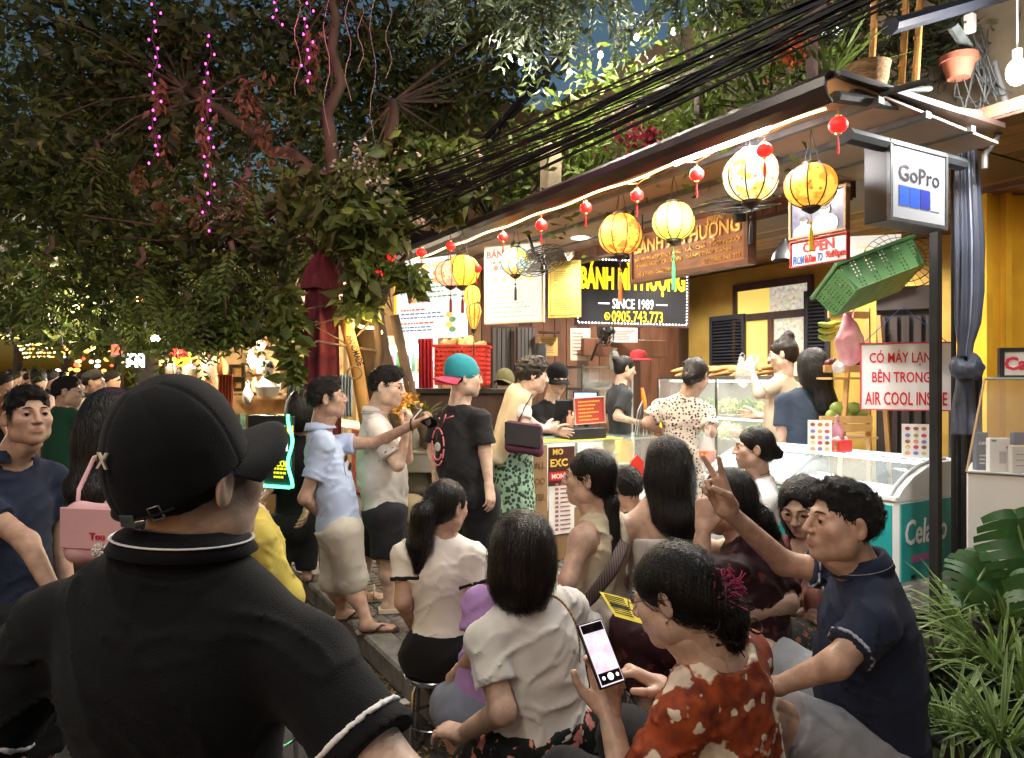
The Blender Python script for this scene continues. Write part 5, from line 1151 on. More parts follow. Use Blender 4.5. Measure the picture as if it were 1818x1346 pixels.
MBx=MB();MBx.box(at(1110,618,7.7),(.55,.03,.09),RS@rotz(PI/2),.004);solo(MBx,'wall_beam',RWOOD,'red brown timber rail under the black sign','beam')
# fans
def fan(label,c,Rf,R0,mat,base=None):
 t=thing('electric_fan',label,'fan',c)
 for z_,rs in ((.05,(1.,.8,.6,.4,.2)),(-.05,(1.,.75,.5,.25))):
  mb=MB()
  for q in rs:mb.tube([Rf@V(R0*q*math.cos(a),-z_*(1-.6*q*q) ,R0*q*math.sin(a)) for a in np.linspace(0,2*PI,25)],.004,4,cap=False)
  for k in range(18):a=2*PI*k/18;mb.tube([Rf@V(R0*q*math.cos(a),-z_*(1-.6*q*q),R0*q*math.sin(a)) for q in (.12,.4,.7,1.)],.0025,4)
  tag(mb.build('wire_guard',mat,t),kind='stuff')
 for k in range(3):
  a0=2*PI*k/3;ol=[(R0*.12*math.cos(a0),R0*.12*math.sin(a0))]+[(R0*q*math.cos(a0+d),R0*q*math.sin(a0+d)) for q,d in ((.5,-.1),(.86,.05),(.9,.5),(.6,.85),(.15,.9))]
  MB().prism(ol,(0,0,0),Rf[:,0],Rf[:,2],.004).build('blade',M('fan_blade',(.06,.065,.07),rough=.35),t)
 MB().tube([Rf@V(0,-.04,0),Rf@V(0,.10,0)],R0*.17,12).build('motor',M('black_plastic',(.015,.015,.016)),t,smooth=True)
 if base is not None:MB().tube([Rf@V(0,.08,0),base[0],base[1]],.014,8).build('arm',M('black_plastic',(.015,.015,.016)),t)
 return t
fan('black wall fan beside the upright menu board',at(960,462,5.6),frame(V(.3,.6,-.75)),.19,M('fan_wire',(.05,.05,.05),rough=.4),(V(-.05,.12,.08),V(-.10,.15,.25)))
fan('chrome ceiling fan behind the cream lantern',atT(1312,362,.55),frame(V(.1,.2,-1)),.22,M('chrome_wire',(.4,.4,.38),rough=.25,metal=1),(V(0,0,.2),V(0,0,.32)))
fan('black desk fan with green badge behind the till',at(1075,590,7.3),frame(V(.9,.35,.1)),.14,M('fan_wire',(.05,.05,.05)),(V(-.08,0,-.12),V(-.14,.05,-.28)))
mb=MB();mb.box(at(1012,452,6.3),(.03,.045,.028),frame(V(-.3,-.8,-.3)),.006);mb.cyl(at(1012,456,6.25),at(1010,460,6.18),.014,n=10);solo(mb,'security_camera',M('camera_beige',(.5,.42,.3),rough=.5),'small beige security camera above yellow notice board','camera')
mb=MB();mb.lathe([(.10,0),(.085,.05),(.05,.10),(.02,.14),(.02,.16)],c=at(1393,462,5.6),n=18,cap=False);solo(mb,'lamp_shade',M('shade_black',(.02,.02,.022),rough=.35),'black enamel lamp shade left of the OPEN sign','lamp',smooth=True)
# drinks fridge, red curtain, bread basket, sink at the far end
fr_=thing('drinks_fridge','glass fronted drinks fridge with cans under big menu lightbox','fridge',at(725,HY,6.75)*(1,1,0));fc=at(725,HY,6.75)*(1,1,0);Rf=frame(V(-.15,1,0))
MB().box(fc+V(0,.22,.95),(.24,.16,.95),Rf,.01).build('casing',WHITEP,fr_,True);MB().box(fc+V(0,.055,1.0),(.22,.004,.80),Rf).build('lit_interior',emi('fridge_light',(.75,.95,.95),.75),fr_,True)
for zc in (.75,1.02,1.29,1.56):MB().box(fc+V(0,.0,zc),(.22,.05,.006),Rf).build('shelf',WHITEP,fr_,True)
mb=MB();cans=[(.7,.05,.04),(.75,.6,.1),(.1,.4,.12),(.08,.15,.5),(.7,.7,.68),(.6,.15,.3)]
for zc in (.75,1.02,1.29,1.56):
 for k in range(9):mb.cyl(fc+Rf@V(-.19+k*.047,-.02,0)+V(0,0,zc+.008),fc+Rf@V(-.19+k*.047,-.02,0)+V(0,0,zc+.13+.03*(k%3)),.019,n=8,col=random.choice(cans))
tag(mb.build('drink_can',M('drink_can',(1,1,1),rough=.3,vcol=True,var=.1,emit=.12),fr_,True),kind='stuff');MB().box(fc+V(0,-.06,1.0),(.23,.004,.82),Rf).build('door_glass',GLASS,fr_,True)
lamp('AREA',V(0,-.04,1.82),4,(.85,.97,1.),fr_,.35,'fridge_lamp',(0,0,0),sizey=.04)
def drape(name,label,cat,top,bot,w,mat,folds=7,amp=.02,thick=.0,wb=None,cols=None,n=60,R=None):
 rows=14;mb=MB();vv=[];cc=[]
 R=R if R is not None else I3
 for j in range(rows+1):
  f=j/rows;c=top*(1-f)+bot*f;ww=w*(1-f)+(wb or w)*f
  for i in range(n+1):
   x=(i/n-.5)*ww;vv.append(c+R@V(x,amp*math.sin(i/n*folds*2*PI+.6*math.sin(f*4))+.3*amp*math.sin(i*1.7+j),0));cc.append(cols(i/n) if cols else (1,1,1))
 ff=[(j*(n+1)+i,j*(n+1)+i+1,(j+1)*(n+1)+i+1,(j+1)*(n+1)+i) for j in range(rows) for i in range(n)]
 mb.add(vv,ff,np.array(cc));o=mb.build(name,mat,None,smooth='all');o.modifiers.new('s','SOLIDIFY').thickness=.003;return tag(o,label,cat)
drape('red_curtain','narrow red curtain hanging beside the drinks fridge','curtain',at(755,595,6.6),at(757,790,6.6),.13,cloth('red_curtain',(.30,.012,.018)),4,.018)
bk=thing('bread_basket','red plastic crate heaped with bread behind turquoise cap','basket',at(822,650,6.0));Rk=frame(V(.1,1,0));REDP=M('red_crate_plastic',(.55,.03,.022),rough=.4,var=.08)
kw,kd,kh=.20,.15,.15
for cx,cy,hx,hy in ((0,-kd,kw,.006),(0,kd,kw,.006),(-kw,0,.006,kd),(kw,0,.006,kd)):
 mb=MB();horiz=hx>hy
 for r_ in range(8):mb.box(Rk@V(cx,cy,-kh+.02+r_*(2*kh-.04)/7),(hx+.002,hy+.001,.011),Rk)
 for q in range(13 if horiz else 9):
  f=-1+2*q/(12 if horiz else 8);mb.box(Rk@V(cx+(f*kw if horiz else 0),cy+(0 if horiz else f*kd),0),(.006,.0065,kh),Rk)
 mb.build('crate_side',REDP,bk)
for cx,cy,hx,hy in ((0,-kd,kw+.02,.014),(0,kd,kw+.02,.014),(-kw,0,.014,kd),(kw,0,.014,kd)):MB().box(Rk@V(cx,cy,kh+.008),(hx,hy,.012),Rk,.004).build('crate_rim',REDP,bk)
MB().box((0,0,-kh),(kw,kd,.006),Rk).build('crate_floor',REDP,bk)
for k in range(9):loaf('short bread loaf heaped in the red plastic crate',at(822,650,6.0)+Rk@V(-.14+.07*(k%5),-.06+.1*(k // 5),kh+.02+.02*(k%2)),V(.5*math.sin(k*2.1),.8,.5+.35*math.sin(k)),.22,.034,'loaves in the red crate')
tb=thing('side_counter','dark side counter under the red bread crate','counter',at(830,HY,6.1)*(1,1,0));zt=CAMZ-(688-HY)*6.0/FPX
MB().box((0,.05,zt-.03),(.52,.22,.02),Rk,.004).build('top',M('counter_black',(.02,.02,.022),rough=.3),tb);MB().box((0,.06,(zt-.05)/2),(.48,.19,(zt-.05)/2),Rk,.004).build('cabinet',DWOOD,tb)
sk_=thing('steel_sink','stainless sink table with bottles beside the white polo man','sink',at(752,HY,5.5)*(1,1,0));zt=CAMZ-(800-HY)*5.5/FPX
MB().box((0,0,zt),(.18,.17,.012),Rk,.003).build('rim',STAINLESS,sk_);MB().box((0,0,zt-.08),(.15,.14,.07),Rk,.01).build('basin',STAINLESS,sk_)
for dx in (-.16,.16):
 for dy in (-.15,.15):MB().cyl(Rk@V(dx,dy,0),Rk@V(dx,dy,zt),.012,n=8).build('leg',STAINLESS,sk_)
for k,(dx,col) in enumerate(((-.08,(.5,.5,.48)),(.02,(.1,.25,.1)),(.1,(.55,.5,.4)))):
 mb=MB();mb.lathe([(.028,0),(.03,.1),(.012,.14),(.012,.17)],c=at(752,HY,5.5)*(1,1,0)+Rk@V(dx,.08,zt+.012),n=10);solo(mb,'bottle',M('bottle_%d'%k,col,rough=.2),'bottle on the sink, %s of three'%('leftmost','middle','rightmost')[k],'bottle',smooth=True)
for k,(px,py,Y,w,h,col,lab) in enumerate(((735,905,5.4,.13,.12,(.45,.36,.24),'tan sack lying under the steel sink'),(760,935,5.2,.10,.07,(.10,.22,.07),'green vegetable sack by the sink legs'),(745,860,5.6,.14,.10,(.36,.33,.28),'grey cloth bundle beside sink'))):
 v=Vol(at(px,py,Y)-.3,at(px,py,Y)+.3,.014);v.ell(at(px,py,Y),(w,.1,h),k=0);v.disp(lambda X:.016*vnoise(X,14,3+k),.06);p,q=v.nets();o=link('sack',npmesh('sack',p,q),cloth('sack_%d'%k,col,bump=.3));tag(o,lab,'sack')
# closed maroon parasol
um=thing('closed_parasol','closed maroon parasol standing left of the trunk','parasol',at(571,HY,5.6)*(1,1,0));MAR=cloth('maroon_canvas',(.115,.018,.026),rough=.8)
z_=lambda y:CAMZ+(HY-y)*5.6/FPX
def canopy(prof,lob,n=64,twist=.0,fold=.16):
 vv=[];
 for j,(r,z) in enumerate(prof):
  for i in range(n):a=2*PI*i/n;q=r*(1-fold*(.5+.5*math.cos(lob*a+twist*j))+.04*math.sin(3*a+j));vv.append((q*math.cos(a),q*math.sin(a),z))
 m=len(prof);return vv,[(j*n+i,j*n+(i+1)%n,(j+1)*n+(i+1)%n,(j+1)*n+i) for j in range(m-1) for i in range(n)]
mb=MB();vv,ff=canopy([(.155,.55),(.150,.9),(.148,1.2),(.140,1.6),(.132,2.0),(.12,z_(500)),(.06,z_(462))],7,twist=.12,fold=.30);mb.add(vv,ff);mb.build('canopy',MAR,um,smooth='all')
mb=MB();vv,ff=canopy([(.165,z_(515)),(.15,z_(490)),(.10,z_(468)),(.03,z_(446))],9,fold=.14);mb.add(vv,ff);mb.build('top_flap',MAR,um,smooth='all')
MB().cyl((0,0,0),(0,0,z_(440)),.02,n=10).build('pole',M('parasol_pole',(.10,.06,.04),rough=.5),um);MB().cyl((0,0,0),(0,0,.06),.22,.2,n=20).build('foot',M('concrete_grey',(.22,.21,.2)),um)
# ice cream freezer
FA=S(.60,1.42,0);FL,FW=1.50,.58
fz=thing('ice_cream_freezer','white and teal ice cream freezer with sloping glass lids','freezer',FA);fz.scale=(1,1,1.13)
FWH=M('freezer_white',(.70,.72,.72),rough=.35,var=.05);TEAL=M('freezer_teal',(.012,.26,.27),rough=.35,col2=(.02,.36,.34),mixs=3)
MB().box(RS@V(FL/2,FW/2,.41),(FL/2,FW/2,.30),RS,.02).build('body',FWH,fz);MB().box(RS@V(FL/2,FW/2,.055),(FL/2-.03,FW/2-.03,.05),RS).build('base',M('black_plastic',(.015,.015,.016)),fz)
MB().box(RS@V(-.004,FW/2,.49),(.004,FW/2-.03,.20),RS).build('end_panel',TEAL,fz);MB().box(RS@V(FL/2,-.004,.44),(FL/2-.03,.004,.24),RS).build('front_panel',TEAL,fz)
for k in range(5):MB().box(RS@V(-.006,FW/2,.255-k*.034),(.006,FW/2-.04,.010),RS).build('vent_slat',FWH,fz)
text('Celano',M('celano_white',(.75,.75,.75),rough=.4,var=0),fz,FA+RS@V(-.010,.06,.54),SV,V(0,0,1),height=.13,width=.42,align='LEFT',bold=.012,shear=.15)
MB().box(RS@V(-.010,.24,.40),(.001,.12,.018),RS).build('pink_mark',M('pink_mark',(.40,.12,.30),rough=.5),fz);MB().box(RS@V(-.012,.14,.31),(.008,.018,.008),RS).build('lock',M('black_plastic',(.015,.015,.016)),fz)
lidp=[(0.0,.715),(.06,.765),(.16,.82),(.30,.865),(.45,.885),(.575,.885)]
for s_ in (.0,FL-.05):
 ol=[(t_,z) for t_,z in lidp]+[(.575,.70),(0,.70)];MB().prism(ol,RS@V(s_,0,0),SV,V(0,0,1),-.05).build('lid_end',FWH,fz)
for a,b in ((.05,.76),(.74,FL-.05)):
 mb=MB();vv=[RS@V(s_,t_,z+(.008 if a>.5 else 0)) for s_ in (a,b) for t_,z in lidp];n=len(lidp);mb.add(vv,[(i,n+i,n+i+1,i+1) for i in range(n-1)]);o=mb.build('glass_lid',M('freezer_glass',(.62,.76,.82),rough=.06,var=0,alpha=.30),fz,smooth='all')
for s_ in (.05,.75,FL-.05):MB().tube([RS@V(s_,t_,z+.008) for t_,z in lidp],.014,8,squash=.6).build('lid_rail',M('grey_plastic',(.36,.38,.40),rough=.4),fz,smooth=True)
for t_,z in (lidp[0],lidp[-1]):MB().box(RS@V(FL/2,t_,z),(FL/2,.014,.012),RS,.004).build('lid_edge',FWH,fz)
MB().box(RS@V(FL/2,FW/2,.56),(FL/2-.05,FW/2-.05,.006),RS).build('frosted_floor',M('frost',(.75,.80,.84),rough=.7,var=.1),fz)
MB().cyl(RS@V(.1,FW-.06,.86),RS@V(FL-.1,FW-.06,.86),.010,n=8).build('tube_light',emi('freezer_tube',(.85,.95,1.),6.),fz);lamp('AREA',RS@V(FL/2,FW-.10,.85),3,(.85,.95,1.),fz,1.2,'freezer_light',(math.radians(20),0,BZ),sizey=.05)
for k in range(10):
 mb=MB();mb.box(FA+RS@V(.15+.13*k,.16+.2*(k%2),.67),(.045,.07,.03),RS@rotz(k),.008);solo(mb,'ice_cream_pack',M('ice_pack_%d'%(k%4),((.5,.3,.1),(.7,.7,.75),(.1,.3,.5),(.6,.2,.25))[k%4],rough=.4),'wrapped ice cream lying in the lit freezer','ice cream','ice creams in the freezer')
for lab,px0,px1,y0,y1,Y in (('ice cream picture sheet standing on the left of freezer',1434,1477,746,806,4.95),('ice cream picture sheet standing beside the black post',1601,1650,753,814,4.5)):
 B=Board('picture_sheet',lab,'poster',(px0,Y+.05),(px1,Y),y0,y1,.003,M('poster_white',(.74,.73,.70),rough=.5,var=.02));k=0
 for v in (.74,.34,-.02,-.34,-.70):
  for u in (-.58,.02,.6):
   B.blob(M('pic_%d'%(k%5),((.5,.06,.1),(.35,.12,.05),(.6,.25,.15),(.2,.2,.5),(.55,.4,.15))[k%5],rough=.5,var=.5,vs=40),u,v,.20,.11);k += 1
t=thing('tissue_box','red plastic tissue holder on the freezer lid','tissue box',S(1.28,1.84,1.002));MB().box((0,0,.045),(.075,.05,.04),RS@rotz(.3),.006).build('holder',REDP,t);MB().box(RS@V(0,0,0)+V(-.02,-.053,.042),(.045,.002,.028),RS@rotz(.3)@rotz(PI/2)).build('label_print',M('wood_print',(.35,.2,.1),rough=.6,var=.5,vs=60),t)
v=Vol((-.08,-.06,.07),(.08,.06,.14),.006);v.ell((0,0,.09),(.055,.018,.025),k=0);v.disp(lambda X:.01*vnoise(X,40,2));p,q=v.nets();link('tissue',npmesh('tissue',p,q),M('tissue',(.75,.74,.72),rough=.9),t)
# pine fruit rack with crates, bananas, hanging bags
rk=thing('fruit_rack','pine A-frame fruit rack behind the freezer','rack',at(1515,HY,5.35)*(1,1,0));zz=lambda y,Y=5.3:CAMZ+(HY-y)*Y/FPX
for a,b in ((at(1540,548,5.35),at(1544,980,5.35)),(at(1512,548,5.4),at(1482,980,5.25)),(at(1560,560,5.6),at(1590,980,5.7))):MB().tube([a,b],.022,4).build('upright',PINE,rk,True)
for y,px0,px1 in ((559,1470,1542),(655,1462,1544),(745,1455,1548),(760,1455,1548)):a,b=at(px0,y,5.25),at(px1,y,5.3);MB().box((a+b)/2,((b-a)[0]/2,.012,.026),frame(np.cross(V(0,0,1),b-a)) ,.002).build('crate_board',PINE,rk,True)
for y in (672,775):MB().box(at(1502,y,5.42),(.17,.14,.008),I3).build('crate_floor',PINE,rk,True)
BAN=M('green_banana',(.32,.42,.05),rough=.45,var=.15,vs=20)
bn=thing('banana_bunch','green banana bunch hanging from the fruit rack','bananas',at(1468,592,5.15))
for k in range(11):
 j,i=divmod(k,4);c0=V(.03+.012*i,.03*(i%2),.05-.045*j);MB().tube([c0+V(.05,0,.03),c0+V(.0,-.01,.02),c0+V(-.05,-.02,.0),c0+V(-.085,-.02,-.005+.02),c0+V(-.10,-.02,.022)],[.008,.017,.019,.015,.004],7).build('banana',BAN,bn,smooth='all')
def bag(label,c,w,h,mat,seed=2,name='plastic_bag',handles=True,d=.07):
 v=Vol(V(-w,-.12,-h-.03),V(w,.12,h+.03),.008);v.ell((0,0,-h*.25),(w*.55,d,h*.72),k=0);v.cone((0,0,0),(-.01,0,h*.8),w*.42,w*.16,k=.04);v.disp(lambda X:.012*vnoise(X,(30,30,9),seed),.05);p,q=v.nets();t=thing(name,label,'bag',c);link('pouch',npmesh('bag',p,q),mat,t)
 if handles:
  mb=MB();mb.tube([(-w*.12,0,h*.75),(-w*.2,0,h*1.05),(0,0,h*1.2),(w*.2,0,h*1.05),(w*.12,0,h*.75)],.010,6,squash=.3);mb.build('handle',mat,t)
 return t
bag('pink carrier bags bundled on the fruit rack',at(1508,602,5.0),.17,.19,M('pink_plastic',(.68,.22,.28),rough=.35,var=.15,col2=(.75,.45,.45),mixs=9),5);bag('small mauve bag hanging below the fruit crate',at(1487,770,5.05),.06,.11,M('mauve_plastic',(.38,.16,.24),rough=.35,alpha=.85),6)
bag('clear white bag end under the pink bags',at(1490,650,5.1),.05,.05,M('clear_plastic',(.75,.75,.75),rough=.2,alpha=.55,var=.05),7,handles=False)
for k,(px,py) in enumerate(((1488,725),(1515,726),(1530,735),(1500,738),(1480,738))):
 mb=MB();mb.ell(at(px,py,5.38),(.06,.05,.05),n=14,m=10);solo(mb,'green_mango',M('mango_green',(.22,.30,.06),rough=.45,var=.3,vs=14),'green mango in the middle crate of fruit rack','fruit','mangoes in the fruit crate',smooth='all')
for k in range(8):
 mb=MB();mb.ell(at(1470+9*k,645-4*(k%2),5.36),.026,n=10,m=8);solo(mb,'dark_fruit',M('plum',(.10,.02,.03),rough=.35,var=.3),'dark plum sized fruit in the top crate','fruit','dark fruit in the top crate',smooth='all')
# green basket hung upside down, wire cage
gbk=thing('green_basket','green plastic crate hung at a tilt under the box sign','basket',at(1545,495,4.3));GRP=M('green_crate_plastic',(.12,.27,.10),rough=.45,var=.1);Rg=frame(V(-.2,.9,0))@roty(math.radians(-20))@rotx(math.radians(-28))
gw,gd,gh=.245,.15,.085
def crate_side(c,ex,ey,nu,nv,hw,hh):
 mb=MB();ez=np.cross(ex,ey)
 for i in range(nu+1):mb.box(c+ex*(-hw+2*hw*i/nu),(.006,.004,hh),np.array([ex,ez,ey]).T)
 for j in range(nv+1):mb.box(c+ey*(-hh+2*hh*j/nv),(hw,.0035,.006),np.array([ex,ez,ey]).T)
 for i in range(0,nu,4):mb.box(c+ex*(-hw+2*hw*(i+.9)/nu),(hw*.09,.003,hh),np.array([ex,ez,ey]).T)
 mb.build('crate_side',GRP,gbk)
for sg in (-1,1):crate_side(Rg@V(0,sg*gd,0),Rg[:,0],nrm(Rg[:,2]+sg*.22*Rg[:,1]),20,8,gw,gh);crate_side(Rg@V(sg*gw,0,0),Rg[:,1],nrm(Rg[:,2]+sg*.22*Rg[:,0]),12,8,gd,gh)
crate_side(Rg@V(0,0,-gh),Rg[:,0],Rg[:,1],20,12,gw*.95,gd*.95)
for c,hx,hy in ((V(0,-gd-.02,gh),gw+.035,.012),(V(0,gd+.02,gh),gw+.035,.012),(V(-gw-.02,0,gh),.012,gd+.01),(V(gw+.02,0,gh),.012,gd+.01)):MB().box(Rg@c,(hx,hy,.012),Rg,.004).build('crate_rim',GRP,gbk)
cg=thing('wire_guard','black wire fan cage behind the green crate','fan',at(1600,462,4.9));mb=MB();Rx=frame(V(.3,.8,-.5))
for q in (1.,.8,.6,.4,.2):mb.tube([Rx@V(.24*q*math.cos(a),-.04*(1-q),.24*q*math.sin(a)) for a in np.linspace(0,2*PI,25)],.003,4,cap=False)
for k in range(30):a=2*PI*k/30;mb.tube([Rx@V(.24*q*math.cos(a),-.04*(1-q),.24*q*math.sin(a)) for q in (.15,1.)],.002,4)
tag(mb.build('cage_wire',BLACKSTEEL,cg),kind='stuff');mb=MB();mb.tube([Rx@V(0,0,0),Rx@V(0,.16,0)],.05,12);mb.build('motor',GREYSTEEL,cg)
B=Board('price_lightbox','lit white lightbox behind the green crate','lightbox',(1495,5.6),(1600,5.5),418,500,.03,LBX2);B.dashes(INKO,[.5,.2,-.1],-.5,.2,.05,3)
# camera stall showcase with boxes at the right
gs=thing('showcase','white based glass showcase with slanted end at right edge','showcase',at(1716,HY,3.45)*(1,1,0));RW=rotz(-math.radians(34));zg=CAMZ-(838-HY)*3.45/FPX;ztp=CAMZ;GW,GD=1.2,.5
q_=lambda x,y,z:RW@V(x,y,z)
MB().box(q_(GW/2,GD/2,zg/2),(GW/2,GD/2,zg/2),RW,.006).build('base',M('cabinet_white',(.66,.64,.60),rough=.45,var=.05),gs)
mb=MB();mb.quad(q_(0,0,zg+.005),q_(GW,0,zg+.005),q_(GW,.02,ztp),q_(.07,.02,ztp));mb.quad(q_(0,0,zg+.005),q_(.07,.02,ztp),q_(.07,GD,ztp),q_(0,GD,zg+.005));mb.build('glass',GLASS,gs)
MB().box(q_(GW/2+.035,GD/2+.01,ztp+.004),(GW/2-.035,GD/2,.005),RW).build('top_glass',M('edge_glass',(.55,.72,.68),rough=.05,alpha=.45,var=0),gs)
mb=MB();mb.tube([q_(0,0,zg),q_(.07,.02,ztp)],.005,6);mb.tube([q_(.07,.02,ztp),q_(GW,.02,ztp)],.005,6);mb.tube([q_(0,-.003,zg),q_(GW,-.003,zg)],.006,6);mb.build('edge_trim',STAINLESS,gs)
MB().box(q_(.26,GD-.05,(zg+ztp)/2),(.012,.012,(ztp-zg)/2),RW).build('support',WHITEP,gs)
for k,(px0,px1,y0,y1,col,lab,Y) in enumerate(((1733,1755,768,836,(.045,.075,.13),'dark blue cable box in the showcase',3.52),(1757,1794,778,838,(.68,.68,.68),'white gadget box in the showcase',3.46),(1797,1840,792,842,(.50,.49,.46),'pale grey gadget box in the showcase',3.40),(1800,1840,768,790,(.04,.05,.12),'navy box lying on the grey box in showcase',3.45))):
 B=Board('gadget_box',lab,'box',(px0,Y),(px1,Y),y0,y1,.03,M('carton_%d'%k,col,rough=.45,var=.03),bev=.003)
 if k == 0:B.text('Cable',M('print_white',(.75,.75,.75),var=0),.1,.45,w=.75,bold=.02);B.dashes(M('print_white',(.75,.75,.75)),[-.2,-.4,-.6],-.5,.6,.04,2)
 elif k == 1:B.rect(M('print_grey',(.3,.3,.32),var=.2),-.1,-.5,.55,.2);B.dashes(M('print_black',(.03,.03,.03)),[.85],-.85,-.2,.06,3);B.blob(REDI,.65,.45,.12,.08)
 else:B.dashes(M('print_black',(.03,.03,.03)),[.4,0,-.4],-.7,.2,.03,4)
# tied curtain
def curtain():
 path=[(1716,222,.035),(1714,250,.062),(1716,330,.078),(1720,430,.085),(1720,520,.085),(1718,575,.075),(1714,612,.05),(1712,640,.045)]
 t=thing('tied_curtain','grey blue tarpaulin curtain with white stripes tied in a knot','curtain',at(1716,HY,3.9)*(1,1,0));n=72;mb=MB();vv=[];cc=[]
 def ring(px,py,r,j,fl=.34):
  c=at(px,py,3.9)
  for i in range(n):
   a=2*PI*i/n;q=r*(1-fl*(.5+.5*math.cos(9*a+.25*j))+.05*math.sin(4*a+j));vv.append(c+V(q*math.cos(a)*.85,q*math.sin(a)*.7,0));cc.append((6,5.6,5) if (i%12) == 3 else (1,1,1))
 for j in range(len(path)-1):
  for k in range(4):f=k/4;A,B_=path[j],path[j+1];ring(A[0]*(1-f)+B_[0]*f,A[1]*(1-f)+B_[1]*f,A[2]*(1-f)+B_[2]*f,j+f)
 m=len(vv) // n;mb.add(vv,[(j*n+i,(j+1)*n+i,(j+1)*n+(i+1)%n,j*n+(i+1)%n) for j in range(m-1) for i in range(n)],np.array(cc));TARP=M('tarpaulin',(.05,.06,.092),rough=.5,vcol=True,var=.15,vs=8);mb.build('cloth',TARP,t,True,'all')
 v=Vol(at(1716,655,3.9)-.16,at(1716,655,3.9)+.16,.009);c=at(1716,652,3.9)
 for k in range(3):Rk_=rotz(.5*k)@rotx(.9-.8*k);pts=[c+Rk_@V(.055*math.cos(a),.05*math.sin(a),.018*math.sin(3*a)) for a in np.linspace(0,2*PI,12)];[v.cone(p0,p1,.028,.028,k=.008) for p0,p1 in zip(pts,pts[1:])]
 v.disp(lambda X:.009*vnoise(X,(60,60,25),3));p,q=v.nets();link('knot',npmesh('knot',p-np.array(t.location),q,cols=np.ones((len(p),3))*(1+.0*p[:,:1])),TARP,t)
 return t
curtain()
v=Vol(at(1716,725,3.95)-.24,at(1716,725,3.95)+.24,.009)
for dx in (-.04,0,.04):v.cone(at(1713,672,3.95)+V(dx*.5,0,0),at(1712,775,3.95)+V(dx,.02*math.sin(dx*90),.0),.028,.036,k=.015)
v.disp(lambda X:.014*vnoise(X,(40,40,6),3));v.cut(at(1712,772,3.95),(0,0,-1));p,q=v.nets();o=link('tarpaulin_end',npmesh('tail',p,q),M('tarpaulin_tail',(.06,.07,.10),rough=.5,var=.3,vs=20));tag(o,'loose end of tarpaulin hanging below the knot','tarpaulin')
# plastic bags of take-away
tk=bag('clear carrier bag with orange tub held by woman in spotted dress',at(1256,800,5.05),.10,.16,M('clear_carrier',(.8,.8,.8),rough=.25,alpha=.30,var=.02),9);mb=MB();mb.lathe([(.045,-.03),(.055,.0),(.06,.035),(.06,.045)],n=16);o=mb.build('orange_tub',M('orange_tub',(.75,.14,.02),rough=.35),tk,smooth=True);o.location=(0,0,-.045)
bag('clear bag held up by woman in beige T-shirt',at(1318,660,6.05),.10,.13,M('clear_carrier',(.8,.8,.8)),10)
# clutter of lanyards and a yellow cloth by the till
cl_=thing('lanyard_bundle','tangle of black and white lanyards with orange tag on counter','lanyards',S(3.2,1.75,.98));mb=MB()
for k in range(40):
 a=V(random.uniform(-.07,.07),random.uniform(-.05,.05),random.uniform(.02,.16));mb.tube([V(0,0,.28)+a*.3,a+V(0,0,.08),a*1.4*(1,1,0)+V(0,0,.012)],.006,4,squash=.3,col=random.choice(((.03,.03,.03),(.6,.6,.6),(.1,.1,.1))))
tag(mb.build('strap',M('lanyard',(1,1,1),rough=.6,vcol=True,var=0),cl_),kind='stuff');mb=MB();mb.tube([(-.02,0,.44),(-.005,-.01,.34),(.01,-.01,.24)],[.012,.02,.016],8);mb.build('orange_tag',M('orange_plastic',(.85,.20,.02),rough=.4),cl_,smooth=True)
mb=MB();mb.box(S(3.22,1.98,1.06),(.05,.09,.075),RS@rotz(.3),.01);solo(mb,'yellow_cloth',M('yellow_cloth',(.85,.62,.01),rough=.7),'bright yellow printed cloth beside the lanyards','cloth');mb=MB();mb.box(S(3.17,2.0,.995),(.05,.12,.012),RS,.003);solo(mb,'red_tray',M('red_tray',(.60,.05,.02),rough=.4),'orange red tray on the counter end','tray')
# shoulder bags
def satchel(label,c,ex,w,h,d,mat,strap,flapmat=None,txt=None):
 ex=nrm(ex);R=np.array([ex,np.cross((0,0,1),ex),(0,0,1)]).T;t=thing('shoulder_bag',label,'bag',c)
 v=Vol(V(-w,-w,-h),V(w,w,h),.007);v.ell((0,0,0),(1,1,1),k=0) if False else None
 for sx in (-1,1):v.cone((sx*(w/2-.03),0,-h/2+.03),(sx*(w/2-.035),0,h/2-.03),.035,.028,k=.02)
 for z_ in (-h/2+.03,0,h/2-.03):v.cone((-w/2+.03,0,z_),(w/2-.03,0,z_),.035,k=.03)
 v.disp(lambda X:.004*vnoise(X,18,5));p,q=v.nets();link('pouch',npmesh('pouch',p@R.T,q),mat,t)
 MB().box(R@V(0,-d/2-.012,h*.12),(w/2-.002,.005,h*.36),R,.004).build('flap',flapmat or mat,t)
 mb=MB();mb.tube([np.asarray(x)-c for x in strap],.012,8,squash=.3);mb.build('strap',mat,t,smooth='all')
 if txt:text(txt,M('bag_lettering',(.42,.02,.05),rough=.5),t,c+R@V(.02,-d/2-.019,.0),ex,V(0,0,1),height=.022,bold=.015)
 return t
PNK=M('pink_leather',(.62,.36,.38),rough=.42,var=.06,bump=.05)
pb=satchel('pink flap shoulder bag with red lettering and white pompom',at(180,946,2.30),V(1,-.1,-.02),.215,.175,.06,PNK,[at(136,925,2.30),at(140,870,2.33),at(166,815,2.40),at(205,795,2.5),at(225,850,2.45)],txt='Tou')
mb=MB()
for k in range(120):d_=nrm(rng.normal(0,1,3));mb.tube([d_*.010,d_*.026],[.004,.0008],4)
o=mb.build('pompom',M('white_fur',(.72,.66,.62),rough=.9),pb);o.location=tuple(at(178,977,2.24)-at(180,946,2.30))
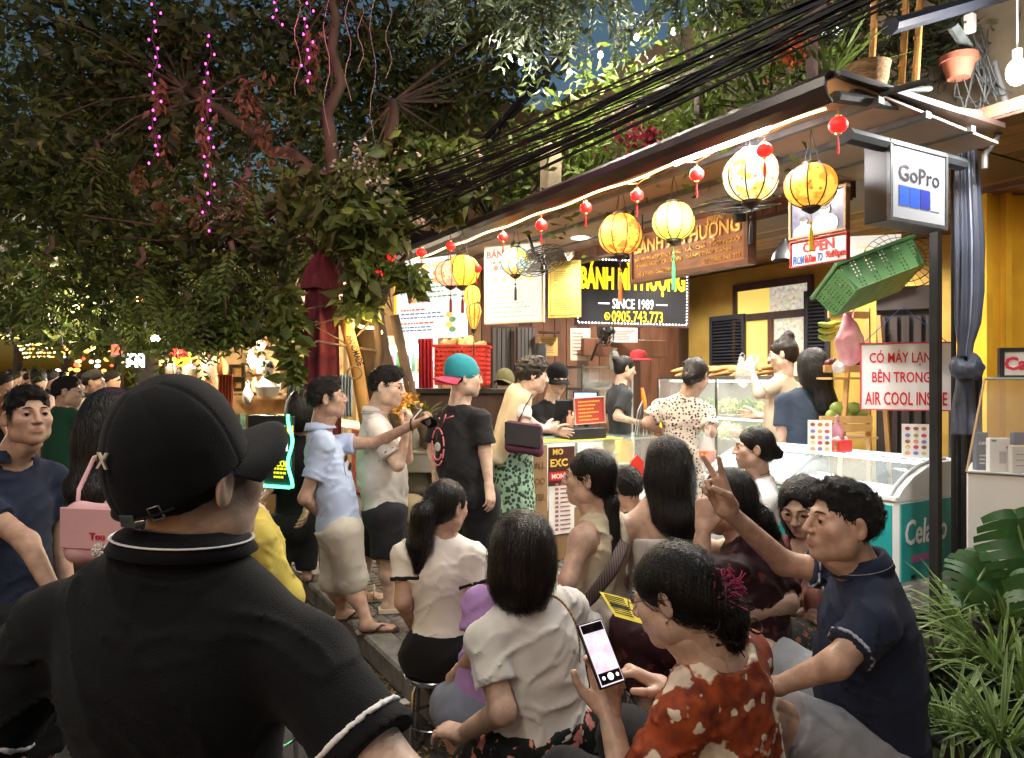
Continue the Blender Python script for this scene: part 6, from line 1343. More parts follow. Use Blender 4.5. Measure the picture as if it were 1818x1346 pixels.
db=satchel('dark grey shoulder bag on person with curly hair',at(930,778,5.36),V(1,-.2,-.12),.27,.22,.07,cloth('plum_canvas',(.10,.03,.055)),[at(916,760,5.36),at(930,725,5.40),at(945,700,5.45)],flapmat=cloth('dark_canvas',(.035,.032,.036)))
# low steel stools
def stool(label,px,py,Y,r,gz,first=[None]):
 c=at(px,py,Y);t=thing('steel_stool',label,'stool',V(c[0],c[1],gz),group='low steel stools');h=c[2]-gz
 mb=MB();mb.lathe([(r*.96,h-.022),(r,h-.018),(r,h-.004),(r*.97,h),(.001,h+.002)],n=28);mb.build('seat',M('chrome',(.55,.55,.55),rough=.18,metal=1,var=.05),t,smooth=True)
 for k in range(4):a=PI/4+k*PI/2;MB().tube([(r*.7*math.cos(a),r*.7*math.sin(a),h-.02),(r*.86*math.cos(a),r*.86*math.sin(a),h-.06),(r*1.0*math.cos(a),r*1.0*math.sin(a),.005)],.010,8).build('leg',M('chrome',(.55,.55,.55)),t,smooth=True)
 mb=MB();mb.tube([(r*.93*math.cos(a),r*.93*math.sin(a),h*.4) for a in np.linspace(0,2*PI,25)],.006,6,cap=False);mb.build('ring',M('chrome',(.55,.55,.55)),t,smooth=True)
stool('low steel stool under the woman with ponytail',772,1192,3.2,.135,-.12);stool('shiny steel stool under the pointing man in navy',1582,1330,2.25,.15,0.);stool('steel stool under the woman with dark bob',955,1375,2.3,.14,-.12);stool('steel stool under the lilac shirted person',872,1282,2.74,.13,-.12)
stool('steel stool under the woman in maroon dress',1338,1190,2.8,.14,0.);stool('steel stool under the woman in cream sleeveless top',1065,1160,3.12,.14,0.);stool('steel stool under the woman with very long hair',1168,1140,3.22,.14,0.);stool('steel stool under the woman in orange blouse',1310,1520,1.82,.14,-.12);stool('steel stool under woman before the freezer',1355,1040,3.95,.14,0.);stool('steel stool under the woman looking down with glasses',1448,1150,3.1,.14,0.);stool('steel stool under the small boy',1122,1050,3.65,.13,0.);stool('steel stool under the person in yellow',470,1190,2.95,.14,-.12)
# yellow flyer in a lap, flowered carrier bag, hose
a=at(1064,1050,2.72);b=at(1118,1064,2.66);c=at(1142,1108,2.58);d=at(1092,1094,2.62);mb=MB();mb.quad(d,c,b,a);o=mb.build('yellow_flyer',YPAP);o.modifiers.new('s','SOLIDIFY').thickness=.001;tag(o,'yellow printed flyer in lap beside woman in orange blouse','flyer')
mb=MB()
for k in range(9):
 f=.12+k*.09;p0=a*(1-f)+d*f+V(0,0,.003);p1=b*(1-f)+c*f+V(0,0,.003);mb.tube([p0*.9+p1*.1,p0*.25+p1*.75],.0016 if k not in (4,5) else .004,4)
tag(mb.build('flyer_print',BLKINK,o),kind='stuff')
mb=MB();pts=[at(1015,1262,3.15)*(1,1,0),at(1060,1252,3.2)*(1,1,0),at(1100,1262,3.2)*(1,1,0),at(1125,1290,3.05)*(1,1,0)];mb.tube([p+V(0,0,.012) for p in pts],.009,8);solo(mb,'hose',M('cream_hose',(.55,.50,.36),rough=.5),'thin cream hose lying on the paving between stools','hose',smooth='all')
bag('clear bag with patterned cloth on lap of woman with glasses',at(1452,1050,2.85),.12,.13,M('patterned_bag',(.16,.10,.07),rough=.3,var=.6,vs=40,col2=(.3,.08,.06),mixs=40),12,handles=False)
bag('white plastic bag on lap of woman in cream top',at(1050,1118,2.86),.11,.10,M('hazy_plastic',(.6,.58,.54),rough=.3,alpha=.55,var=.1),13,handles=False)
# motorbike at the left, dim
mbk=thing('motorbike','dark motorbike parked behind the man in navy polo','motorbike',at(100,HY,4.2)*(1,1,0)+V(0,0,STREET_Z));DM=M('bike_dark',(.02,.02,.024),rough=.35,var=.2)
for dx in (-.6,.6):
 mb=MB();mb.tube([(dx+.26*math.cos(a),0,.28+.26*math.sin(a)) for a in np.linspace(0,2*PI,25)],.045,8,cap=False);w_=mb.build('wheel',M('tyre',(.012,.012,.013),rough=.8),mbk,smooth='all');MB().cyl((dx,-.03,.28),(dx,.03,.28),.18,n=20).build('rim',GREYSTEEL,w_)
v=Vol((-.7,-.2,.2),(.8,.2,1.05),.02);v.cone((-.45,0,.62),(.1,0,.62),.13,.12,k=0);v.cone((.1,0,.45),(.55,0,.85),.12,.09,k=.08);v.cone((-.2,0,.4),(.2,0,.38),.12,.12,k=.06);p,q=v.nets();link('body',npmesh('body',p,q),DM,mbk)
MB().ell((-.35,0,.78),(.36,.13,.06),n=16,m=8).build('seat',M('seat_black',(.012,.012,.012),rough=.5),mbk,smooth='all');mb=MB();mb.tube([(.5,-.34,1.02),(.56,-.15,.98),(.58,0,.95),(.56,.15,.98),(.5,.34,1.02)],.014,8);mb.build('handlebar',BLACKSTEEL,mbk,smooth='all')
MB().ell((.66,0,.88),(.07,.09,.08),n=14,m=8).build('headlight',M('lens_glass',(.5,.5,.5),rough=.1),mbk,smooth='all')
for sg in (-1,1):
 m_=MB();m_.tube([(.52,sg*.28,1.02),(.5,sg*.34,1.18)],.006,6);o=m_.build('mirror_stalk',BLACKSTEEL,mbk);MB().ell((.5,sg*.36,1.22),(.02,.06,.045),n=14,m=8).build('mirror',M('mirror_glass',(.4,.4,.42),rough=.08,metal=1),o,smooth='all')
# ------------------------------------------------------------------ trees, plants, cables, strings of lights, the street beyond
BARK=M('bark',(.085,.055,.035),rough=.9,var=.4,vs=9,bump=.8,bs=30,stretch=(1,1,.4));BARKD=M('bark_dark',(.04,.028,.02),rough=.9,var=.4,vs=9,bump=.6,bs=30)
LEAFA=M('leaf_green',(.078,.104,.028),rough=.5,vcol=True,var=.25,vs=3,transl=.3,spec=.4);LEAFB=M('leaf_yellow_green',(.11,.155,.03),rough=.5,vcol=True,var=.25,vs=3,transl=.3,spec=.4);LEAFC=M('leaf_dark',(.038,.060,.020),rough=.55,vcol=True,var=.25,vs=3,transl=.25);LEAFD=M('leaf_dusty',(.055,.075,.035),rough=.5,vcol=True,var=.2,vs=3,transl=.25)
def clumps(lst,n,seed,shell=.55):
 """points spread through ellipsoids given as (px, py, Y, rx px, ry px, rz m); n in all, shared by area"""
 R_=np.random.default_rng(seed);A=np.array([c[3]*c[4]*(c[6] if len(c)>6 else 1.) for c in lst],float);A /= A.sum();out=[]
 for c,a in zip(lst,A):
  m=max(1,int(n*a));q=R_.normal(0,1,(m,3));q /= np.linalg.norm(q,axis=1)[:,None];r=R_.uniform(shell,1,(m,1)) ** .6;sub=R_.normal(0,.14,(m,3))
  k=max(3,m // 45);cen=R_.normal(0,1,(k,3));cen /= np.linalg.norm(cen,axis=1)[:,None];cen *= R_.uniform(.25,1,(k,1));pick=cen[R_.integers(k,size=m)]
  q=np.where(R_.uniform(size=(m,1))<.75,pick+sub,q*r)
  out.append(at(c[0],c[1],c[2])+q*V(c[3]*c[2]/FPX,c[5],c[4]*c[2]/FPX))
 return np.concatenate(out)
def limb(mb,a,b,r0,r1,wob=.08,n=7,seed=0):
 R_=np.random.default_rng(seed);pts=[]
 for i in range(n+1):f=i/n;pts.append(a*(1-f)+b*f+R_.normal(0,wob,3)*math.sin(PI*f)*.6)
 mb.tube(pts,[r0+(r1-r0)*i/n for i in range(n+1)],9);return pts
def tree(label,limbs,clump,nleaf,size,mats,seed,name='street_tree',barkm=BARK,extra=None,base=None,twigs=60,droop=.5):
 t=thing(name,label,'tree',base if base is not None else V(limbs[0][0][0],limbs[0][0][1],STREET_Z));off=np.array(t.location);allp=[]
 for k,(a,b,r0,r1) in enumerate(limbs):
  mb=MB();pts=limb(mb,a,b,r0,r1,.07,seed=seed+k);mb.build('trunk' if k == 0 else 'limb',barkm,t,True,'all');allp += pts
 P=clumps(clump,nleaf,seed);R_=np.random.default_rng(seed);mb=MB();allp=np.array(allp)
 for k in range(twigs):
  e=P[R_.integers(len(P))];s_=allp[np.argmin(np.linalg.norm(allp-e,axis=1))];m_=(s_+e)/2+R_.normal(0,.12,3);mb.tube([s_,m_,e],[.014,.008,.003],5)
 if twigs:tag(mb.build('twig',barkm,t,True),kind='stuff')
 ns=np.array_split(R_.permutation(len(P)),len(mats))
 for k,(ix,m_) in enumerate(zip(ns,mats)):
  v,q,c=leafcloud(P[ix],size*(.8,1.25,1.,.65)[k%4],seed=seed+k,droop=droop,jitter=.5,wid=(.42,.5,.34,.45)[k%4],colA=(.55,.6,.5),colB=(1.45,1.25,1.1));o=link('crown',npmesh('crown',v-off,q,smooth=False,cols=c),m_,t)
 return t
tree('large leafy street tree leaning over the pavement left of awning',[(at(722,1000,5.95),at(652,560,5.9),.19,.13),(at(652,560,5.9),at(590,300,6.2),.10,.06),(at(652,560,5.9),at(700,180,6.6),.09,.04),(at(600,330,6.2),at(330,160,6.6),.06,.03),(at(590,300,6.2),at(585,-60,6.4),.06,.03),(at(590,300,6.2),at(420,420,6.0),.04,.015),(at(640,500,5.9),at(530,420,5.8),.05,.02)],
     [(120,120,6.6,170,150,1.2),(320,60,6.8,170,100,1.2),(100,330,6.2,150,140,1.0),(300,300,7.0,170,150,1.0),(480,170,7.4,150,190,.9,.9),(440,430,6.2,130,90,.8),(620,90,7.6,150,120,.9,.8),(770,130,7.8,150,190,.8,1.1),(900,60,7.6,130,110,.7,1.1),(650,200,8.2,160,130,.6,1.0),(230,480,6.4,120,110,.8),(70,520,7.0,110,90,.8),(420,560,6.4,130,60,.7,1.5)],30000,.105,(LEAFA,LEAFC,LEAFA,LEAFB),11,twigs=150)
tree('darker tree further down the street at left',[(at(262,760,12),at(255,560,12),.22,.17),(at(255,560,12),at(120,380,12),.12,.05),(at(255,560,12),at(380,380,12),.12,.05)],
     [(80,520,12.5,150,90,1.6),(250,480,12.5,150,130,1.6),(400,500,11.5,140,110,1.4),(330,590,10.5,110,42,1.0,2.2),(160,590,12,110,40,1.0,1.6),(460,585,9.5,60,45,.8,1.6),(40,300,13,150,200,1.5),(250,200,13,200,200,1.5,.7)],21000,.15,(LEAFC,LEAFA,LEAFB),23,barkm=BARKD,twigs=60)
# flowering creeper over the far end of the awning
tree('flowering creeper with broad leaves hanging over the awning end',[(at(690,1000,5.75),at(668,560,5.6),.05,.03),(at(668,560,5.6),at(760,330,5.7),.03,.012)],[(640,380,5.5,90,90,.5),(730,305,5.6,100,60,.5),(815,300,5.7,75,55,.45),(670,385,5.3,60,50,.4),(655,460,5.4,34,50,.4,1.2),(540,350,5.9,45,60,.4),(780,365,5.5,45,28,.3),(505,560,5.2,28,60,.2,.9),(520,640,5.2,16,50,.15,.7),(640,540,5.35,40,35,.25,1.0),(725,490,5.3,30,30,.2,1.3)],6200,.10,(LEAFB,LEAFA),37,name='flowering_creeper',twigs=50,droop=.8)
P=clumps([(700,320,5.4,100,60,.4),(810,310,5.5,70,50,.4),(690,390,5.2,60,30,.3)],700,5);v,q,c=leafcloud(P,.035,seed=5,colA=(.8,.8,.8),colB=(1.2,1.1,1.1),wid=.8);o=link('creeper_blossom',npmesh('b',v,q,smooth=False,cols=c),M('blossom',(.38,.30,.24),rough=.8,vcol=True,var=.3));tag(o,'dusty pink blossom clusters on the creeper','flowers',kind='stuff')
# trails of hanging leaves under the big tree (dry, reddish)
P=clumps([(285,200,5.6,22,90,.1),(370,230,5.8,25,110,.15),(360,360,5.6,22,40,.1),(550,110,5.8,35,80,.15),(480,210,6.0,60,90,.3),(290,330,5.8,40,70,.2)],420,8);v,q,c=leafcloud(P,.085,seed=6,droop=1.6,colA=(.6,.5,.5),colB=(1.4,1.2,1.0));o=link('withered_leaves',npmesh('w',v,q,smooth=False,cols=c),M('leaf_russet',(.13,.075,.03),rough=.6,vcol=True,var=.3,transl=.3));tag(o,'russet withered leaves trailing below the street tree','leaves',kind='stuff')
# feathery branches at the top
def feather(label,roots,seed,mat,group=None):
 """compound leaves: a drooping rachis with two rows of leaflets"""
 R_=np.random.default_rng(seed);t=thing('feathery_branch',label,'branch',roots[0][0]);off=np.array(t.location);Vv,Qq,Cc,n=[],[],[],0;rach=MB()
 for a,b,nl,ln in roots:
  mb=MB();pts=np.array(limb(mb,a,b,.022,.006,.06,8,seed));mb.build('branch',BARK,t,True,'all')
  for k in range(nl):
   f=R_.uniform(.05,1)*8;i=min(7,int(f));o_=pts[i]*(1-(f-i))+pts[i+1]*(f-i);d=nrm(V(R_.normal(0,.8),R_.normal(0,.8),R_.normal(-.5,.4)));L=ln*R_.uniform(.6,1.2);m=11;row=[];P=[];D=[]
   for j in range(m+1):g_=j/m;row.append(o_+d*L*g_+V(0,0,-.55*L*g_*g_))
   rach.tube(row[::3],.0022,3);sd=nrm(np.cross(d,V(0,0,1)))
   for j in range(1,m+1):
    tg=nrm(row[j]-row[j-1])
    for sg in (-1,1):P.append(row[j]);D.append((sd*sg*.9+tg*.6-V(0,0,.15))*3)
   v,q,c=leafcloud(np.array(P),L*.20,dirs=np.array(D),seed=int(R_.integers(1e6)),droop=0,wid=.34,jitter=.12,spread=.5,colA=(.7,.75,.7),colB=(1.2,1.2,1.15));Vv.append(v);Qq.append(q+n);Cc.append(c*R_.uniform(.7,1.25));n += len(v)
 tag(rach.build('leaf_stalk',LEAFD,t,True),kind='stuff');link('crown',npmesh('f',np.concatenate(Vv)-off,np.concatenate(Qq),smooth=False,cols=np.concatenate(Cc)),mat,t)
feather('feathery leaved branches hanging at the top centre',[(at(900,-220,4.3),at(830,10,4.4),46,.34),(at(960,-240,4.2),at(960,40,4.3),60,.36),(at(1080,-240,4.2),at(1050,0,4.3),54,.34),(at(760,-200,4.6),at(760,-20,4.7),26,.30)],3,LEAFD)
feather('feathery leaved branches above the cables at top right',[(at(1230,-220,4.0),at(1200,20,4.1),52,.32),(at(1340,-240,3.9),at(1300,60,4.1),62,.32),(at(1440,-200,4.0),at(1400,110,4.2),50,.28)],9,LEAFD)
feather('long green leaf sprays drooping from the big tree',[(at(250,440,5.6),at(250,570,5.4),16,.42),(at(410,430,5.3),at(400,560,5.2),18,.40),(at(330,520,5.6),at(340,600,5.5),12,.36),(at(90,420,5.6),at(80,540,5.5),16,.42),(at(170,250,5.8),at(160,350,5.6),12,.4),(at(440,300,5.6),at(430,380,5.5),10,.36)],21,LEAFB)
feather('feathery leaves at the top left of centre',[(at(620,-260,4.6),at(520,-40,4.8),30,.30)],12,LEAFC)
# roof garden above the awning: pots, grasses, bamboo, bougainvillea
def blades(label,c,n,ln,mat,seed,spread=.6,wid=.016,name='potted_plant',pot=None,cat='plant',strap=True,stripe=False,up=.9,droopk=.7):
 R_=np.random.default_rng(seed);t=thing(name,label,cat,c);Vv,Qq,Cc,k0=[],[],[],0
 for k in range(n):
  a=R_.uniform(0,2*PI);e=R_.uniform(.15,1.)*spread;d=nrm(V(math.cos(a)*e,math.sin(a)*e,up*R_.uniform(.5,1.1)));L=ln*R_.uniform(.55,1.15);sd=nrm(np.cross(d,(0,0,1)));m=7;o_=V(math.cos(a),math.sin(a),0)*R_.uniform(0,.05);cm=R_.uniform(.7,1.3)
  for j in range(m+1):
   f=j/m;p=o_+d*L*f+V(math.cos(a),math.sin(a),0)*L*.25*f*f-V(0,0,droopk*L*f*f*e);w=wid*(math.sin(PI*min(.98,.12+.88*f)) ** .7)*R_.uniform(.95,1.05)
   for x,cc in ((-1,(1,1,1)),(-.35,(1,1,1)),(.35,(1,1,1)),(1,(1,1,1))):Vv.append(p+sd*w*x+V(0,0,.25*w*abs(x)));Cc.append(np.array((2.6,2.1,2.2) if (stripe and abs(x)>.9) else cc)*cm)
  for j in range(m):
   for x in range(3):b=k0+j*4+x;Qq.append((b,b+1,b+5,b+4))
  k0 += 4*(m+1)
 link('leaf_blades',npmesh('bl',np.array(Vv),np.array(Qq),cols=np.array(Cc)),mat,t)
 if pot:
  r,h,pm=pot;mb=MB();mb.lathe([(r*.72,-h),(r*.95,-.03),(r*1.06,-.03),(r*1.06,0),(r*.92,0),(r*.85,-.03),(.001,-.035)],n=22);mb.build('pot',pm,t,smooth=True)
 return t
TERRA=M('terracotta',(.26,.085,.05),rough=.8,var=.2);CONC=M('concrete_pot',(.30,.24,.16),rough=.9,var=.3,bump=.2);WICK=M('wicker',(.34,.20,.09),rough=.8,var=.35,vs=30,bump=.6,bs=60,stretch=(1,1,3))
rdk=thing('roof_deck','dim timber roof deck and rail behind the awning edge','balcony',S(2.5,1.2,2.8));MB().box(S(2.95,1.35,2.76),(2.7,1.0,.015),RS).build('deck_floor',DWOOD,rdk,True)
for k in range(8):MB().box(S(.4+.75*k,.42,3.0),(.02,.02,.24),RS).build('rail_post',DWOOD,rdk,True)
MB().box(S(2.95,.42,3.25),(2.65,.025,.02),RS).build('rail',DWOOD,rdk,True);MB().box(S(2.7,2.0,3.7),(2.8,.05,.9),RS).build('upper_wall',M('dim_plaster',(.16,.13,.09),rough=.9,var=.4,vs=3),rdk,True)
roof=[(.45,.30,'tall striped grass in wicker tub nearest the awning corner',42,.42,LEAFB,WICK),(.85,.32,'spiky grass plant above the cream lantern',46,.42,LEAFD,TERRA),(1.35,.30,'narrow leaved plant behind the cables',52,.46,LEAFB,TERRA),(1.85,.30,'arching leafy plant over middle of awning',52,.50,LEAFB,CONC),(2.4,.28,'yellow green arching plant above carved sign',56,.50,LEAFB,TERRA),(2.95,.30,'broad leaved plant in concrete planter',48,.44,LEAFA,CONC),(3.45,.28,'low fern by the concrete post',46,.42,LEAFA,TERRA),(4.0,.3,'dark palm leaves at the far roof end',40,.5,LEAFC,TERRA)]
for s_,t_,lab,n,ln,m_,pm in roof:blades(lab,S(s_,t_+.3,2.93),n,ln*.9,m_,int(s_*100),.8,.009,pot=(.10,.16,pm),droopk=.5)
P=np.concatenate([S(s_,.45,3.15)+rng.normal(0,1,(420,3))*(.22,.16,.22) for s_ in (.7,1.2,1.7,2.2,2.7,3.3)]);v,q,c=leafcloud(P,.075,seed=44,colA=(.7,.8,.6),colB=(1.3,1.3,1.1));o=link('roof_shrub',npmesh('r',v,q,smooth=False,cols=c),LEAFB);tag(o,'loose mass of small leaves along the roof rail','foliage',kind='stuff')
for lab,px,py,Y,rr in (('crimson bougainvillea cluster above the awning middle',1122,232,4.3,.06),('crimson bougainvillea cluster right of the first one',1155,250,4.2,.04),('orange flowers among leaves at the top right',1400,85,3.6,.05)):
 P=at(px,py,Y)+rng.normal(0,1,(90,3))*rr;v,q,c=leafcloud(P,.035,seed=px,wid=.8,colA=(.6,.6,.6),colB=(1.3,1.2,1.2));o=link('flower_cluster',npmesh('f',v,q,smooth=False,cols=c),M('crimson_petal',(.32,.012,.05),rough=.7,vcol=True,var=.2) if px<1300 else M('orange_petal',(.6,.13,.03),rough=.7,vcol=True));tag(o,lab,'flowers',kind='stuff')
mb=MB();mb.box(at(978,300,5.0),(.055,.055,.16),RS,.006);solo(mb,'concrete_post',CONC,'stubby concrete post above the awning left of bougainvillea','post')
for k,(px,Y) in enumerate(((1545,3.4),(1600,3.5),(1625,3.45))):
 mb=MB();mb.tube([at(px,150,Y),at(px+6,60,Y),at(px+10,-60,Y)],[.017,.016,.015],8);[mb.tube([at(px+(150-y)*.05,y,Y),at(px+(150-y)*.05,y-5,Y)],.019,8) for y in (120,70,20)];solo(mb,'bamboo_pole',M('bamboo',(.42,.22,.06),rough=.45,var=.2),'bamboo pole rising from the wicker tub, %s of three'%('leftmost','middle','rightmost')[k],'pole',smooth=True)
mb=MB();c=at(1541,136,3.35);mb.lathe([(.075,-.055),(.085,-.02),(.092,.03),(.098,.05),(.092,.052),(.085,.03)],c=c,n=24);solo(mb,'wicker_tub',WICK,'woven wicker tub on the awning corner','basket',smooth=True)
mb=MB();c=at(1702,118,3.6);mb.lathe([(.05,-.06),(.075,.02),(.085,.02),(.085,.05),(.07,.05)],c=c,n=22);solo(mb,'clay_pot',TERRA,'red clay pot on the upper ledge at right','pot',smooth=True)
for k,(px,py,w,h) in enumerate(((1580,15,40,12),(1470,55,30,12),(1690,150,20,14))):
 B=Board('lit_window','lit pale window seen through the roof plants, %s one'%('top','left','right')[k],'window',(px-w,4.9),(px+w,4.9),py-h,py+h,.02,emi('window_glow',(.92,.95,1.),.9),frame_mat=DWOOD,fw=.015)
# overhead cables
cb=thing('cable_bundle','thick bundle of black overhead cables crossing above the awning','cables',at(1200,180,4.2));CAB=M('cable_black',(.004,.004,.0045),rough=.6,var=.2,spec=.2)
R_=random.Random(5)
for k in range(24):
 y0=R_.gauss(0,24);y1=R_.gauss(0,24);sag=R_.uniform(.0,.06);a=at(1600,-36+y0*.8,2.75+R_.uniform(-.06,.06));b=at(690,368+y1,5.45+R_.uniform(-.1,.1));m=14
 pts=[]
 for j in range(m+1):f=j/m;pts.append(a*(1-f)+b*f-V(0,0,sag*4*f*(1-f))+V(0,0,.02*math.sin(7*f+k)))
 MB().tube(pts,R_.choice((.003,.004,.005,.006,.009)),5).build('cable',CAB,cb,True)
for k in range(7):
 a=at(1000+R_.uniform(-8,8),95+R_.uniform(-12,12),5.4);b=at(640+R_.uniform(-20,20),440+R_.uniform(-15,15),7.5);MB().tube([a*(1-f)+b*f-V(0,0,.12*4*f*(1-f)) for f in np.linspace(0,1,9)],R_.choice((.005,.008)),5).build('cable',CAB,cb,True)
# strings of lights
MAG=emi('magenta_led',(1.,.05,.55),5.);bm=MB().ell((0,0,0),.0066,n=8,m=6).mesh('led');bm.materials.append(MAG);WIRE=M('light_wire',(.04,.02,.03),rough=.6)
def icicle(label,px,y0,y1,Y,n,lit=True):
 t=thing('light_string',label,'string lights',at(px,y0,Y),group='light strings hanging in the tree');off=np.array(t.location);pts=[at(px+6*math.sin(j*1.3+px),y0+(y1-y0)*j/(n-1),Y+.02*math.sin(j)) for j in range(n)];MB().tube(pts,.0028,4).build('wire',WIRE if lit else M('pale_wire',(.22,.16,.13),rough=.5),t,True)
 for j in range(n):
  p=pts[j]+V(.02*(-1) ** j,0,-.008)
  if lit:o=bpy.data.objects.new('led',bm);C.objects.link(o);o.parent=t;o.location=tuple(p-off);o.scale=(1.0,1.0,1.5)
 if lit:
  for f in (.35,.75):lamp('POINT',at(px+14,y0+(y1-y0)*f,Y-.12)-off,1.6,(1.,.12,.55),t,.05,'string_glow')
icicle('lit magenta light string, longest on the left',275,-10,288,5.3,20);icicle('lit magenta light string right of the longest left one',370,62,408,5.5,22);icicle('lit magenta light string near the top centre',546,-10,142,5.4,12);icicle('short lit magenta string at the top edge',492,-10,42,5.5,5)
for k,(px,y1) in enumerate(((618,180),(640,130),(662,265),(690,140),(580,240),(528,170))):icicle('unlit pale light string, number %s from the left among the unlit'%('','two','four','','','')[0] if False else 'unlit pale light string '+('right of magenta one','short, second of the pale group','longest of the pale group','rightmost of the pale group','left of the pale group','beside the lit top centre string')[k],px,-10,y1,5.5,10,False)
fs_=thing('festoon_string','warm festoon string above awning with added unseen bulbs over street','string lights',at(1050,90,4.7));FB=emi('festoon_bulb',(1.,.80,.45),40.);fo=np.array(fs_.location)
bulbs=[at(1196,56,4.5),at(1130,66,4.5),at(1066,98,4.6),at(1011,129,4.7),at(925,109,4.6)]+[V(-.35-.22*k,3.2-1.15*k,3.75) for k in range(6)]  # last six bulbs are unseen, added to light the backs of people
MB().tube([b+V(0,0,.06+.03*(i%2)) for i,b in enumerate(bulbs)],.005,5).build('wire',CAB,fs_,True)
fm=MB().ell((0,0,0),(.016,.016,.02),n=12,m=8).mesh('bulb','all');fm.materials.append(FB);hm=MB().cyl((0,0,.024),(0,0,.065),.014,n=8).mesh('socket');hm.materials.append(CAB)
for k,b in enumerate(bulbs):
 for me,nm in ((fm,'bulb'),(hm,'socket')):o=link(nm,me,None,fs_);o.location=tuple(b-fo)
 lamp('POINT',b-fo+V(0,-.0,-.04),12 if k<5 else 36,(1.,.91,.78),fs_,.035,'festoon_light')  # the added unseen bulbs are stronger, as fill light
# bits round the trunk: light tube, striped bamboo, wooden hoop
nt_=thing('light_tube','bent warm light tube fixed on the leaning trunk','lamp',at(640,580,5.5));MB().tube([at(x,y,5.6) for x,y in ((628,572),(640,580),(655,582),(672,582),(677,590),(672,602))],.011,8).build('tube',emi('warm_tube',(1.,.72,.22),9.),nt_,True,'all');lamp('POINT',(0,-.12,-.02),7,(1.,.72,.3),nt_,.05,'tube_glow')
lt=thing('lettered_pole','leaning bamboo pole with black vertical lettering left of trunk','pole',at(640,640,5.5)*(1,1,0));MB().tube([at(612,565,5.5),at(632,640,5.5),at(655,780,5.5),at(680,1000,5.5)],[.045,.05,.05,.05],10).build('shaft',M('bamboo',(.42,.22,.06)),lt,True,'all')
ey=nrm(at(622,600,5.5)-at(640,650,5.5));text('HANDMADE',BLKINK,lt,at(631,622,5.443),-ey,nrm(np.cross(V(0,-1,0),-ey)),height=.05,width=.24,bold=.02)
mb=MB();mb.tube([at(630+13*math.cos(a),662+11*math.sin(a),5.4) for a in np.linspace(0,2*PI,17)],.008,6,cap=False);solo(mb,'wooden_hoop',LWOOD,'small wooden hoop hung beside the lettered pole','hoop',smooth='all')
mb=MB();mb.tube([at(700,560,5.5),at(728,690,5.5),at(760,790,5.5),at(790,1000,5.5)],[.035,.04,.04,.04],8);solo(mb,'thin_trunk',BARK,'thin bare trunk leaning right in front of drinks fridge','trunk',smooth='all')
mb=MB();P=[at(712+rng.normal(0,6),712+rng.normal(0,10),5.3) for _ in range(9)]
blades('small grass plant in front of the drinks fridge',at(757,735,5.2),16,.16,LEAFB,77,.7,.008)
fl=thing('flower_pot_lamp','yellow orange flowers with lit tube behind white polo man','flowers',at(714,715,5.3));v,q,c=leafcloud(rng.normal(0,1,(90,3))*(.05,.04,.06),.05,seed=5,wid=.8);tag(link('petals',npmesh('p',v,q,smooth=False,cols=c),M('amber_petal',(.7,.35,.05),rough=.6,vcol=True),fl),kind='stuff');MB().tube([(.0,0,-.02),(.05,0,-.14)],.008,6).build('tube',emi('warm_tube',(1.,.72,.22),9.),fl)
# plants at the right: monstera, spider plants
def monstera(label,c,d,up,size,seed):
 d=nrm(d);x=nrm(np.cross(d,up));z=np.cross(x,d);t=thing('monstera_leaf',label,'plant',c);n=9;Vv,Qq=[],[]
 for sg in (-1,1):
  for k in range(n):
   f0,f1=k/n,(k+1)/n;k0=len(Vv);fm_=(f0+f1)/2
   W_=lambda f:size*.50*math.sin(PI*min(1,.10+f*.92)) ** .55*(1-.2*f)
   for j in range(7):
    q=j/6;g_=0 if q<.5 else (q-.5)*.55
    for f in (f0,f1):
     ff=f*(1-g_)+fm_*g_;w=W_(f if q<.6 else fm_)*q
     Vv.append(d*(ff*size+.16*size*q*q*(1-ff)-.12*size*q*(1-ff))+x*sg*w+z*(.16*size*q*(1-q)-.16*size*q*q+.012*math.sin(14*ff)))
   for j in range(6):a=k0+2*j;Qq.append((a,a+1,a+3,a+2) if sg>0 else (a,a+2,a+3,a+1))
 link('leaf',npmesh('leaf',np.array(Vv),np.array(Qq),cols=np.ones((len(Vv),3))),M('monstera_green',(.035,.10,.026),rough=.5,vcol=True,var=.25,vs=10,transl=.2,bump=.1,bs=30),t)
 mb=MB();mb.tube([V(0,0,0),d*size*.5+z*.0,d*size],[.007,.005,.002],6);mb.tube([V(0,0,0),-d*size*.3-V(0,0,.15),V(.1,.15,-.55)],.007,6);mb.build('stalk',M('stalk_green',(.12,.2,.06),rough=.5),t);return t
monstera('large split monstera leaf drooping beside the freezer',at(1762,990,2.75),V(-.55,-.25,-.55),V(0,-1,.45),.25,1);monstera('big bright monstera leaf at the right edge',at(1800,905,2.6),V(.12,-.2,-.95),V(-.2,-1,.1),.30,2);monstera('small monstera leaf low at the right edge',at(1830,1010,2.5),V(-.1,-.4,-.7),V(-.5,-.8,.2),.2,3)
SPID=M('spider_plant_green',(.10,.17,.045),rough=.45,vcol=True,var=.15,transl=.25)
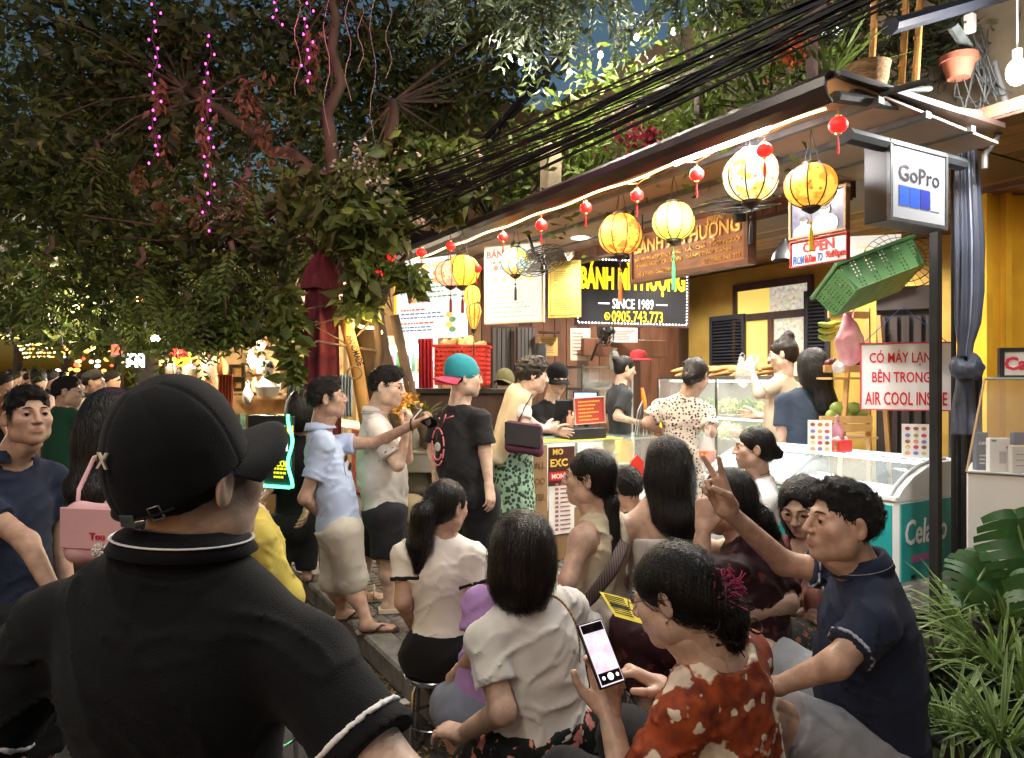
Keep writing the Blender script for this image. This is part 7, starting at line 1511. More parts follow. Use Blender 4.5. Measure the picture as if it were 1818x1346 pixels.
for k,(px,py,Y,n,ln,lab) in enumerate(((1720,1130,2.9,60,.34,'striped spider plant below the drooping monstera leaf'),(1790,1105,2.75,60,.34,'striped spider plant at the right edge, upper one'),(1770,1190,2.6,60,.32,'striped spider plant in the middle of the bed'),(1690,1300,2.35,66,.30,'striped spider plant beside the shiny stool'),(1775,1320,2.2,60,.30,'striped spider plant at the bottom right corner'),(1820,1240,2.4,50,.3,'striped spider plant cut by the right edge'),(1680,1215,2.75,40,.26,'striped spider plant behind the pointing man'))):
 c=at(px,py,Y);blades(lab,c,int(n*1.4),ln*.92,SPID,200+k,1.0,.0065,'spider_plant',stripe=True,droopk=.75,pot=(.11,min(.22,max(.08,c[2])),M('black_pot',(.02,.02,.02),rough=.6)))
blades('broad dark leaved plant among the spider plants',at(1700,1200,2.7),26,.26,LEAFA,301,.9,.026,'leafy_plant',pot=(.1,.15,M('black_pot',(.02,.02,.02))))
pl=thing('planter_bed','dark raised planter under the spider plants','planter',V(1.85,2.6,0));MB().box(V(1.95,2.6,.12),(.42,.55,.12),RS,.01).build('wall',M('planter_stone',(.05,.045,.04),rough=.9,bump=.5,bs=30),pl,True)
v=Vol(at(1665,1180,3.4)-.1,at(1665,1180,3.4)+.1,.006);v.ell(at(1662,1182,3.4),(.03,.03,.02),k=0);v.disp(lambda X:.008*vnoise(X,60,2));p,q=v.nets();p[:,2] += .03-p[:,2].min();o=link('crumpled_tissue',npmesh('t',p,q),M('tissue',(.75,.74,.72),rough=.9));tag(o,'crumpled white tissue on the ground behind the pointing man','litter')
# ------------------------------------------------------------------ the street beyond
BACKW=[(.22,.13,.06),(.30,.22,.10),(.20,.10,.06),(.26,.2,.14),(.3,.2,.08)]
def shophouse(label,s0,s1,t0,side,k):
 h=thing('shop_house',label,'house',S((s0+s1)/2,t0,0));ho=np.array(h.location);d=1.5*side;L=(s1-s0)
 wm=M('house_wall_%d'%(k%5),BACKW[k%5],rough=.9,var=.3,vs=2)
 MB().box(S((s0+s1)/2,t0+d+.6*side,2.6),(L/2,.9,2.6),RS).build('wall',wm,h,True);MB().box(S((s0+s1)/2,t0+.2*side,2.75),(L/2-.05,.7,.05),RS@rotx(.12*side)).build('awning',M('awning_%d'%(k%3),((.12,.02,.02),(.05,.07,.04),(.10,.06,.03))[k%3],rough=.8),h,True)
 MB().box(S((s0+s1)/2,t0+d*.75,1.35),(L/2-.3,.08,1.25),RS).build('lit_interior',M('stall_goods_%d'%(k%3),(.30,.17,.08),rough=.7,var=.9,vs=9,col2=(.62,.45,.22),mixs=9),h,True)
 for j in range(3):MB().box(S(s0+L*(j+.5)/3,t0+d*.38,.42),(L/7,.3,.42),RS,.01).build('stall_table',M('stall_cloth_%d'%((j+k)%4),((.4,.1,.06),(.45,.38,.25),(.1,.2,.16),(.35,.25,.05))[(j+k)%4],rough=.8,var=.4,vs=12),h,True)
 for j in range(2):
  c=S(s0+L*(j+.5)/2,t0+d*.3,2.35);o=MB().ell(c,.06,n=10,m=8).build('stall_lamp',emi('stall_lamp',(1.,.8,.5),22.),h,True,'all');lamp('POINT',c-ho-V(0,0,.1),150,(1.,.82,.58),h,.1,'stall_light')
 for zc in (3.6,):
  for j in range(2):MB().box(S(s0+L*(j+.5)/2,t0+d*.98,zc),(.4,.06,.6),RS).build('window',M('dark_window',(.02,.02,.025),rough=.2),h,True)
names=['first stall house beyond the awning, goods lit warm','second shop house down the right of street','third shop house down the right of street','fourth shop house down the right of street','far shop house at the right end of street']
for k,(a,b) in enumerate(((6.6,10.2),(10.8,15.5),(16,22),(22.5,31),(32,44))):shophouse(names[k],a,b,.2,1,k)
names=['near shop house on the left of street','middle shop house on the left of street','far shop house on the left of street']
for k,(a,b) in enumerate(((14,22),(23,32),(33,46))):shophouse(names[k],a,b,-9.5,-1,k+2)
for k in range(6):     # far trees closing the street
 px=-60+90*k;tree('distant tree closing the street, number %s from left'%('one','two','three','four','five','six')[k],[(at(px,690,34),at(px,560,34),.25,.15)],[(px,540,34,75,70,2.5),(px+20,470,35,70,60,2.5)],900,.5,(LEAFC,),60+k,name='distant_tree',barkm=BARKD,twigs=0)
# lanterns strung far down the street
DLM={'y':emi('far_lantern_yellow',(1.,.72,.15),2.6),'w':emi('far_lantern_white',(1.,.92,.7),2.6),'o':emi('far_lantern_orange',(1.,.35,.06),2.2),'r':emi('far_lantern_red',(1.,.08,.04),1.8)}
FLM={}
for k_,m_ in DLM.items():
 mb=MB();mb.lathe([(math.sin(a),-.72*math.cos(a)) for a in np.linspace(.25,PI-.25,8)],n=14);me=mb.mesh('shade','all');me.materials.append(m_);FLM[k_]=me
rows=[(14,597.5,5,15,5.0,'ywyyw'),(20,611,8,12,3.6,'ywyywyww'),(26,619,12,8,2.6,'wyyowywyooyw'),(34,626,16,6,2.0,'oywyoywoyywoyoyw'),(42,633,14,6,1.8,'oywyowyowyoyow')]
for Y,py,n,dx,r,cs in rows:
 for j in range(n):
  px=(2 if Y<18 else 36)+j*dx+random.uniform(-2,2);o=link('street_lantern',FLM[cs[j]],None);o.location=tuple(at(px,py+6*(j/n-.5) ** 2+random.uniform(-.8,.8),Y));rr=r*Y/FPX*1.1;o.scale=(rr,rr,rr)
  tag(o,'small glowing %s lantern in the far string over the street'%{'y':'yellow','w':'white','o':'orange','r':'red'}[cs[j]],'lantern','lanterns strung over the far street: '+cs[j])
for k in range(60):
 px,py=random.uniform(100,205) if k<34 else random.uniform(205,390),random.uniform(612,668);Y=random.uniform(11,18);c_=random.choice('yywoor');o=link('stall_lantern',FLM[c_],None);o.location=tuple(at(px,py,Y));rr=random.uniform(2.2,5.5)*Y/FPX;o.scale=(rr,rr,rr*random.uniform(.8,1.3));tag(o,'glowing %s lantern hung at the lantern stalls'%{'y':'yellow','w':'white','o':'orange','r':'red'}[c_],'lantern','lanterns at the far stalls: '+c_)
B=Board('white_lightbox','square white lightbox hanging down the street','lightbox',(224,11.),(252,11.),628,652,.08,emi('lightbox_cold',(.9,.95,1.),5.));lamp('POINT',V(0,-.3,-.2),22,(.9,.95,1.),B.root,.2,'box_light')
B=Board('red_neon_sign','red glowing sign above the far stalls','sign',(196,11.),(221,10.8),610,634,.05,M('sign_black',(.018,.018,.022)));B.dashes(emi('red_neon',(1.,.05,.03),4.),[.6,.1,-.4],-.8,.8,.22,4)
t=thing('heart_lantern','yellow lantern with red heart top down the street','lantern',at(322,635,9.));MB().lathe([(.05,-.10),(.10,-.03),(.11,.05),(.07,.10)],n=16).build('shade',emi('lantern_yellow_far',(1.,.66,.02),3.),t,smooth='all')
mb=MB()
for sg in (-1,1):mb.ell((sg*.05,-.06,.05),(.06,.06,.06),n=12,m=8)
mb.lathe([(.001,-.07),(.09,.05)],c=(0,-.06,0),n=12);mb.build('heart',emi('heart_red',(1.,.02,.02),2.),t,smooth='all')
# souvenir stall between the trees
st_=thing('souvenir_stall','warm lit souvenir stall with tan board behind black cap','stall',at(470,HY,8.4)*(1,1,0));c0=at(470,640,8.4)
MB().box(c0+V(0,.1,0),(.55,.03,.62),I3).build('back_board',M('tan_board',(.42,.27,.13),rough=.8,var=.5,vs=5),st_,True)
for y in (625,668,700):MB().box(at(470,y,8.25),(.5,.09,.012),I3).build('shelf',LWOOD,st_,True)
MB().box(at(470,HY,8.2)*(1,1,0)+V(0,0,.45),(.55,.2,.45),I3,.01).build('table',LWOOD,st_,True)
for k,(px0,px1,y0,y1) in enumerate(((410,432,650,672),(413,432,676,692))):B=Board('small_frame','black framed amber picture at the stall, %s one'%('upper','lower')[k],'picture',(px0,7.9),(px1,7.9),y0,y1,.015,M('amber_picture',(.55,.36,.12),rough=.6,var=.3,vs=20),frame_mat=M('black_plastic',(.015,.015,.016)),fw=.018)
R2=random.Random(8)
for k in range(26):
 px,y=R2.uniform(404,540),R2.choice((622,665,697));Y=8.1;kind=R2.choice('bjv');col=R2.choice(((.45,.2,.08),(.55,.42,.25),(.3,.1,.06),(.5,.48,.42),(.2,.2,.16)));r=R2.uniform(.03,.06);mb=MB()
 pr={'b':[(r*.6,0),(r,.05),(r*1.05,.09),(r*.95,.09)],'j':[(r*.7,0),(r*.8,.10),(r*.4,.13),(r*.45,.16)],'v':[(r*.4,0),(r,.08),(r*.5,.16),(r*.6,.19)]}[kind]
 mb.lathe(pr,c=at(px,y,Y)+V(0,R2.uniform(-.03,.03),.012),n=12);solo(mb,{'b':'souvenir_bowl','j':'souvenir_jar','v':'souvenir_vase'}[kind],M('souvenir_%d'%(k%8),col,rough=.5,var=.3,vs=20),'small souvenir %s on the stall shelves'%{'b':'bowl','j':'jar','v':'vase'}[kind],'souvenir','souvenir %s on the stall'%{'b':'bowls','j':'jars','v':'vases'}[kind],smooth=True)
t=thing('stall_bulb','bare glowing bulb over the souvenir stall','lamp',at(463,615,7.6));MB().ell((0,0,0),.042,n=12,m=8).build('bulb',emi('stall_bulb_glow',(1.,.93,.55),30.),t,smooth='all');lamp('POINT',(0,-.05,-.08),42,(1.,.9,.68),t,.05,'bulb_light')
t=thing('mannequin_head','white mannequin bust with dark cap at the stall','mannequin',at(475,690,7.6));mb=MB();mb.lathe([(.10,-.08),(.13,.02),(.06,.10),(.04,.14)],n=16);mb.build('bust',M('bust_white',(.62,.58,.5),rough=.6),t,smooth=True);mb=MB();mb.ell((0,0,.20),(.06,.075,.085),n=14,m=10);mb.build('head',M('bust_white',(.62,.58,.5)),t,smooth='all');mb=MB();mb.ell((0,.01,.235),(.07,.085,.06),n=14,m=8);mb.build('dark_cap',M('shade_black',(.02,.02,.022)),t,smooth='all')
drape('hanging_dress','grey blue child dress with white collar hung at the stall','clothes',at(527,655,7.2),at(527,720,7.2),.16,cloth('grey_blue_dress',(.16,.20,.23)),5,.012,wb=.22);mb=MB();mb.prism([(-.11,.05),(-.08,.08),(0,.10),(.08,.08),(.11,.05),(.09,-.04),(.05,.0),(0,-.05),(-.05,0),(-.09,-.04)],at(527,655,7.15),V(1,0,0),V(0,0,1),.01);solo(mb,'white_collar',cloth('white_collar',(.6,.58,.55)),'white scalloped collar on the hanging child dress','clothes')
for k,(px,py,Y,cn,colr) in enumerate(((165,533,7.5,'yellow','y'),(142,548,7.2,'orange','o'),(276,601,8.5,'pale yellow','w'),(246,530,9.,'faint orange','o'))):
 t=thing('tree_lantern','%s lantern hanging alone under the left canopy'%cn,'lantern',at(px,py,Y));o=link('shade',FLM[colr],None,t);o.scale=(.05,.05,.055);MB().cyl((0,0,.03),(0,0,.5),.003,n=4).build('cord',CAB,t);lamp('POINT',(0,-.1,-.02),40,(1.,.82,.55),t,.06,'lantern_light')
for k,(px,py,w,hh,col,lab) in enumerate(((395,650,.10,.13,(.45,.16,.05),'rust cloth bag hung at the souvenir stall'),(447,640,.08,.12,(.5,.42,.28),'cream woven bag hung at the souvenir stall'),(505,650,.08,.14,(.4,.2,.1),'brown leather bag hung at the souvenir stall'),(440,700,.09,.12,(.5,.5,.46),'white cloth bag on the stall table'),(370,690,.11,.12,(.3,.12,.04),'dark orange bag on the stall table'))):bag(lab,at(px,py,7.7),w,hh,cloth('stall_bag_%d'%k,col),k+3,'cloth_bag')
for k,(px,col,lab) in enumerate(((548,(.12,.22,.4),'blue scarf hung beside the maroon parasol'),(612,(.35,.42,.45),'pale grey shirt hung between parasol and pole'),(400,(.5,.12,.06),'red scarf hung at the stall left end'))):drape('hanging_cloth',lab,'clothes',at(px,665,6.9),at(px,740,6.9),.14,cloth('hung_%d'%k,col),5,.014)
P=np.concatenate([at(px,py,4.4)+rng.normal(0,1,(260,3))*(.16,.12,.13) for px,py in ((1450,90),(1500,30),(1560,70),(1620,40),(1650,110),(1690,60))]);v,q,c=leafcloud(P,.085,seed=71,wid=.25,colA=(.6,.7,.6),colB=(1.3,1.2,1.1));o=link('terrace_shrub',npmesh('r',v,q,smooth=False,cols=c),LEAFD);tag(o,'thin leaved shrubs on the upper terrace behind bamboo','foliage',kind='stuff')
dk=thing('dark_screen','tall dark ribbed screen between the black posts and showcase','screen',at(1714,HY,4.75)*(1,1,0));MB().box((0,0,.78),(.10,.02,.78),I3,.004).build('panel',M('panel_black',(.012,.013,.018),rough=.5,var=.2),dk)
for k in range(3):MB().box((-.07+.07*k,-.03,.78),(.008,.012,.76),I3).build('rib',BLACKSTEEL,dk)
# ------------------------------------------------------------------ the people in the photograph
WHITE_TRIM=cloth('white_trim',(.75,.74,.72));BLACK_TRIM=cloth('black_trim',(.012,.012,.013))
PHONE=M('phone_case',(.015,.015,.017),rough=.25,var=.05)
def phone(label,c,ex,ey,scr=None,w=.074,h=.155,lines=False,case=None):
 ex=nrm(ex);ey=nrm(ey-ex*np.dot(ex,ey));ez=np.cross(ex,ey);R=np.array([ex,ey,ez]).T
 t=thing('phone',label,'phone',c);MB().box((0,0,0),(w/2,h/2,.0042),R,.003).build('case',case or PHONE,t,smooth=True)
 MB().box(ez*.0045,(w/2-.004,h/2-.004,.0006),R).build('screen',scr or M('screen_off',(.008,.008,.01),rough=.08,var=0),t)
 return t,R
# man in the black cap, close to us
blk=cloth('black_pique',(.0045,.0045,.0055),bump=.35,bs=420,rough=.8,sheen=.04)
hd=at(352,854,1.12);N=at(316,990,1.10)
E_R=at(712,1412,.98);E_L=at(-120,1420,1.08)
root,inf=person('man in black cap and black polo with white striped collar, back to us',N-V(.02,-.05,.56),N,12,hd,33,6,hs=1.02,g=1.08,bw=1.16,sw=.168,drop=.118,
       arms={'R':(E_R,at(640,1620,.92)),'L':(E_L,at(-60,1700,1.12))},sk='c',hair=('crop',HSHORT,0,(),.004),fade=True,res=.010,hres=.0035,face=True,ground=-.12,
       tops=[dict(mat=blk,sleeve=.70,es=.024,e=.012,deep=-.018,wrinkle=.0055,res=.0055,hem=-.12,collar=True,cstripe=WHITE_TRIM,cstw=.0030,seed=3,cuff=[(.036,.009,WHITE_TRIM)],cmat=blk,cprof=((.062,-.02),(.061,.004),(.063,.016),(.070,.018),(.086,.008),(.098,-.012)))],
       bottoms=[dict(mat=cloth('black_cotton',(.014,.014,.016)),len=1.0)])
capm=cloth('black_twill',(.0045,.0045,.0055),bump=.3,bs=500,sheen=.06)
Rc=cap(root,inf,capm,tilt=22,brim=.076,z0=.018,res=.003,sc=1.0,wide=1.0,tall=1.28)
hs_,hd_,of_=inf['hs'],inf['head'],inf['off']
mb=MB();pth=[]                                    # strap and buckle round the back of the cap
for a in np.linspace(PI*.72,PI*1.45,26):
 pth.append(hd_+Rc@(hs_*V(.0850*math.sin(a),-.016+.1005*math.cos(a),.019)))
mb.tube(pth,.0085,8,squash=.22,up=Rc[:,2]);mb.build('cap_strap',capm,root,True,'all')
STEEL=M('steel_buckle',(.62,.6,.56),rough=.3,metal=1,var=.05)
for a,w_,h_ in ((PI*.95,.0135,.0085),):
 c=hd_+Rc@(hs_*V(.0870*math.sin(a),-.016+.1030*math.cos(a),.018));n_=nrm(Rc@V(math.sin(a),math.cos(a),.30));sd_=nrm(np.cross(n_,Rc[:,2]));up_=np.cross(sd_,n_)
 MB().box(c+n_*.004,(w_,.0015,h_),np.array([sd_,n_,up_]).T,.001).build('cap_tag',STEEL,root,True)
a=PI*.80;c=hd_+Rc@(hs_*V(.0875*math.sin(a),-.016+.1035*math.cos(a),.021));n_=nrm(Rc@V(math.sin(a),math.cos(a),0));up_=Rc[:,2];sd_=np.cross(n_,up_)
mb=MB()
mb.tube([c+sd_*x+up_*y for x,y in ((-.008,-.010),(-.008,.010),(.008,.010),(.008,-.010),(-.008,-.010))],.0015,6);mb.build('cap_buckle',STEEL,root,True,'all')
a=PI*.97;z_=.104;q_=math.sqrt(1-((z_-.036)/.121) ** 2);x_,y_=.0865*q_*math.sin(a),.1045*q_*math.cos(a)
n_=nrm(Rc@nrm((x_/.0865 ** 2,y_/.1045 ** 2,(z_-.036)/.121 ** 2)));c=hd_+Rc@(hs_*V(x_,y_-.016,z_))+n_*.002;up_=nrm(V(0,0,1)-n_*n_[2]);sd_=np.cross(up_,n_)
text('X',M('cap_embroidery',(.55,.47,.36),rough=.6,var=.1),root,c+n_*.0035,sd_,up_,height=.022,depth=.003,bold=.02,name='embroidered_letter')
# man in the navy polo at the left edge
navy=cloth('navy_pique',(.016,.022,.045),bump=.3,bs=400)
hd=at(50,742,2.75);N=at(12,822,2.78)
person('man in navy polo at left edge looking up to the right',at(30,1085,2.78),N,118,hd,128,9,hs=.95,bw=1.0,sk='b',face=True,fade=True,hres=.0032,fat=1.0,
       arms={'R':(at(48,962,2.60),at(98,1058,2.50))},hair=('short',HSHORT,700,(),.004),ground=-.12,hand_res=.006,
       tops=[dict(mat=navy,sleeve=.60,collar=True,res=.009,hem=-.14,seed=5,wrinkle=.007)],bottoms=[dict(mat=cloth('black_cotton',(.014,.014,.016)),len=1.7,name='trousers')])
# woman with the pink bag
hd=at(208,752,2.55);N=at(190,822,2.55)
person('woman with long black hair and black top carrying pink shoulder bag',at(215,1060,2.55),N,25,hd,30,-5,hs=.98,bw=.9,sk='c',face=False,
       arms={'L':(at(222,915,2.38),at(262,960,2.42)),'R':(at(290,930,2.6),at(300,1010,2.6))},
       hair=('long',HAIR,250,[((0,-.06,-.05),(.02,-.085,-.24),.075,.07,.05),((.02,-.085,-.24),(.03,-.08,-.40),.07,.03,.04),((.06,-.03,-.06),(.085,-.03,-.3),.045,.025,.04)],.006),ground=-.12,
       tops=[dict(mat=cloth('black_jersey',(.010,.010,.011)),sleeve=.5,hem=-.1,neck=.065,deep=.02)],bottoms=[dict(mat=cloth('black_cotton',(.014,.014,.016)),len=1.8,name='trousers')])
# seated person in yellow behind the cap
hd=at(408,850,2.95);N=at(445,915,2.95)
person('person in bright yellow shirt sitting behind the man in black cap',at(470,1125,2.95),N,62,hd,60,0,hs=.95,sk='a',face=False,legs={'R':(at(420,1120,3.15),at(410,1290,3.15)),'L':(at(400,1110,3.3),at(390,1250,3.3))},ground=-.12,bw=1.05,sw=.18,
       hair=('short',HSHORT,0,(),.008),arms={'R':(at(512,1060,2.82),at(440,1110,2.85))},tops=[dict(mat=cloth('yellow_linen',(.50,.40,.085)),sleeve=1.5,es=.02,wrinkle=.011,res=.010)],
       bottoms=[dict(mat=cloth('grey_cotton',(.16,.16,.16)),len=1.6,name='trousers')])
# dark figure behind the pale blue polo
hd=at(538,727,5.3);N=at(528,775,5.3)
person('person all in black half hidden behind man in pale blue polo',at(520,930,5.3),N,-25,hd,20,-5,hs=1.1,sk='b',face=False,hair=('bob',HAIR,0,(),.008),res=.018,hres=.01,
       arms={'R':(at(560,850,5.2),at(545,905,5.0)),'L':(at(495,850,5.3),at(470,880,5.1))},tops=[dict(mat=cloth('black_jersey',(.01,.01,.011)),sleeve=1.6,hem=-.15)],bottoms=[dict(mat=cloth('black_cotton',(.014,.014,.016)),len=1.8,name='trousers')])
# pale blue polo
hd=at(580,709,4.38);N=at(566,768,4.40)
ELb=at(668,786,4.52);WLb=at(734,754,4.40)
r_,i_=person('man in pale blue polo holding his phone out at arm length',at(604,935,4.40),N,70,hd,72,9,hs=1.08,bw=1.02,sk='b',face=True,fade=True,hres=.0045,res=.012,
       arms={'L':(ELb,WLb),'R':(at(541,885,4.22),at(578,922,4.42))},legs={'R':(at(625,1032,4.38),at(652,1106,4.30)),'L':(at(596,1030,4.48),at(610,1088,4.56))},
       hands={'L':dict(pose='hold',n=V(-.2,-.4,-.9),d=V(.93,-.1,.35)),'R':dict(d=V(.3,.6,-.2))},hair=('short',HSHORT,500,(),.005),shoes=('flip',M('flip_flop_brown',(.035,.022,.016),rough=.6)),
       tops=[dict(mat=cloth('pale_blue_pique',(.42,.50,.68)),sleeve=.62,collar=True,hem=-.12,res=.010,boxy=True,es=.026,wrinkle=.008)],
       bottoms=[dict(mat=cloth('beige_chino',(.50,.46,.39)),len=1.06,er=.034,waist=.0,wrinkle=.009)])
c=at(614,822,4.24);t=thing('sunglasses','dark lensed sunglasses hooked on front of pale blue polo','sunglasses',c)
mb=MB();mb.ell((0,0,.03),(.010,.006,.026),roty(.2),n=10,m=6);mb.ell((.024,0,-.02),(.010,.006,.026),roty(.2),n=10,m=6);mb.build('lens',M('tinted_lens',(.06,.045,.02),rough=.1,var=.2),t,smooth='all')
mb=MB()
for dx,dz in ((0,.03),(.024,-.02)):mb.tube([(dx+.012*math.cos(q),-.004,dz+.029*math.sin(q)) for q in np.linspace(0,2*PI,13)],.0015,5,cap=False)
mb.tube([(-.006,-.002,.06),(-.01,-.004,-.01),(.0,-.006,-.07)],.002,5);mb.build('frame',GOLDWIRE,t,smooth='all')
wl=i_['J']['WL'];phone('phone in outstretched hand of man in pale blue polo',wl+V(.105,-.03,.015),V(.86,-.10,.42),V(.30,-.75,.45),w=.075,h=.16)
mb=MB();ctr=wl-V(.012,0,0);mb.tube([ctr+V(0,.033*math.cos(q),.033*math.sin(q)) for q in np.linspace(0,2*PI,15)],.006,6,cap=False)
solo(mb,'bracelet',M('bracelet_cord',(.02,.012,.01),rough=.5),'dark bead bracelet on wrist of man in pale blue polo','bracelet',smooth='all')
# white polo
hd=at(687,688,4.72);N=at(664,738,4.75)
r_,i_=person('man in off white polo and dark shorts with glasses looking at phone',at(686,905,4.75),N,80,hd,98,-4,hs=1.12,bw=1.12,sk='c',face=True,hres=.0045,res=.012,fat=1.12,glasses=GLASSFRAME,
       arms={'R':(at(706,826,4.52),at(724,764,4.56)),'L':(at(722,815,4.90),at(724,758,4.78))},legs={'R':(at(690,990,4.68),at(690,1072,4.72)),'L':(at(648,985,4.86),at(640,1058,4.95))},
       hands={'R':dict(pose='hold',d=V(.2,.1,1),n=V(.9,-.3,0)),'L':dict(pose='hold',d=V(.1,0,1),n=V(.9,.3,0))},hair=('short',HSHORT,500,[((0,.05,.085),(.03,.055,.085),.033,.028,.03)],.005),
       shoes=('slide',M('cream_rubber',(.55,.47,.36),rough=.6)),belly=1.15,
       tops=[dict(mat=cloth('off_white_pique',(.62,.58,.53)),sleeve=.72,collar=True,hem=-.10,res=.010,boxy=True,es=.028,wrinkle=.008,cstripe=cloth('navy_trim',(.02,.02,.05)),cstw=.003,cuff=[(.026,.011,cloth('navy_trim',(.02,.02,.05)))])],
       bottoms=[dict(mat=cloth('charcoal_cotton',(.020,.020,.023)),len=.92,er=.036,waist=0.02)])
phone('phone held up by man in off white polo with glasses',i_['J']['WR']+V(.02,.02,.075),V(.5,-.8,0),V(.55,.2,.6),case=M('white_phone',(.7,.7,.7),rough=.3,var=.02))
# black T-shirt, turquoise cap turned backwards
hd=at(824,672,4.6);N=at(812,726,4.62)
r_,i_=person('big man in black printed T-shirt with turquoise cap turned backwards',at(832,880,4.62),N,42,hd,72,2,hs=1.08,bw=1.2,sk='c',face=True,hres=.005,res=.012,fat=1.12,glasses=GOLDWIRE,
       arms={'R':(at(862,806,4.48),at(868,862,4.42)),'L':(at(770,800,4.75),at(775,850,4.65))},hair=('crop',HSHORT,0,(),.006),belly=1.15,
       tops=[dict(mat=cloth('black_tee',(.020,.020,.022)),sleeve=.72,hem=-.1,res=.010,boxy=True,es=.034,wrinkle=.008)],bottoms=[dict(mat=cloth('black_mesh',(.012,.012,.014)),len=.82,er=.04,waist=.02)],
       shoes=('slide',M('dark_rubber',(.03,.03,.03),rough=.6)))
cap(r_,i_,cloth('turquoise_twill',(.03,.25,.30)),cloth('pink_twill',(.62,.09,.17)),back=True,tilt=-6,brim=.065,z0=.0,res=.005)
PR=i_['R'];bp=i_['P']+(i_['N']-i_['P'])*.66-PR[:,1]*.168-PR[:,0]*.03
PINK=M('pink_print',(.75,.22,.27),rough=.8,var=.1);WPR=M('white_print',(.7,.68,.66),rough=.8,var=.05)
mb=MB()
def bpt(x,y,o=.0):return bp+PR[:,0]*x+V(0,0,y)-PR[:,1]*(o-.35*x*x)
for k in range(9):
 a0,a1=2*PI*k/9,2*PI*(k+.8)/9;mb.tube([bpt(.055*math.cos(a),.115*math.sin(a)-.04,.004) for a in np.linspace(a0,a1,6)],.005,6)
for x in (-.03,0,.03):mb.tube([bpt(.05+x,.10+abs(x),.006),bpt(.075+x*2,.155-abs(x)*.5,.006)],.004,5)
mb.tube([bpt(.035*math.cos(a),.035*math.sin(a)-.085,.006) for a in np.linspace(PI,2*PI,8)],.006,6)
mb.build('shirt_print',PINK,r_,True,'all')
mb=MB();mb.ell(bpt(.0,-.04,.004),(.026,.006,.028),rotz(-math.radians(42)),n=14,m=8);mb.build('shirt_print',WPR,r_,True,'all')
# curly hair, cream shawl, green skirt
hd=at(946,668,5.6);N=at(922,708,5.6)
gsk=nodemat('cloth_green_lace',lambda n,l,v:(lambda w:ramp(n,l,w,[(.42,'#2c3d30'),(.55,'#8fae96')]))((lambda t:(setattr(t.inputs['Scale'],'default_value',34),l.new(v,t.inputs['Vector']),t.outputs['Distance'])[2])(n.new('ShaderNodeTexVoronoi'))))
r_,i_=person('person with curly hair in cream shawl and green skirt leaning on counter',at(908,812,5.62),N,74,hd,82,-4,hs=1.12,bw=.95,sk='c',face=True,hres=.006,res=.014,
       arms={'R':(at(930,765,5.40),at(970,762,5.55)),'L':(at(955,760,5.75),at(985,765,5.75))},hair=('curly',M('hair_curly',(.020,.014,.010),rough=.6,var=.4,vs=80,bump=.8,bs=200),0,(),.006),
       tops=[dict(mat=cloth('white_top',(.6,.58,.54)),sleeve=.4,hem=-.05)],bottoms=[dict(kind='skirt',mat=gsk,end=at(908,1012,5.6),r=.21,name='skirt',wrinkle=.012)])
v=Vol(*bbox([at(880,700,5.6),at(950,800,5.6)],.28),.014);Rr=i_['R'];P_,N_=i_['P'],i_['N']
v.cone(N_-Rr[:,1]*.02,P_-Rr[:,1]*.10-V(0,0,.02),.095,.10,k=0);v.cone(N_+Rr[:,0]*.1-V(0,0,.03),P_-Rr[:,1]*.13+Rr[:,0]*.08,.085,.08,k=.04);v.disp(lambda X:.012*vnoise(X,(26,26,4),4),.05);v.cut(P_-V(0,0,.04),(0,0,-1));v.cut(N_+Rr[:,1]*.05,Rr[:,1])
p,q=v.nets();link('shawl',npmesh('shawl',p-i_['off'],q),cloth('cream_knit',(.62,.50,.33)),r_)
# workers behind the counter
hd=at(897,682,6.8);N=at(893,712,6.8)
r_,i_=person('shop worker in olive cap bending behind the counter',at(890,805,6.8),N,-10,hd,20,-15,hs=1.0,sk='b',face=False,hres=.009,res=.02,hair=('crop',HSHORT,0,(),.01),tops=[dict(mat=cloth('dark_grey_tee',(.03,.032,.035)),sleeve=.7)],bottoms=[dict(mat=cloth('charcoal_cotton',(.02,.02,.023)),len=1.8,name='trousers')])
cap(r_,i_,cloth('olive_twill',(.10,.09,.04)),back=True,brim=.05,z0=.01,res=.008)
hd=at(989,674,6.95);N=at(978,712,7.0)
r_,i_=person('cashier in black cap and black shirt behind till screen',at(982,812,7.05),N,150,hd,160,-10,hs=1.18,sk='c',face=True,hres=.006,res=.016,
       arms={'R':(at(955,760,6.9),at(990,752,6.75)),'L':(at(1010,765,6.95),at(1015,745,6.75))},hair=('crop',HSHORT,0,(),.008),tops=[dict(mat=cloth('black_jersey',(.01,.01,.011)),sleeve=1.5)],bottoms=[dict(mat=cloth('charcoal_cotton',(.02,.02,.023)),len=1.8,name='trousers')])
cap(r_,i_,capm,brim=.07,z0=.015,res=.006,tilt=-4)
hd=at(1110,655,7.0);N=at(1100,686,7.0)
person('shop worker in dark grey shirt with hair bun and yellow apron strings',at(1098,790,7.0),N,75,hd,80,-10,hs=1.0,sk='b',face=True,hres=.007,res=.018,hair=('bun',HAIR,0,[((0,-.09,.06),(0,-.11,.075),.04,.035)],.008),
       arms={'R':(at(1095,740,6.8),at(1140,752,6.75))},tops=[dict(mat=cloth('dark_grey_tee',(.03,.032,.035)),sleeve=.7)],bottoms=[dict(mat=cloth('apron_yellow',(.75,.5,.02)),len=.4,waist=.03,name='apron')])
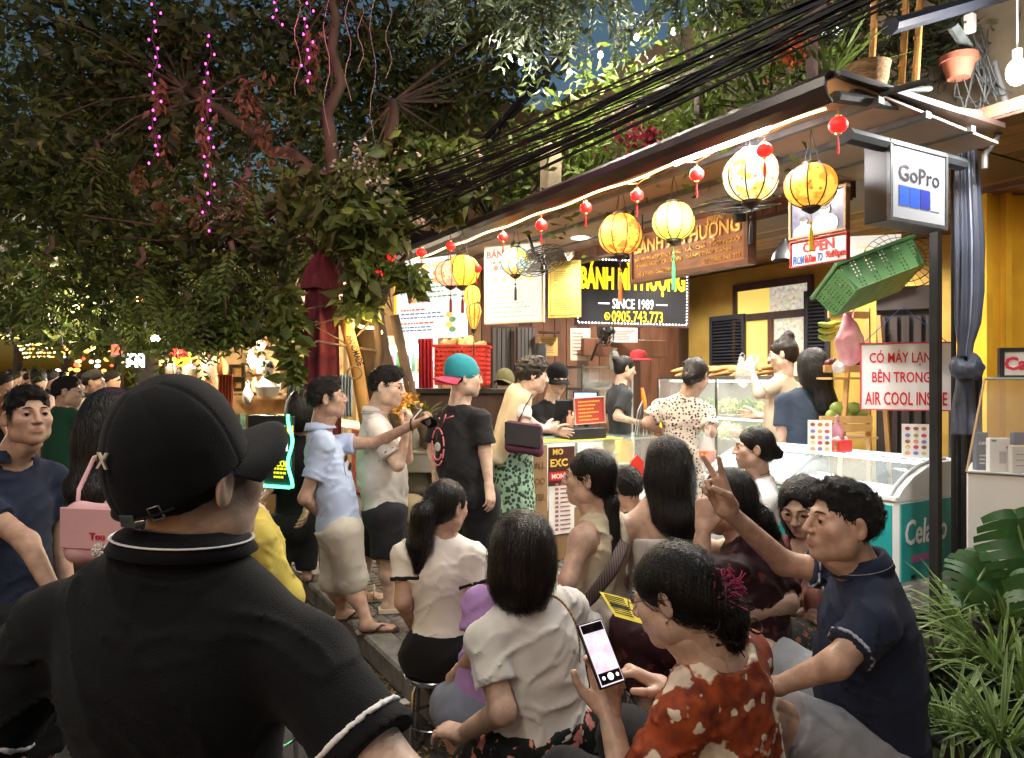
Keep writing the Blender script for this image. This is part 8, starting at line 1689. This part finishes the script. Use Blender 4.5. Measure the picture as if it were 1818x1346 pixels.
# woman in the spotted dress
def leo(n,l,v):
 t=n.new('ShaderNodeTexVoronoi');t.inputs['Scale'].default_value=46;t.inputs['Randomness'].default_value=.9;l.new(v,t.inputs['Vector'])
 return ramp(n,l,t.outputs['Distance'],[(.0,'#15110f'),(.33,'#17120f'),(.37,'#cfc2b4'),(1.,'#d8ccbf')])
leop=nodemat('cloth_spotted',leo,rough=.85)
hd=at(1236,668,5.3);N=at(1216,708,5.3)
r_,i_=person('woman in black and cream spotted dress ordering at glass case',at(1204,812,5.32),N,22,hd,42,-18,hs=1.06,bw=1.0,sk='b',face=True,hres=.006,res=.013,
       arms={'L':(at(1148,752,5.28),at(1182,772,5.45)),'R':(at(1262,768,5.15),at(1240,742,5.42))},hair=('bun',HAIRB,160,[((0,-.095,-.035),(.01,-.115,-.05),.048,.044)],.006),
       tops=[dict(mat=leop,sleeve=.72,es=.034,hem=-.02,boxy=False,wrinkle=.009,name='dress_top')],bottoms=[dict(kind='skirt',mat=leop,end=at(1215,985,5.3),r=.21,name='dress_skirt',wrinkle=.013,waist=.06)])
mb=MB();mb.tube([i_['P']+V(0,0,.05)+i_['R']@V(.152*math.cos(q),.125*math.sin(q),0) for q in np.linspace(0,2*PI,25)],.009,6,cap=False,squash=.4);mb.build('belt',BLACK_TRIM,r_,True,'all')
# beige T-shirt woman reaching over the case, navy T-shirt woman
hd=at(1390,630,6.1);N=at(1392,672,6.1)
person('woman in beige T-shirt with hair bun reaching over the food case',at(1384,790,6.1),N,-38,hd,-60,-8,hs=1.14,g=1.05,bw=.97,sk='c',face=True,hres=.006,res=.015,
       arms={'L':(at(1346,700,5.95),at(1334,655,6.1)),'R':(at(1372,742,6.35),at(1342,738,6.45))},hair=('bun',HAIRB,60,[((0,-.05,.115),(.0,-.06,.13),.045,.04)],.007),
       tops=[dict(mat=cloth('beige_tee',(.55,.46,.34)),sleeve=.72,es=.03,hem=-.08,boxy=True)],bottoms=[dict(mat=cloth('beige_chino',(.5,.46,.39)),len=1.8,name='trousers')])
hd=at(1440,652,5.7);N=at(1430,696,5.7)
person('woman in slate navy T-shirt with long loose dark hair at the case',at(1420,822,5.7),N,-8,hd,-22,-4,hs=1.18,g=1.1,bw=1.0,sk='b',face=False,res=.013,
       arms={'L':(at(1388,768,5.65),at(1392,820,5.65)),'R':(at(1462,768,5.8),at(1458,820,5.8))},hair=('long',HAIR,320,[((0,-.06,-.05),(.02,-.085,-.24),.075,.07,.05),((.02,-.085,-.24),(.05,-.08,-.36),.065,.03,.04),((.06,-.03,-.06),(.095,-.03,-.30),.045,.025,.04)],.006),
       tops=[dict(mat=cloth('slate_tee',(.035,.048,.075)),sleeve=.8,es=.032,hem=-.05,boxy=True,wrinkle=.007)],bottoms=[dict(mat=cloth('pale_denim',(.45,.47,.5)),len=1.8,name='trousers')])
# ---- seated on the low stools
WT=cloth('white_tee',(.66,.62,.57))
hd=at(1338,797,3.9);N=at(1350,852,3.92)
person('seated woman in white T-shirt with dark neckline and tied bun before freezer',at(1352,985,3.95),N,-85,hd,-78,2,hs=.98,bw=.9,sk='a',face=True,hres=.0045,legs='sit',hair=('bun',HAIR,260,[((0,-.105,-.01),(0,-.125,-.02),.034,.03)],.005),
       arms={'L':(at(1335,950,3.75),at(1270,970,3.8)),'R':(at(1360,955,4.1),at(1290,975,4.1))},tops=[dict(mat=cloth('bright_white_tee',(.72,.71,.69)),sleeve=.6,es=.03,hem=-.05,collar=True,cmat=BLACK_TRIM,cprof=((.060,.006),(.061,.016),(.066,.016)),wrinkle=.008)],bottoms=[dict(mat=cloth('grey_cotton',(.16,.16,.16)),len=1.6,name='trousers')])
hd=at(794,901,3.22);N=at(780,955,3.22)
person('woman with long ponytail and scrunchie in white T-shirt on stool',at(784,1158,3.22),N,8,hd,40,-8,hs=1.0,bw=.98,sk='b',face=True,hres=.0045,res=.011,ground=-.12,sw=.160,
       arms={'R':(at(866,1068,3.18),at(842,1120,3.38)),'L':(at(716,1068,3.18),at(745,1130,3.42))},legs={'R':(at(835,1190,3.60),at(822,1270,3.66)),'L':(at(772,1195,3.60),at(782,1276,3.50))},
       hair=('pony',HAIR,800,[((.0,-.10,.015),(-.01,-.13,-.03),.032,.045,.02),((-.01,-.13,-.03),(-.03,-.12,-.16),.048,.052,.03),((-.03,-.12,-.16),(-.045,-.09,-.27),.050,.022,.03)],.0042),
       tops=[dict(mat=WT,sleeve=.56,es=.020,hem=.03,wrinkle=.007,res=.008,cuff=[(.016,.018,BLACK_TRIM)],collar=True,cmat=BLACK_TRIM,cprof=((.060,.004),(.061,.014),(.067,.013)))],
       bottoms=[dict(mat=cloth('black_skirt',(.008,.008,.009)),len=.85,er=.02,waist=.10,e=.022)],shoes=('slide',M('cream_rubber',(.55,.47,.36),rough=.6)))
# bob hair, floral skirt
def flor(base,petals,leafc,sc,thr=(.30,.36),seed=0.):
 def fn(n,l,v):
  t=n.new('ShaderNodeTexNoise');t.inputs['Scale'].default_value=26;l.new(v,t.inputs['Vector'])
  mx=n.new('ShaderNodeMix');mx.data_type='VECTOR';mx.inputs[0].default_value=.06;l.new(v,mx.inputs[4]);l.new(t.outputs['Color'],mx.inputs[5])
  w=n.new('ShaderNodeTexVoronoi');w.inputs['Scale'].default_value=sc;l.new(mx.outputs[1],w.inputs['Vector'])
  w2=n.new('ShaderNodeTexVoronoi');w2.inputs['Scale'].default_value=sc*2.1;w2.inputs['Randomness'].default_value=1;l.new(mx.outputs[1],w2.inputs['Vector'])
  f1=ramp(n,l,w.outputs['Distance'],[(thr[0],(1,1,1)),(thr[1],(0,0,0))]);f2=ramp(n,l,w2.outputs['Distance'],[(.22,(1,1,1)),(.26,(0,0,0))])
  bs=ramp(n,l,t.outputs['Fac'],[(.35,base),(.65,leafc)])
  pc=ramp(n,l,t.outputs['Fac'],[(.4,petals),(.6,tuple(min(1,x*1.25) for x in (srgb(petals) if isinstance(petals,str) else petals)))])
  a=mixc(n,l,f2,bs,pc);return mixc(n,l,f1,a,pc)
 return fn
flblk=nodemat('cloth_black_floral',flor('#0b0a0b','#c97f72','#14201a',15),rough=.8)
hd=at(928,980,2.3);N=at(934,1062,2.3)
r_,i_=person('woman with dark bob in white T-shirt and floral skirt on stool',at(962,1298,2.32),N,-38,hd,4,-6,hs=1.04,bw=1.06,sk='a',face=False,hres=.005,res=.010,ground=0.,sw=.158,
       arms={'L':(at(892,1262,2.12),at(822,1302,2.32)),'R':(at(1000,1240,2.5),at(860,1290,2.6))},legs={'R':(at(872,1322,2.68),at(868,1420,2.68)),'L':(at(850,1360,2.45),at(850,1480,2.45))},
       hands={'L':dict(d=V(-.7,.6,-.15),n=V(0,-.2,1)),'R':None},hand_res=.0045,hair=('bob',HAIRB,1700,(),.0042),
       tops=[dict(mat=WT,sleeve=.62,es=.026,hem=-.01,wrinkle=.009,res=.0075,seed=21,boxy=True)],bottoms=[dict(mat=flblk,len=1.0,er=.03,waist=.06,name='floral_skirt')])
mb=MB();Rr=i_['R']
for k in range(46):
 a=k/45;p0=i_['N']+Rr[:,0]*(.02+.13*a)-Rr[:,1]*(.105+.05*math.sin(a*PI)-.02*a)-V(0,0,-.0+.30*a ** 1.5)
 mb.ell(p0,(.0042,.0026,.0052),rotz(k*1.2),n=6,m=4)
mb.build('necklace_chain',GOLDWIRE,r_,True,'all')
# purple shirt behind her
hd=at(935,968,2.78);N=at(936,1050,2.78)
person('person in lilac shirt and grey shorts half hidden by woman with bob',at(868,1262,2.74),N,-28,hd,-20,-8,hs=.92,sk='b',face=False,hres=.008,res=.012,legs={'R':(at(845,1270,3.05),at(838,1330,3.1)),'L':(at(800,1250,2.95),at(812,1335,2.95))},hair=('crop',HAIR,0,(),.008),bw=1.05,sw=.175,
       arms={'R':(at(1022,1120,2.75),at(960,1180,2.9)),'L':(at(848,1160,2.62),at(810,1200,2.8))},tops=[dict(mat=cloth('lilac_cotton',(.34,.20,.42)),sleeve=.55,es=.03,hem=-.13,boxy=True,wrinkle=.009,res=.010)],bottoms=[dict(mat=cloth('grey_blue_shorts',(.16,.18,.23)),len=.85)])
# sleeveless beige top, glasses, striped strap
chk=cloth('cream_linen',(.60,.52,.37),bump=.3,bs=120)
hd=at(1046,850,3.1);N=at(1072,915,3.12)
r_,i_=person('woman in cream sleeveless top with glasses and low ponytail looking left',at(1062,1088,3.12),N,-52,hd,-72,3,hs=1.04,bw=1.0,sk='a',face=True,hres=.004,res=.011,legs='sit',glasses=GOLDWIRE,
       arms={'L':(at(1008,1032,2.92),at(1010,1092,3.05)),'R':(at(1080,1050,3.35),at(1010,1085,3.4))},hair=('pony',HAIR,800,[((0,-.085,-.055),(-.01,-.10,-.09),.03,.03,.02),((-.01,-.10,-.09),(-.05,-.13,-.30),.030,.022,.02),((.03,-.0,-.03),(.05,-.03,-.09),.03,.02,.03)],.0045),
       tops=[dict(mat=chk,sleeve=0,hem=-.04,wrinkle=.008,res=.009,scoop=.03,neck=.066)],bottoms=[dict(mat=cloth('beige_satin',(.50,.44,.36),rough=.55),len=1.7,er=.05,name='trousers',wrinkle=.012)])
Rr=i_['R'];mb=MB();pp=[at(1108,962,3.02),at(1088,1010,2.93),at(1050,1060,2.88),at(1012,1094,2.9)]
mb.tube(pp,.026,8,squash=.18,up=(0,1,0));mb.build('striped_strap',nodemat('strap_stripes',lambda n,l,v:(lambda w:(setattr(w.inputs['Scale'],'default_value',30),l.new(v,w.inputs['Vector']),ramp(n,l,w.outputs['Fac'],[(.45,'#1a1214'),(.55,'#5a4740')]))[2])(n.new('ShaderNodeTexWave'))),r_,True,'all')
# boy
hd=at(1114,868,3.65);N=at(1120,915,3.65)
person('small boy with short black hair sitting between two women',at(1122,1010,3.65),N,-15,hd,-22,-2,hs=.86,g=.75,sk='a',face=False,hres=.005,legs='sit',hair=('short',HSHORT,320,(),.0045),tops=[dict(mat=cloth('navy_kids',(.03,.04,.08)),sleeve=.7)],bottoms=[dict(mat=cloth('grey_cotton',(.16,.16,.16)),len=.9)])
# long black hair, strapless white top
hd=at(1184,826,3.2);N=at(1164,900,3.2)
person('woman with very long straight black hair in strapless white top',at(1165,1075,3.22),N,-20,hd,-8,-3,hs=1.02,bw=.95,sk='a',face=False,hres=.005,res=.011,legs='sit',
       arms={'L':(at(1092,1000,3.1),at(1110,1060,3.3)),'R':(at(1225,1000,3.3),at(1190,1060,3.5))},hair=('long',HAIR,1300,[((0,-.06,-.05),(.015,-.088,-.22),.078,.075,.05),((.015,-.088,-.22),(.03,-.09,-.34),.072,.035,.04),((-.055,-.02,-.06),(-.055,-.05,-.22),.045,.03,.04),((.055,-.02,-.06),(.075,-.05,-.26),.045,.03,.04)],.0045),
       tops=[dict(mat=cloth('ribbed_white',(.66,.64,.60),bump=.5,bs=40,stretch=(8,8,.3)),sleeve=0,armhole=False,topcut=.70,hem=-.02,wrinkle=.003,e=.012)],bottoms=[dict(mat=cloth('white_trousers',(.6,.58,.55)),len=1.7,name='trousers')])
# maroon dress
maro=nodemat('cloth_maroon_floral',flor('#2a0c14','#5f2f22','#35101a',8,(.16,.2)),rough=.6)
hd=at(1292,892,2.75);N=at(1332,955,2.75)
person('woman in maroon patterned dress raising her hands to her face',at(1335,1130,2.78),N,-50,hd,-62,-14,hs=1.02,bw=1.05,sk='b',face=True,hres=.0045,res=.011,legs='sit',
       arms={'L':(at(1240,1010,2.58),at(1250,935,2.60)),'R':(at(1398,1070,2.70),at(1312,1098,2.60))},hands={'L':dict(pose='cradle',d=V(.1,.1,1),n=V(-.6,-.8,0)),'R':dict(d=V(-1,-.1,-.15),n=V(0,-.1,1))},
       hair=('pony',HAIR,800,[((0,-.085,-.055),(.01,-.11,-.08),.035,.034,.02),((.01,-.11,-.08),(.05,-.13,-.15),.034,.02,.02)],.0045),tops=[dict(mat=maro,sleeve=.85,es=.028,hem=-.1,wrinkle=.008,boxy=True,res=.009)],bottoms=[dict(mat=maro,len=1.5,er=.05,name='dress_skirt')])
# girl looking down, glasses
dflo=nodemat('cloth_dark_floral',flor('#141214','#8a4a30','#1d2a1e',24),rough=.7)
hd=at(1424,900,3.02);N=at(1442,962,3.05)
person('woman with dark bob and glasses looking down in dark floral skirt',at(1446,1092,3.1),N,-125,hd,-140,-20,hs=1.0,bw=.9,sk='a',face=True,hres=.0038,res=.011,legs='sit',glasses=GOLDWIRE,
       arms={'R':(at(1380,1050,3.1),at(1420,1080,2.9)),'L':(at(1500,1050,3.0),at(1440,1085,2.88))},hair=('bob',HAIR,520,(),.0045),tops=[dict(mat=cloth('maroon_plain',(.10,.022,.028)),sleeve=.7,hem=-.05,neck=.075,deep=.03)],bottoms=[dict(mat=dflo,len=1.6,er=.05,name='floral_trousers')])
# man pointing with two fingers
hd=at(1494,930,2.2);N=at(1536,1018,2.22)
ER,WR=at(1392,1000,2.40),at(1290,905,2.26)
r_,i_=person('man in navy polo with white piping pointing two fingers, seated',at(1548,1300,2.26),N,-72,hd,-96,7,hs=1.05,bw=1.1,sk='b',face=True,hres=.0032,res=.010,belly=1.1,fat=1.08,ground=0.,
       arms={'R':(ER,WR),'L':(at(1484,1178,1.98),at(1382,1218,2.06))},legs={'R':(at(1352,1160,2.62),at(1360,1340,2.62)),'L':(at(1372,1275,2.10),at(1360,1520,2.1))},
       hands={'R':dict(pose='vsign',d=V(-.42,-.05,.9),n=V(.4,.9,.25),s=1.05),'L':dict(d=V(-.85,.3,-.2),n=V(0,-.3,1))},hand_res=.0038,hair=('short',HSHORT,1000,(),.0036),
       tops=[dict(mat=navy,sleeve=.66,es=.026,e=.018,collar=True,cstripe=cloth('pale_piping',(.35,.38,.45)),cstw=.002,hem=-.09,res=.0075,wrinkle=.009,boxy=True,seed=14,cuff=[(.012,.010,cloth('pale_piping',(.35,.38,.45)))])],
       bottoms=[dict(mat=cloth('light_grey_shorts',(.32,.33,.36)),len=.88,er=.022,waist=-.01,wrinkle=.0045,res=.009)])
# woman with phone, orange floral blouse
oran=nodemat('cloth_orange_floral',flor('#6b2810','#c8b8a2','#9c4218',9.5,(.33,.38)),rough=.75)
hd=at(1196,1060,1.72);N=at(1268,1160,1.74)
WL,WR=at(1080,1258,1.79),at(1172,1218,1.82)
r_,i_=person('woman in orange floral blouse with curly bun tapping her phone',at(1292,1440,1.80),N,-46,hd,-56,-16,hs=1.0,bw=.97,sk='a',face=True,hres=.0032,res=.009,legs='sit',glasses=GLASSFRAME,sw=.160,
       arms={'L':(at(1118,1440,1.66),WL),'R':(at(1236,1352,1.92),WR)},hands={'L':dict(pose='cradle',d=V(-.12,.16,.95),n=V(.25,.95,-.2),s=1.0),'R':dict(pose='tap',d=V(-.72,-.15,.42),n=V(.35,.2,.9),s=1.0)},hand_res=.0034,
       hair=('bun',HAIR,1500,[((.015,-.10,-.035),(.03,-.105,-.06),.042,.045,.02),((.03,-.105,-.06),(.045,-.10,-.10),.045,.034,.02)],.0038),
       tops=[dict(mat=oran,sleeve=.72,es=.035,e=.018,hem=-.12,wrinkle=.008,res=.007,neck=.088,deep=.022,boxy=True,seed=17,scoop=.05)],bottoms=[dict(mat=cloth('black_cotton',(.014,.014,.016)),len=1.6,name='trousers')])
mb=MB();tie=hd+i_['Rh']@(1.02*V(.004,-.116,.004))
for k in range(150):
 d_=nrm(rng.normal(0,1,3));mb.tube([tie+d_*V(.03,.02,.03),tie+d_*V(.048,.032,.045)+rng.normal(0,.004,3),tie+d_*V(.05,.034,.044)+rng.normal(0,.009,3)],.0017,4)
mb.build('scrunchie',M('magenta_yarn',(.20,.012,.06),rough=.8,var=.4),r_,True)
mb=MB()                                             # curls of the bun
for k in range(60):
 c0=hd+i_['Rh']@(1.02*(V(.03,-.108,-.07)+rng.normal(0,1,3)*V(.028,.014,.034)));rad=rng.uniform(.008,.02);ax_=frame(rng.normal(0,1,3))
 mb.tube([c0+ax_@V(rad*math.cos(q),rad*math.sin(q),.006*q/PI) for q in np.linspace(0,rng.uniform(3,6.5),12)],[.0034*(1-.06*j) for j in range(12)],5)
mb.build('hair_curls',HAIR,r_,True,'all')
mb=MB();ear=hd+i_['Rh']@(1.02*V(-.078,-.004,-.036));mb.ell(ear,(.003,.003,.006),n=8,m=6);mb.build('earring',STEEL,r_,True,'all')
# her phone: lit screen
def scr_fn(n,l,v):
 t=n.new('ShaderNodeTexNoise');t.inputs['Scale'].default_value=28;l.new(v,t.inputs['Vector']);return ramp(n,l,t.outputs['Fac'],[(.35,'#c9b3c4'),(.7,'#f0e0ec')])
scrm=nodemat('phone_picture',scr_fn,rough=.2);b_=scrm.node_tree.nodes['Principled BSDF'];scrm.node_tree.links.new(b_.inputs['Base Color'].links[0].from_socket,b_.inputs['Emission Color']);b_.inputs['Emission Strength'].default_value=.55
pc=at(1066,1160,1.74);ph,Rp=phone('phone with lit camera screen in hand of woman in orange blouse',pc,at(1100,1148,1.75)-at(1030,1170,1.69),at(1040,1106,1.77)-at(1086,1212,1.71),scrm,w=.074,h=.152)
MB().box(Rp@V(0,.060,.0055),(.031,.010,.0006),Rp).build('screen_bar',M('screen_black',(.006,.006,.007),rough=.1,var=0),ph)
mb=MB();mb.box(Rp@V(0,-.056,.0055),(.031,.013,.0006),Rp);mb.build('screen_bar',M('screen_black',(.006,.006,.007),rough=.1,var=0),ph)
mb=MB();mb.ell(Rp@V(0,-.055,.0066),(.0085,.0085,.0006),Rp,n=14,m=4);mb.ell(Rp@V(-.02,-.055,.0066),(.0045,.0045,.0006),Rp,n=10,m=4);mb.ell(Rp@V(.02,-.055,.0066),(.0045,.0045,.0006),Rp,n=10,m=4);mb.build('screen_button',M('screen_white',(.8,.8,.8),emit=1.,var=0),ph)
# dim walkers on the street at the left
hd=at(120,697,5.6);N=at(112,728,5.6)
person('man in dark green T-shirt walking away at left, back to us',at(116,880,5.6),N,20,hd,70,0,hs=1.02,bw=1.15,sk='b',face=True,hres=.008,res=.02,hands={'R':None,'L':None},hair=('short',HSHORT,60,(),.008),ground=-.12,glasses=GLASSFRAME,tops=[dict(mat=cloth('dark_green_tee',(.012,.055,.030)),sleeve=.7,es=.03,boxy=True)],bottoms=[dict(mat=cloth('black_cotton',(.014,.014,.016)),len=1.8,name='trousers')])
hd=at(167,680,7.4);N=at(156,708,7.4)
person('man in white polo with dark piping walking beside the stalls',at(160,830,7.4),N,60,hd,80,0,hs=1.05,bw=1.05,sk='b',face=True,hres=.01,res=.022,hands={'R':None,'L':None},hair=('short',HSHORT,0,(),.01),ground=-.12,tops=[dict(mat=cloth('white_tee',(.66,.62,.57)),sleeve=.7,collar=True,cmat=BLACK_TRIM)],bottoms=[dict(mat=cloth('black_cotton',(.014,.014,.016)),len=1.8,name='trousers')])
crowd=[(28,672,13,'sand coloured T-shirt',(.42,.33,.22),20),(62,668,12,'pale grey T-shirt',(.45,.45,.45),-30),(10,682,10,'rust coloured shirt',(.30,.10,.04),60),(92,672,10.5,'black T-shirt',(.015,.015,.016),10),(45,664,17,'cream shirt',(.5,.46,.36),170),
         (78,665,18,'teal shirt',(.03,.18,.20),150),(100,662,21,'white blouse',(.6,.6,.6),190),(132,668,15,'dusty pink shirt',(.45,.2,.2),100),(18,664,20,'navy shirt',(.02,.03,.07),-160),(200,676,9.2,'light blue shirt',(.2,.3,.42),80),(118,664,24,'yellow shirt',(.5,.4,.06),0),(60,661,27,'red shirt',(.35,.03,.03),180),(150,665,19,'olive shirt',(.12,.12,.04),30),(34,660,30,'grey hoodie',(.18,.18,.19),10),(150,672,11.5,'cream polo',(.5,.45,.35),40),(5,672,14,'white T-shirt with dark hair',(.6,.6,.58),0),(84,668,15,'mustard shirt',(.45,.28,.05),20),(110,672,12.5,'charcoal shirt',(.04,.04,.045),-20),(182,672,13,'brick red shirt',(.3,.06,.04),60),(50,672,16,'sky blue blouse',(.25,.4,.5),10),(138,664,21,'lilac top',(.35,.25,.4),0),(20,676,11.5,'dark brown shirt',(.08,.05,.03),30),(70,676,9.6,'pale pink T-shirt',(.55,.38,.36),15),(172,666,23,'green polo',(.06,.2,.08),180)]
for px,py,Y,what,colr,yw in crowd:
 h_=at(px,py,Y);n_=h_-V(0,0,.165);p_=n_-V(0,0,.52)
 person('distant walker in %s among the street crowd at left'%what,p_,n_,yw,h_,hs=1.02,sk=random.choice('abc'),face=False,hres=.018,res=.03,hands={'R':None,'L':None},hair=('short',HSHORT,0,(),.016),ground=-.12,group='people walking down the street',
           tops=[dict(mat=cloth('crowd_'+what.replace(' ','_'),colr),sleeve=.7,wrinkle=0)],bottoms=[dict(mat=cloth('black_cotton',(.014,.014,.016)),len=1.7,name='trousers',wrinkle=0)])
